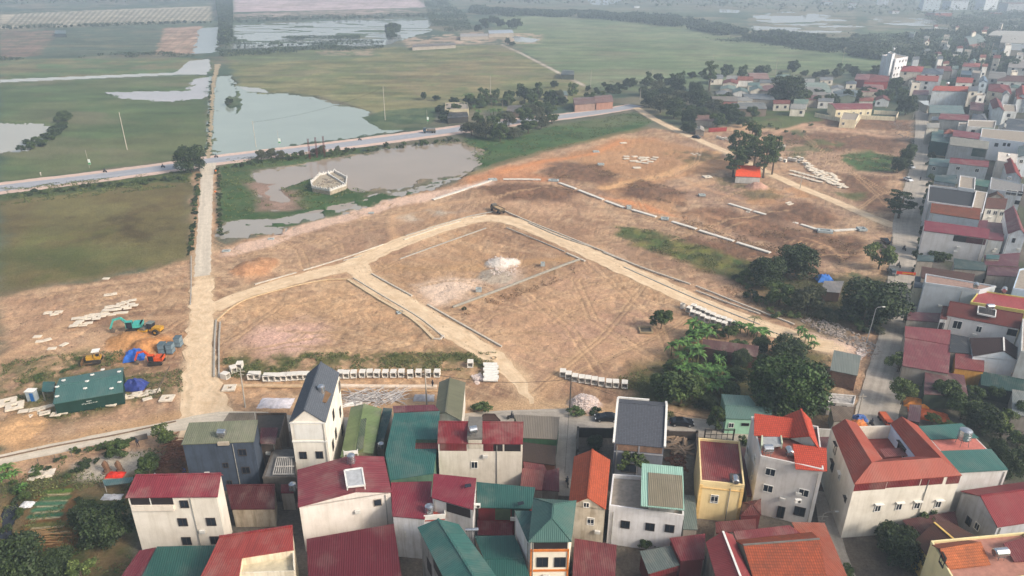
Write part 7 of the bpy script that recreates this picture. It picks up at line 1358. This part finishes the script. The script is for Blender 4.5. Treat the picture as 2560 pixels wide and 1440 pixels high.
t=thing('bulldozer','yellow bulldozer with white canopy above the site cabin','bulldozer',P(238,905),None,math.pi+.3);tracks(t,2.9,1.9,.45,BK);m=MB();m.box((.5,0,1.2),(1.9,1.0,.8));m.box((-.8,0,1.1),(1.0,1.5,.6));m.build('engine_housing',YE,t,off=(0,0,0));m=MB();m.box((-.6,0,2.7),(1.5,1.6,.12));m.build('canopy',WHITE(),t,off=(0,0,0));m=MB();[m.bar((-.6+a,b,1.2),(-.6+a,b,2.7),.08)for a in(-.6,.6)for b in(-.6,.6)];m.build('canopy_post',BK,t,off=(0,0,0));m=MB();m.box((-.7,0,1.55),(.5,.6,.5));m.build('seat',BK,t,off=(0,0,0))
m=MB();m.box((2.3,0,.55),(.14,3.0,.9));m.bar((.2,-1.2,.5),(2.3,-1.2,.4),.14);m.bar((.2,1.2,.5),(2.3,1.2,.4),.14);m.build('blade',plain((110,84,56),.7),t,off=(0,0,0))
def truck(px,py,rot,cab,bed,label,sc=1.0,tarpc=None):
 t=thing('dump_truck',label,'truck',P(px,py),None,rot);t.scale=(sc,)*3;z=.03
 m=MB();m.box((0,0,.85),(6.4,.9,.25));m.build('chassis',BK,t,off=(0,0,0))
 m=MB();m.box((2.5,0,1.35),(1.5,2.1,.9));m.box((2.4,0,2.1),(1.3,2.0,.75));cb=m.build('cab',plain(cab,.4),t,off=(0,0,0));m=MB();m.box((3.06,0,2.1),(.06,1.75,.55));m.box((2.45,1.01,2.1),(.9,.05,.5));m.box((2.45,-1.01,2.1),(.9,.05,.5));m.build('window',GL,cb,off=(0,0,0))
 bm=plain(bed,.6);m=MB();m.box((-.8,0,1.15),(4.4,2.2,.12));[m.box((-.8,s_*1.08,1.55),(4.4,.08,.8))for s_ in(-1,1)];m.box((1.36,0,1.6),(.08,2.2,1.0));m.box((-2.96,0,1.5),(.08,2.2,.7));m.build('bed',bm,t,off=(0,0,0))
 m=MB();m.box((-.8,0,1.5 if not tarpc else 1.9),(4.2,2.05,.5 if not tarpc else.7));m.build('load',plain(tarpc or(176,148,112),.9),t,off=(0,0,0))
 for x in(2.4,-1.4,-2.5):
  for s_ in(-1,1):m=MB();wheel(m,x,s_*.9,.5,.35);m.build('wheel',BK,t,off=(0,0,0))
 for s_ in(-1,1):m=MB();m.box((3.27,s_*.8,1.15),(.05,.3,.2));m.build('headlight',plain((220,220,210),.3),t,off=(0,0,0))
 return t
truck(1244,530,2.2,(92,88,80),(96,84,66),'brown dump truck parked at the corner of the loop road',.95);truck(1074,332,math.pi+.12,(60,84,96),(110,100,90),'loaded truck driving along the main road',1.0,(120,118,114))
truck(2212,1058,-1.62,(150,62,36),(150,66,40),'orange-brown pickup truck parked at the street corner',.62,(180,88,56))
def car(c,name='parked_car'):
 t=thing(name,'car','car');bp=plain(c,.22,.1,.1);m=MB();pf=[(-2.2,.35),(-2.25,.75),(-2.1,.95),(-1.2,1.0),(1.0,.98),(2.0,.82),(2.22,.6),(2.2,.32)]
 def loft(m,pf,y0,y1,yt=None):
  for s_ in(-1,1):q=[(x,s_*(y0 if z<.5 else y1),z)for x,z in pf];m.face(q if s_<0 else q[::-1])
  for a,b in zip(pf,pf[1:]+pf[:1]):
   ya=y0 if a[1]<.5 else y1;yb=y0 if b[1]<.5 else y1;m.face([(a[0],-ya,a[1]),(b[0],-yb,b[1]),(b[0],yb,b[1]),(a[0],ya,a[1])][::-1])
 loft(m,pf,.86,.84);m.build('body',bp,t,off=(0,0,0));m=MB();gh=[(-1.75,.96),(-1.1,1.36),(.25,1.4),(1.15,.96)]
 for s_ in(-1,1):q=[(gh[0][0],s_*.78,.96),(gh[3][0],s_*.78,.96),(gh[2][0],s_*.6,1.4),(gh[1][0],s_*.6,1.36)];m.face(q if s_<0 else q[::-1])
 m.face([(1.15,-.78,.96),(1.15,.78,.96),(.25,.6,1.4),(.25,-.6,1.4)]);m.face([(-1.75,.78,.96),(-1.75,-.78,.96),(-1.1,-.6,1.36),(-1.1,.6,1.36)]);m.build('window',GL,t,off=(0,0,0));m=MB();m.slab([(-1.08,-.6,1.4),(.27,-.6,1.43),(.27,.6,1.43),(-1.08,.6,1.4)],.05);m.bar((-.4,-.7,.98),(-.4,-.61,1.4),.07);m.bar((-.4,.7,.98),(-.4,.61,1.4),.07);m.build('roof',bp,t,off=(0,0,0))
 for x in(-1.35,1.4):
  for s_ in(-1,1):m=MB();wheel(m,x,s_*.78,.32,.2);w2=m.build('wheel',BK,t,off=(0,0,0));m=MB();m.tube([(x,s_*.78-.11,.32),(x,s_*.78+.11,.32)],.19,10);m.build('rim',plain((170,172,176),.3,.6),w2,off=(0,0,0))
 for s_ in(-1,1):m=MB();m.box((2.14,s_*.62,.68),(.16,.36,.14));m.build('headlight',plain((220,222,224),.2),t,off=(0,0,0));m=MB();m.box((-2.18,s_*.62,.78),(.12,.34,.14));m.build('tail_light',plain((150,26,24),.3),t,off=(0,0,0))
 return t
CB,CW,CG=car((22,24,30)),car((224,226,228)),car((96,104,108));zr=.03
for pr,x,y,r,lb in[(CB,1703,1062,-.06,'black sedan parked right of the charcoal-roofed house'),(CB,1516,1050,math.pi,'black sedan half hidden left of the charcoal-roofed house'),(CW,2270,452,-1.5,'white car on the village street, nearer one'),(CW,2276,420,-1.5,'white car on the village street, farther one'),(CG,2230,684,1.45,'grey car parked beside the huge street tree'),(CB,1741,346,-.7,'dark car on the diagonal path below the wood'),(CW,1642,246,.1,'white car beside the wood at the main road bend'),(CB,2212,606,1.4,'dark parked cart-like car by the broken brick wall')]:
 b=P(x,y);b.z=zr;put(pr,b,r,1.0,lb)
def figure(name,pts,rad,edges,mat,parent):
 me=bpy.data.meshes.new(name);me.from_pydata(pts,edges,[]);me.materials.append(mat);o=bpy.data.objects.new(name,me);col.objects.link(o);o.parent=parent
 sk=o.modifiers.new('skin','SKIN');sk.use_smooth_shade=True;
 for v_,r_ in zip(me.skin_vertices[0].data,rad):v_.radius=(r_,r_)
 me.skin_vertices[0].data[0].use_root=True;ss=o.modifiers.new('sub','SUBSURF');ss.levels=1;ss.render_levels=1;return o
def person_rig(name,shirt,sitting):
 t=thing(name,'person','person')
 if sitting:pts=[(0,0,.82),(0,.05,1.1),(0,.1,1.32),(0,.12,1.45),(0,.14,1.6),(-.2,.1,1.3),(-.24,.3,1.1),(-.2,.52,1.08),(.2,.1,1.3),(.24,.3,1.1),(.2,.52,1.08),(-.12,.0,.8),(-.2,.4,.78),(-.18,.32,.36),(-.18,.44,.32),(.12,0,.8),(.2,.4,.78),(.18,.32,.36),(.18,.44,.32)]
 else:pts=[(0,0,.9),(0,.0,1.15),(0,.0,1.38),(0,.0,1.48),(0,.02,1.64),(-.2,0,1.36),(-.26,.02,1.1),(-.24,.14,.88),(.2,0,1.36),(.26,-.02,1.1),(.26,.06,.86),(-.1,0,.88),(-.12,.12,.48),(-.12,.08,.06),(-.12,.2,.03),(.1,0,.88),(.11,-.04,.48),(.11,-.18,.06),(.11,-.06,.03)]
 rad=[.15,.14,.15,.07,.11,.07,.055,.04,.07,.055,.04,.1,.075,.05,.04,.1,.075,.05,.04]
 ed=[(0,1),(1,2),(2,3),(3,4),(2,5),(5,6),(6,7),(2,8),(8,9),(9,10),(0,11),(11,12),(12,13),(13,14),(0,15),(15,16),(16,17),(17,18)]
 figure('body',pts,rad,ed,plain(shirt,.8),t);m=MB();h=Vector(pts[4]);n=10
 m.tube([h+Vector((0,-.01,.0)),h+Vector((0,-.01,.08)),h+Vector((0,-.01,.15))],[.13,.12,.04],10);m.build('helmet' if sitting else 'hair',plain((40,36,36)if not sitting else(70,74,90),.5),t,off=(0,0,0));return t
def bike(name,c):
 t=thing(name,'motorbike','motorbike');
 for y in(-.62,.66):
  m=MB();m.tube([(-.05,y,.3),(.05,y,.3)],.3,14);m.build('wheel',BK,t,off=(0,0,0))
 m=MB();m.bar((0,.55,.95),(0,.2,.4),.22,.12);m.bar((0,.25,.42),(0,-.3,.45),.26,.25);m.bar((0,-.1,.62),(0,-.75,.7),.2,.18);m.build('body',plain(c,.35),t,off=(0,0,0));m=MB();m.box((0,-.3,.78),(.26,.75,.1));m.build('saddle',BK,t,off=(0,0,0));m=MB();m.bar((-.34,.42,1.02),(.34,.42,1.02),.05);m.bar((0,.42,1.02),(0,.66,.32),.06);m.build('handlebar',plain((120,120,124),.3,.6),t,off=(0,0,0));m=MB();m.box((0,.6,.92),(.16,.08,.14));m.build('headlight',WHITE(),t,off=(0,0,0));return t
RD=person_rig('person',(38,42,54),True);WK=person_rig('person',(46,50,62),False);WK2=person_rig('person',(196,188,180),False);BKE=bike('motorbike',(50,52,60));BKR=bike('motorbike',(130,40,38))
for x,y,r,lb,pl,pk in[(1278,1048,-1.4,'dark motorbike on the lane beside the flat green shrub','rider in dark clothes on the motorbike beside the flat green shrub',1),(1418,1213,.1,'motorbike in the alley left of the orange-tiled roof','rider in dark clothes on the motorbike in the alley',1),(2260,626,.1,'motorbike driving up the middle of the village street','rider in dark clothes in the middle of the village street',1),(408,419,1.4,'dark motorbike on the main road left of the junction tree','rider in black on the main road left of the junction tree',1),(900,351,1.3,'motorbike on the main road above the red posts','pale-shirted rider on the main road above the red posts',1),(541,394,1.4,'motorbike just right of the junction tree','rider just right of the junction tree',1),(263,431,1.4,'motorbike carrying a green load on the main road','rider with a green load on the main road',1),(2178,1066,0,'motorbike beside the orange-brown pickup','rider in black beside the orange-brown pickup',1),(2246,668,.2,'motorbike beside the grey parked car','rider beside the grey parked car',1),(2176,826,.3,'parked motorbike below the street lamp',None,0)]:
 b=P(x,y);b.z=.03;put(BKE,b,r,1.0,lb)
 if pl:put(RD,b,r,1.0,pl)
for x,y,lb,pr in[(2300,452,'person in dark clothes walking on the right side of the village street',WK),(2256,768,'person in dark clothes standing right of the huge street tree, left one',WK),(2262,766,'person in dark clothes standing right of the huge street tree, right one',WK),(346,1117,'person in dark clothes on the grey lane beside the leafy tree',WK),(103,440,'person in pale clothes walking along the pinkish road verge',WK2),(1107,308,'person standing by the black roadside stall',WK),(1082,969,'person in dark clothes sitting on the long footing',WK)]:
 b=P(x,y);b.z=.03;put(pr,b,TR.random()*6,1.0,lb)
def tank(px,py,z,label,r=.55,h=1.3,lying=False,rot=0.0,stand=.6):
 b=P(px,py,z);t=thing('water_tank',label,'water tank',b,None,rot);sm=STEEL()
 if lying:
  m=MB();m.tube([(-h/2,0,r+stand),(-h/2+.12,0,r+stand),(h/2-.12,0,r+stand),(h/2,0,r+stand)],[r*.7,r,r,r*.7],16)
  for k in(-.3,.3):m.tube([(k*h-.03,0,r+stand),(k*h+.03,0,r+stand)],r*1.03,16)
 else:
  m=MB();m.tube([(0,0,stand),(0,0,stand+h*.86),(0,0,stand+h*.96),(0,0,stand+h)],[r,r,r*.6,r*.18],18)
  for k in(.2,.45,.7):m.tube([(0,0,stand+h*k-.03),(0,0,stand+h*k+.03)],r*1.03,18)
 m.build('tank_body',sm,t,off=(0,0,0));m=MB()
 for a in(-1,1):
  for c_ in(-1,1):m.bar((a*r*.7,c_*r*.7,0),(a*r*.6,c_*r*.6,stand+.1),.07)
 m.bar((-r,-r*.6,stand),(r,-r*.6,stand),.07);m.bar((-r,r*.6,stand),(r,r*.6,stand),.07);m.build('stand',plain((120,118,116),.5),t,off=(0,0,0));return t
tank(556,1092,9.9,'lying steel water tank between the two olive roof sheets',.55,1.4,True,0,.3);tank(806,995,12.6,'striped water tank sunk in the slate gable roof',.6,1.9,stand=.7);tank(879,1160,9.2,'steel water tank in the gap of the wide crimson roof',.6,1.5,stand=.4);tank(1183,1088,10.3,'shiny water tank between the twin crimson roof pieces',.6,1.4,True,.3,.5);tank(1074,1288,7.0,'steel water tank with dome lid on the small red terrace',.6,1.3,stand=.6)
tank(953,1120,4.2,'small round tank on the dark teal lean-to',.5,.9,stand=.2);tank(733,1226,3.6,'tilted tank beside the little crimson roof',.55,1.2,stand=.3);tank(1838,1208,7.1,'lying tank in the corner well of the yellow house',.5,1.4,True,1.4,.2);tank(1917,1140,10.45,'fat lying tank at the left side of the red roof terrace',.62,1.5,True,0,.8);tank(1972,1138,10.45,'upright-looking tank at the right side of the red roof terrace',.52,1.5,True,1.5,.3)
tank(2404,1112,8.7,'red-and-white striped water tank on the pink terrace',.95,1.9,stand=1.2);tank(2496,1396,7.8,'large shiny lying tank on the yellow house at the bottom right',.6,1.9,True,.1,.5);tank(2438,722,8.2,'left steel tank on the blank blue-grey wall',.6,1.4,True,.9,.4);tank(2508,734,7.2,'right steel tank behind the coral-red terrace',.6,1.4,True,.9,.5);tank(2472,778,8.3,'white lying tank in the well of the dark red tiled roof',.55,1.7,True,0,.7);tank(2522,450,8.2,'round tank near the glazed stair window roof',.7,1.0,stand=.4);tank(2519,392,8.2,'small tank on the white column roof slab',.5,.8,True,0,.2);tank(2233,128,18.5,'water tank on top of the tall white block house',1.2,1.4,True,0,.3);tank(2368,214,10.5,'pair-like tank on the ridge of the big pale wall',1.0,1.4,True,0,.3)
def panel(px,py,z,label):b=P(px,py,z);t=thing('solar_collector',label,'solar panel',b,None,.3);m=MB();m.box((0,0,.3),(.9,.5,.05),tilt=Matrix.Rotation(.5,3,'X'));m.build('panel',GL,t,off=(0,0,0));m=MB();m.bar((0,0,0),(0,0,.3),.06);m.build('post',STEEL(),t,off=(0,0,0))
panel(1170,1218,9.8,'small solar panel on the crimson loft roof');panel(1302,1262,6.4,'small solar panel on the teal veranda roof')
t=thing('solar_heater','silver solar water heater on the teal gabled roof','heater',P(1180,1338,6.5),None,.1);m=MB();m.tube([(-.9,0,1.0),(.9,0,1.0)],.24,12);m.build('tank_body',STEEL(),t,off=(0,0,0));m=MB();[m.bar((x,-.05,.95),(x,-.9,.2),.05)for x in(-.7,-.4,-.1,.2,.5,.75)];m.build('tube',GL,t,off=(0,0,0));m=MB();m.bar((-.7,.2,0),(-.7,.1,.9),.05);m.bar((.7,.2,0),(.7,.1,.9),.05);m.build('stand',STEEL(),t,off=(0,0,0))
PM=plain((176,168,156),.9)
def pole(px,py,top,label,lean=0,arm=True,r=.17,c=PM,name='utility_pole',lamp=False):
 b=P(px,py);lo,hi=0,30
 for _ in range(30):
  z=(lo+hi)/2
  if proj((b.x,b.y,z))[1]>top[1]:lo=z
  else:hi=z
 h=lo;tp=rayplane(top[0],top[1],Vector((b.x-5,b.y,0)),Vector((b.x+5,b.y,0)));dx=tp.x-b.x if lean else 0
 t=thing(name,label,'pole' if not lamp else 'street lamp',b);m=MB();m.tube([b+Vector((0,0,-.3)),b+Vector((dx,0,h))],[r,r*.6],8);m.build('shaft',c,t)
 if arm:m=MB();m.bar(b+Vector((dx-.8,0,h-.5)),b+Vector((dx+.8,0,h-.5)),.1);m.bar(b+Vector((dx-.5,0,h-1.2)),b+Vector((dx+.5,0,h-1.2)),.1);m.build('crossarm',c,t)
 if lamp:m=MB();e_=b+Vector((1.7,0,h+.5));m.tube([b+Vector((dx,0,h)),b+Vector((.6,0,h+.4)),e_],.06,6);m.build('arm',c,t);m=MB();m.box(e_+Vector((.25,0,0)),(.6,.22,.12));m.build('lamp_head',WHITE(),t)
 return b+Vector((dx,0,h-.5))
p1=pole(613,1017,(600,922),'grey concrete utility pole at the culverts beside the concrete road',1);p2=pole(1067,1014,(1062,922),'weathered utility pole in front of the long footing');p3=pole(1424,1030,(1429,938),'dark utility pole beside the pale stone heap',0,True,.17,plain((90,84,78)))
p4=pole(385,988,(424,915),'leaning bare pole right of the site cabin',1,False,.12,plain((110,100,90)))
p0=pole(318,374,(302,280),'tall concrete pole standing in the dark green left field',0,False,.22);q1=pole(963,300,(959,216),'tall pole at the right end of the green-edged pond',0,False,.22);q2=pole(1226,258,(1225,188),'tall pole behind the roadside banana grove',0,False,.22);q0=pole(640,366,(632,302),'thin pole standing in the green-edged pond',0,True,.16)
for i,(x,y,tx,ty,lb)in enumerate([(1476,222,1478,175,'pole beside the far field path'),(1600,250,1603,220,'short pole at the main road bend'),(1780,170,1781,136,'pole in the plain left of the sheds'),(1938,186,1941,148,'pole above the pinkish old roof'),(2103,172,2101,118,'pole left of the tall white block house'),(2200,165,2201,132,'pole just left of the tall white block'),(2283,152,2283,130,'short pole right of the tall white block'),(2382,154,2390,117,'pole above the upper village, left one'),(2470,160,2484,107,'tall pole above the upper village, right one'),(2466,140,2476,106,'pole close behind the tall right pole'),(2345,132,2348,108,'thin pole among the trees above the village'),(1632,178,1633,172,'stub post in the green plain'),(2215,270,2217,255,'flagpole behind the compound'),(2000,470,2002,434,'wooden pole beside the curved band of slabs'),(1916,205,1918,183,'pole behind the shed rows')]):
 pole(x,y,(tx,ty),lb,0,i in(3,4,8,13),.18)
pole(2166,856,(2190,772),'curved-arm street lamp below the huge street tree',1,False,.11,plain((150,152,154)),'street_lamp',True);pole(2282,298,(2284,280),'small street lamp at the top of the village street',0,False,.1,PM,'street_lamp',True);pole(2052,1312,(2058,1285),'street lamp in the shaded alley beside the U-roofed house',0,True,.1,PM,'street_lamp',True)
pole(2144,1040,(2150,985),'pole with a grey meter box at the street corner',0,True,.16)
for x,y,lb in[(224,420,'green and white banner post at the left of the main road'),(698,366,'white banner post at the roadside above the red posts'),(1068,310,'banner post beside the loaded truck')]:
 b=P(x,y);t=thing('banner_post',lb,'sign',b);m=MB();m.tube([b,b+Vector((0,0,7.5))],.07,6);m.build('shaft',PM,t);m=MB();m.box(b+Vector((.4,0,2.6)),(1.0,.08,2.2));m.build('banner',plain((226,232,226),.7),t);m=MB();m.box(b+Vector((.4,-.05,1.9)),(1.0,.05,.7));m.build('banner_stripe',plain((70,150,90),.7),t)
t=thing('street_banner','red and yellow cloth banner strung across the village street','banner',P(2254,705));a,b=P(2233,712),P(2282,716);m=MB();m.bar(zz(a,3.6),zz(b,3.6),.06,.8);m.build('cloth',plain((214,52,30),.7),t);m=MB();m.bar(zz(a,3.6)+Vector((.5,-.06,0)),zz(b,3.6)+Vector((-.5,-.06,0)),.04,.22);m.build('lettering_band',plain((228,180,60),.7),t);m=MB();m.bar(zz(a,0),zz(a,4.1),.1);m.bar(zz(b,0),zz(b,4.1),.1);m.build('post',PM,t)
def wire(a,b,sag,label,n=1):
 m=MB()
 for k in range(n):
  o=Vector((0,(k-(n-1)/2)*.5,-.3*k));m.tube([a.lerp(b,i/10)+o-Vector((0,0,sag*4*(i/10)*(1-i/10)))for i in range(11)],.022,4)
 tag(m.build('power_line',plain((50,48,46),.7)),label,'cable')
wire(p1,p2,1.6,'power cables from the culvert pole to the weathered pole',3);wire(p2,p3,1.4,'power cables from the weathered pole to the dark pole',3);wire(p3,P(1800,1050,7),1.2,'power cables from the dark pole towards the mint-green house',2);wire(q0,q1,2.5,'overhead cable across the green-edged pond',2);wire(p3,P(1412,1180,5),.6,'cable from the dark pole into the alley',2)
for i,(x,y,tx,ty)in enumerate([(775,398,770,352),(793,394,789,345),(812,391,807,342)]):
 b=P(x,y);h=9.0;t=thing('steel_post',['left','middle','right'][i]+' one of the three rust-red steel posts on the pond bank','post',b);m=MB();[m.bar(b+Vector((dx,0,-.3)),b+Vector((dx,0,h)),.17)for dx in(-.24,.24)];m.build('upright',plain((96,38,36),.7),t);m=MB();[m.bar(b+Vector((-.22,0,k*.9)),b+Vector((.22,0,k*.9+.5)),.07)for k in range(10)];m.build('lattice',plain((112,44,40),.7),t)
px=[(779,468),(800,448),(838,440),(868,456),(866,474),(826,488),(782,480)];w_=[P(x,y)for x,y in px];cc=sum(w_,Vector())/len(w_);t=thing('stone_platform','white-walled octagonal stone platform standing in the pale pond','platform',(cc.x,cc.y,-.6));m=MB();m.prism([(p.x,p.y)for p in w_],-.6,1.5);m.build('base_wall',plain((168,156,136),.9,0,.5),t);m=MB();m2=MB()
for a,b in zip(w_,w_[1:]+w_[:1]):
 m.bar(zz(a,1.85),zz(b,1.85),.3,.7);n=max(2,int((b-a).length/1.1))
 for k in range(n):p=a.lerp(b,(k+.5)/n);m2.box((p.x,p.y,2.35),(.45,.3,.35+.25*(k%2)),math.atan2((b-a).y,(b-a).x))
 m2.box((a.x,a.y,2.3),(.4,.4,1.2))
m.build('parapet',plain((200,196,190),.8,0,.4),t);m2.build('crenellation',plain((206,204,200),.8,0,.4),t);m=MB();rr=random.Random(5)
for i in range(60):q=cc.lerp(rr.choice(w_),rr.random()*.8)+Vector((rr.uniform(-1,1),rr.uniform(-1,1),0));m.box((q.x,q.y,1.6),(rr.uniform(.3,1),.3,.3),rr.random()*3)
tag(m.build('rubble_fill',plain((140,130,118),.9),t),kind='stuff');m=MB();a=w_[1].lerp(w_[2],.5);m.bar(zz(a,1.9),zz(w_[4],1.9),.3,.5);m.build('inner_wall',plain((222,220,216),.8),t)
def sticks(name,label,px,py,n,L,r,mat,sp,cat,z=.4,ang=0,jit=1.0):
 b=P(px,py);m=MB();rr=random.Random(n)
 for i in range(n):a=ang+rr.uniform(-jit,jit);c_=b+Vector((rr.uniform(-sp[0],sp[0]),rr.uniform(-sp[1],sp[1]),rr.uniform(.05,z)));d=Vector((math.cos(a),math.sin(a),rr.uniform(-.06,.06)))*L*rr.uniform(.35,.6);m.tube([c_-d,c_+d],r,6)
 o=m.build(name,mat,off=(b.x,b.y,0));return tag(o,label,cat)
sticks('tube_heap','tangled heap of pale scaffold tubes behind the teal roof',940,996,110,5,.06,plain((190,184,180),.5),(5,1.8),'tube heap',.7,0,1.2);sticks('tube_bundle','small bundle of white poles behind the olive gabled shed',876,1012,8,4,.08,WHITE(),(.8,.6),'pole bundle',.3,.5,.2);sticks('log_pile','pile of pale logs in the brown-walled yard',1697,1118,30,2.6,.24,plain((150,128,106),.9,0,.4),(1.8,2.2),'log pile',.9,.6,1.5);sticks('timber_heap','broken timber on the rubble heap by the dark blue house',436,1130,40,2.4,.09,plain((110,76,56),.9),(1.6,2.6),'timber heap',1.6,1.2,1.3)
sticks('cane_trellis','low cane trellis at the foot of the vegetable beds',112,1346,26,4,.05,plain((160,128,88),.9),(2.6,1.6),'trellis',.9,.1,.15)
b=P(1796,1100);t=thing('gate_frame','black steel gate frame behind the yellow house','gate',b);m=MB()
for k in range(6):m.bar(b+Vector((-2.5+k,0,0)),b+Vector((-2.5+k,0,2.2)),.08)
m.bar(b+Vector((-2.6,0,2.2)),b+Vector((2.6,0,2.2)),.1,.2);m.bar(b+Vector((-2.6,0,1.2)),b+Vector((2.6,0,1.2)),.08);m.build('gate_bars',BK,t);m=MB();m.bar(b+Vector((-2.6,0,0)),b+Vector((-2.6,0,2.4)),.2);m.bar(b+Vector((2.6,0,0)),b+Vector((2.6,0,2.4)),.2);m.build('post',BK,t)
for x,lb in((268,'left'),(300,'right')):b=P(x,1180);t=thing('rock_carving',lb+' brown rock pillar on the pale paved yard','rock pillar',b);m=MB();m.tube([b,b+Vector((.1,0,.8)),b+Vector((-.1,0,1.7)),b+Vector((0,0,2.3))],[.6,.45,.5,.15],7);m.build('stone',plain((116,88,68),.9,0,.5),t);m=MB();m.tube([b+Vector((0,0,-.02)),b+Vector((0,0,.18))],.8,10);m.build('base',plain((120,104,90)),t)
run('fence_line',[(96,1160),(240,1128),(370,1096)],.06,1.1,plain((110,104,98)),'thin wire fence along the lower edge of the grey lane','fence',2.5,gap=2.4)
t=thing('planter_roof','teal roofed fish tank shed at the edge of the paved yard','shed',P(292,1212));m=MB();w_=PP([(262,1214),(330,1206),(336,1192),(256,1200)],1.4);m.slab(w_,.1);m.build('roof',metalroof((84,120,120)),t);m=MB();[m.bar(zz(p,0),zz(p,1.3),.1)for p in w_];m.build('post',PM,t)
b=P(98,1210)
for i,(x,y,lb)in enumerate([(541,437,'orange marker lantern on the right edge of the concrete road, nearer the main road'),(540,490,'orange marker lantern on the right edge of the concrete road, farther from the main road')]):
 b=P(x,y);t=thing('marker_post',lb,'marker',b);m=MB();m.tube([b,b+Vector((0,0,1.6))],.05,6);m.build('shaft',PM,t);m=MB();m.box(b+Vector((0,0,1.7)),(.5,.4,.5));m.build('marker_head',plain((226,120,50),.5),t)
for i,(x,y,z,lb)in enumerate([(1995,1252,5.5,'air conditioner box on the tall grey-white house'),(2362,850,2.2,'air conditioner low on the white tiled house, left'),(2535,846,3,'air conditioner low on the white tiled house, right'),(1193,1264,8,'air conditioner on the side of the crimson loft house')]):
 b=P(x,y,z);t=thing('air_conditioner',lb,'air conditioner',b);m=MB();m.box(b,(.9,.4,.6));m.build('casing',WHITE(),t);m=MB();m.tube([b+Vector((.15,-.22,0)),b+Vector((.15,-.25,0))],.22,12);m.build('fan_grille',BK,t)
for o in(CUL,S_RING,S_FLAT,S_SQ,S_LONG,BKR):
 if not o.get('_used'):
  for ch in list(o.children):bpy.data.objects.remove(ch)
  bpy.data.objects.remove(o)
# ================================================================== AIR
hm=bpy.data.materials.new('haze');hm.use_nodes=True;ht=hm.node_tree;ht.nodes.clear()
ho=ht.nodes.new('ShaderNodeOutputMaterial');hv=ht.nodes.new('ShaderNodeVolumePrincipled')
hv.inputs['Color'].default_value=(.66,.82,1.0,1);hv.inputs['Density'].default_value=0.00046;hv.inputs['Anisotropy'].default_value=.1
ht.links.new(hv.outputs[0],ho.inputs['Volume'])
m=MB();m.box((1000,6000,43.5),(18000,16000,93));hz_=m.build('haze',hm);tag(hz_,kind='stuff',label='pale bluish haze thickening towards the far plain')
